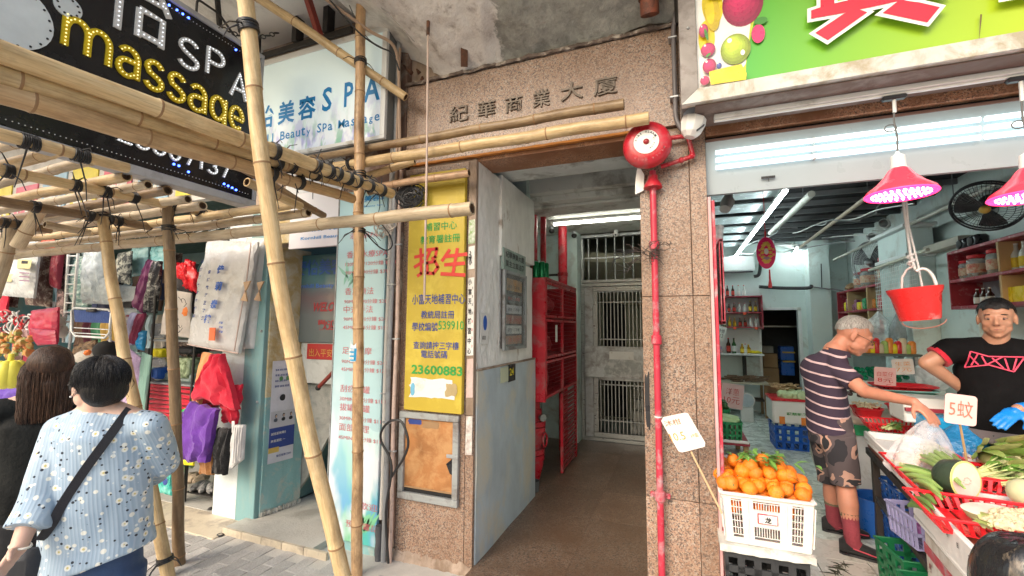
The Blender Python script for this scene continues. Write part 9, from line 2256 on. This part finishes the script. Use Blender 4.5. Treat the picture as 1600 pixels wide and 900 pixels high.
# --- woman in patterned blouse
def D(px,py,d):return CAM+ray(px,py)*(d/FPX)
hd=D(154,602,1.84);root=V((hd.x,hd.y+.03,-.095));M3=thing('person','short-haired woman in pale blue daisy blouse with black strap, back to the camera','person',root)
fw=(D(60,594,1.91)-hd);fw.z=0;fw.normalize();back=(hd-CAM);back.z=0;back.normalize()
F3=HF(hd,fw*.86+back*.5+V((0,0,-.05)),(0,0,1),.98)
neck=D(155,636,1.85);shL=D(98,672,1.82);shR=D(236,664,1.87);hip=D(150,868,1.87)
elL=D(62,775,1.73);wrL=D(28,858,1.63);hndL=D(4,890,1.57)
elR=D(256,722,1.98);wrR=D(225,752,2.21)
xs_d=(shR-shL);xs_d.z=0;xs_d.normalize();yaw=math.atan2(xs_d.y,xs_d.x)
ft=V((hip.x,hip.y,-.095))
pr=head_prims(F3)+[seg(F3[0](0,-.02,-.06),.050,neck,.052),seg(neck,.05,shL,.045),seg(neck,.05,shR,.045),seg(neck,.06,hip,.09),seg(shL,.045,elL,.040),seg(elL,.040,wrL,.026),seg(shR,.045,elR,.040),seg(elR,.038,wrR,.026),seg(hip-xs_d*.07+V((0,0,-.05)),.075,hip-xs_d*.09+V((0,0,-.40)),.06),seg(hip-xs_d*.09+V((0,0,-.40)),.058,ft-xs_d*.09+V((0,0,.09)),.035),seg(hip+xs_d*.07+V((0,0,-.05)),.075,hip+xs_d*.09+V((0,0,-.40)),.06),seg(hip+xs_d*.09+V((0,0,-.40)),.058,ft+xs_d*.09+V((0,0,.09)),.035)]
pr+=hand_prims(wrL,hndL-wrL,-xs_d+V((0,0,.3)),.92,.35)+hand_prims(wrR,-xs_d+V((0,0,-.1)),(0,0,1),.9,.4)
wear('body',blob(pr,.006,2),SKIN3,M3);face_parts(F3,M3,HB)
# hair: fuller short cut
P_,m_,s_=F3
pr=[('e',P_(0,-.022,.035),(.093*s_,.105*s_,.092*s_),m_),('e',P_(0,-.050,-.015),(.082*s_,.066*s_,.075*s_),m_),('e',P_(-.066,.0,.012),(.024*s_,.052*s_,.040*s_),m_),('e',P_(.066,.0,.012),(.024*s_,.052*s_,.040*s_),m_),('e',P_(0,.055,.075),(.060*s_,.035*s_,.032*s_),m_)]
wear('hair',blob(pr,.005,3,(.007,12,(1,1,.35))),HB,M3)
HBG=hairmat('glossy_black_hair',(.006,.006,.008),(.05,.048,.05),.3)
strands(F3,HBG,M3,520,(.093,.105,.092),1.3,2.05,8,1.01,.0011)
hb_=MB()
for k in range(60):
 a=random.uniform(0,6.28);r_=random.uniform(.3,1);p=P_(.085*math.cos(a),-.03+.10*math.sin(a),.03+random.uniform(-.07,.085));q=P_(.0,-.03,.0);d_=(p-q).normalized();p=q+d_*.098
 hb_.tube([p,p+V((random.uniform(-.01,.01),random.uniform(-.01,.01),-.02))+d_*.004,p+V((random.uniform(-.01,.01),0,-.045))],[.0012,.001,.0004],4)
part('stray_hair',hb_,HB,M3,kind='stuff')
gb=MB()
for x in (-.033,.033):gb.tube([P_(x+.022*math.cos(a),.104,.004+.016*math.sin(a)) for a in [i*math.pi/8 for i in range(16)]],.0017,6,closed=True)
for x in (-1,1):gb.tube([P_(x*.056,.102,.008),P_(x*.082,.05,.010),P_(x*.085,-.01,.008)],.0016,6)
part('glasses',gb,GLM,M3);part('earring',MB().ball(P_(-.088,.0,-.036),.004),WHITEPL,M3)
def daisy():
 m,n,b=mk('daisy_print_blouse');tc=N(n,'ShaderNodeTexCoord');co=tc.outputs['Object']
 w_=N(n,'ShaderNodeVectorMath',operation='DOT_PRODUCT');n.links.new(co,w_.inputs[0]);w_.inputs[1].default_value=(xs_d.x,xs_d.y,.06)
 sn=N(n,'ShaderNodeMath',operation='MULTIPLY');n.links.new(w_.outputs['Value'],sn.inputs[0]);sn.inputs[1].default_value=520
 s2_=N(n,'ShaderNodeMath',operation='SINE');n.links.new(sn.outputs[0],s2_.inputs[0])
 f=noise_(n,co,8,4);base=ramp(n,f,[(.3,(.28,.38,.50)),(.7,(.38,.48,.58))])
 c=mix(n,ramp(n,s2_.outputs[0],[(.2,(0,0,0)),(.9,(.22,.22,.22))]),base,(.62,.72,.80))
 def vor(sc,lo,hi,col,seed,r_=.75):
  nonlocal c
  mp=N(n,'ShaderNodeMapping');mp.inputs['Location'].default_value=(seed,seed*.7,seed*.3);n.links.new(co,mp.inputs[0])
  v=N(n,'ShaderNodeTexVoronoi');v.inputs['Scale'].default_value=sc;v.inputs['Randomness'].default_value=r_;n.links.new(mp.outputs[0],v.inputs['Vector'])
  c=mix(n,ramp(n,v.outputs['Distance'],[(lo,(1,1,1)),(hi,(0,0,0))]),c,col);return v
 vor(26,.27,.31,(.74,.74,.68),0);vor(26,.11,.13,(.60,.52,.22),0);vor(29,.14,.17,(.03,.035,.05),3.3);vor(27,.13,.17,(.70,.74,.74),7.7);vor(31,.12,.15,(.03,.035,.05),12.3)
 n.links.new(c,b.inputs['Base Color']);b.inputs['Roughness'].default_value=.85;bump(n,b,s2_.outputs[0],.12,.003);return m
cufL=elL.lerp(wrL,.62)
pr=[('l',[(hip+V((0,0,.01)),.215,.165),(hip+V((0,0,.08)),.208,.155),(hip.lerp(neck,.35),.198,.140),(hip.lerp(neck,.62),.192,.128),(neck+V((0,0,-.11)),.175,.105),(neck+V((0,0,-.045)),.10,.08),(neck+V((0,0,-.012)),.065,.062)],yaw),('c',neck+V((0,0,-.05))-xs_d*.04,.062,shL,.062),('c',neck+V((0,0,-.05))+xs_d*.04,.062,shR,.062),('c',shL,.062,elL,.062),('k',elL,.062,cufL,.070),('c',shR,.062,elR,.060),('k',elR,.060,elR.lerp(wrR,.5),.062)]
bl=blob(pr,.008,3,(.012,6,(1,1,.45)));
# longer at the front-left corner: let the hem dip towards her left
for v in bl.vertices:
 k=max(0,min(1,(hip.z+.12-v.co.z)/.15));sdx=(v.co-hip).dot(xs_d);v.co.z-=k*(.10*(-sdx/.2)*.6+.02)
bvh=BVHTree.FromPolygons([v.co.copy() for v in bl.vertices],[tuple(p.vertices) for p in bl.polygons]);wear('blouse',bl,daisy(),M3)
# strap across her back
sp_=[]
for i in range(25):
 s=i/24;sp_.append(on_cloth(203+(66-203)*s-6*math.sin(s*3.14),640+(842-640)*s,.006))
for _ in range(3):sp_=[sp_[0]]+[(sp_[i-1]+sp_[i]*2+sp_[i+1])/4 for i in range(1,len(sp_)-1)]+[sp_[-1]]
sp_=[p-back*.004 for p in sp_]
vs=[];fs=[]
for i,p in enumerate(sp_):
 d_=(sp_[min(i+1,24)]-sp_[max(0,i-1)]).normalized();w_=d_.cross(back).normalized()*.0165
 for off in (V((0,0,0)),-back*.003):vs+=[p-w_+off,p+w_+off]
for i in range(24):a=i*4;fs+=[(a,a+1,a+5,a+4),(a+2,a+6,a+7,a+3),(a,a+4,a+6,a+2),(a+1,a+3,a+7,a+5)]
part('bag_strap',MB().add(vs,fs),MT('black_woven_strap',(.014,.015,.022),.6,bs=160),M3)
bgp=sp_[-1]-xs_d*.02+V((0,0,-.18))-back*.02+fw*.03
part('shoulder_bag',MB().box(bgp+V((0,0,.04))+back*.04,(.12,.08,.20),.03,Matrix.Rotation(yaw,3,'Z')),MT('black_nylon_bag',(.012,.014,.02),.6),M3)
tr=[('l',[(hip+V((0,0,-.16)),.165,.140),(hip+V((0,0,-.02)),.170,.138),(hip+V((0,0,.10)),.160,.128)],yaw),('k',hip-xs_d*.085+V((0,0,-.06)),.105,ft-xs_d*.11+V((0,0,.06)),.085),('k',hip+xs_d*.085+V((0,0,-.06)),.105,ft+xs_d*.10+V((0,0,.06)),.085)]
wear('navy_trousers',blob(tr,.009,3,(.012,6,(1,1,.5))),MT('navy_trouser_cloth',(.022,.055,.14),.6,var=.2,bs=80),M3)
part('bracelet',MB().tube([wrL+(hndL-wrL).normalized()*-.012+(xs_d*math.cos(a)+back*math.sin(a))*.036 for a in [i*.4 for i in range(16)]],.0045,8,closed=True),MT('pale_jade',(.66,.64,.56),.2),M3)
for s_ in (-1,1):f_=ft+xs_d*.10*s_;shoe(None,f_-fw*.06+V((0,0,.004)),f_+fw*.18+V((0,0,.004)),.085,.075,SH,M3)
# --- woman in black with long brown hair
hd=D(76,578,2.30);M4=thing('person','long-haired woman in a black top at the left edge, back to the camera','person',(hd.x,hd.y,-.095))
back=(hd-CAM);back.z=0;back.normalize();F4=HF(hd,back*.9+V((-.35,0,0)),(0,0,1),1.02)
neck=hd+V((0,0,-.14));xs_d=V((back.y,-back.x,0));xs_d=xs_d if xs_d.x>0 else -xs_d;yaw=math.atan2(xs_d.y,xs_d.x)
shL,shR=neck-xs_d*.165+V((0,0,-.05)),neck+xs_d*.165+V((0,0,-.05));hip=neck+V((0,0,-.52));ft=V((hip.x,hip.y,-.095))
elL,elR=shL+V((-.03,-.02,-.28)),shR+V((.03,-.02,-.28));wrL,wrR=elL+back*.12+V((0,0,-.18)),elR+back*.14+V((0,0,-.16))
pr=head_prims(F4)+[seg(F4[0](0,-.02,-.06),.05,neck,.052),seg(neck,.05,shL,.045),seg(neck,.05,shR,.045),seg(neck,.06,hip,.11),seg(shL,.045,elL,.038),seg(elL,.038,wrL,.025),seg(shR,.045,elR,.038),seg(elR,.038,wrR,.025),seg(hip-xs_d*.08,.09,ft-xs_d*.09+V((0,0,.09)),.04),seg(hip+xs_d*.08,.09,ft+xs_d*.09+V((0,0,.09)),.04)]
pr+=hand_prims(wrL,back+V((0,0,-.5)),(0,0,1),.9,.3)+hand_prims(wrR,back+V((0,0,-.5)),(0,0,1),.9,.3)
wear('body',blob(pr,.008,2),SKIN3,M4);face_parts(F4,M4,HB)
P_,m_,s_=F4
pr=[('e',P_(0,-.018,.035),(.092,.106,.094),m_),('l',[(hd+V((0,0,-.25))-back*.06,.085,.035),(hd+V((0,0,-.17))-back*.06,.100,.050),(hd+V((0,0,-.06))-back*.03,.100,.085),(hd+V((0,0,.04)),.088,.088)],yaw)]
HBL=hairmat('lit_brown_hair',(.03,.016,.011),(.13,.07,.045))
b=MB();rnd=random.Random(4)
for k in range(420):
 a=rnd.uniform(0,6.28);q=V((math.cos(a),math.sin(a),0));p=hd+V((0,0,.11))+q*rnd.uniform(.0,.05);rr=rnd.uniform(.97,1.06);pts=[]
 for j in range(9):
  s=j/8;z=.115-.37*s;w_=(.105*min(1,(s*3.2)**.5) if s<.5 else.105)*rr;pts.append(hd+V((0,0,z))-back*(.07*s)+xs_d*q.x*w_*(1-.12*s)+back*q.y*w_*(1-.5*s)+V((rnd.uniform(-.002,.002),)*3))
 b.tube(pts,[.0015]*8+[.0005],4)
part('hair_strands',b,HBL,M4,kind='stuff')
wear('long_hair',blob(pr,.006,3,(.010,14,(1,1,.18))),HBR,M4)
pr=[('l',[(hip+V((0,0,-.30)),.20,.16),(hip,.19,.15),(hip.lerp(neck,.45),.17,.125),(hip.lerp(neck,.75),.185,.115),(neck+V((0,0,-.045)),.10,.08),(neck+V((0,0,-.01)),.065,.06)],yaw),('c',neck+V((0,0,-.05)),.062,shL,.064),('c',neck+V((0,0,-.05)),.062,shR,.064),('c',shL,.064,elL,.06),('c',shR,.064,elR,.06),('k',elL,.06,elL.lerp(wrL,.7),.06),('k',elR,.06,elR.lerp(wrR,.7),.06)]
wear('black_top',blob(pr,.009,3,(.014,5,(1,1,.5))),MT('black_crepe',(.007,.008,.008),.7,var=.4,bs=70,bmp=.4,spec=.2),M4)
wear('black_skirt',blob([('l',[(ft+V((0,0,.25)),.22,.19),(hip+V((0,0,-.05)),.185,.15)],yaw)],.012,3,(.014,6,(1,1,.3))),MT('black_skirt_cloth',(.012,.012,.014),.8),M4)
for s_ in (-1,1):f_=ft+xs_d*.10*s_;shoe(None,f_-back*.08+V((0,0,.004)),f_+back*.15+V((0,0,.004)),.085,.075,SH,M4)
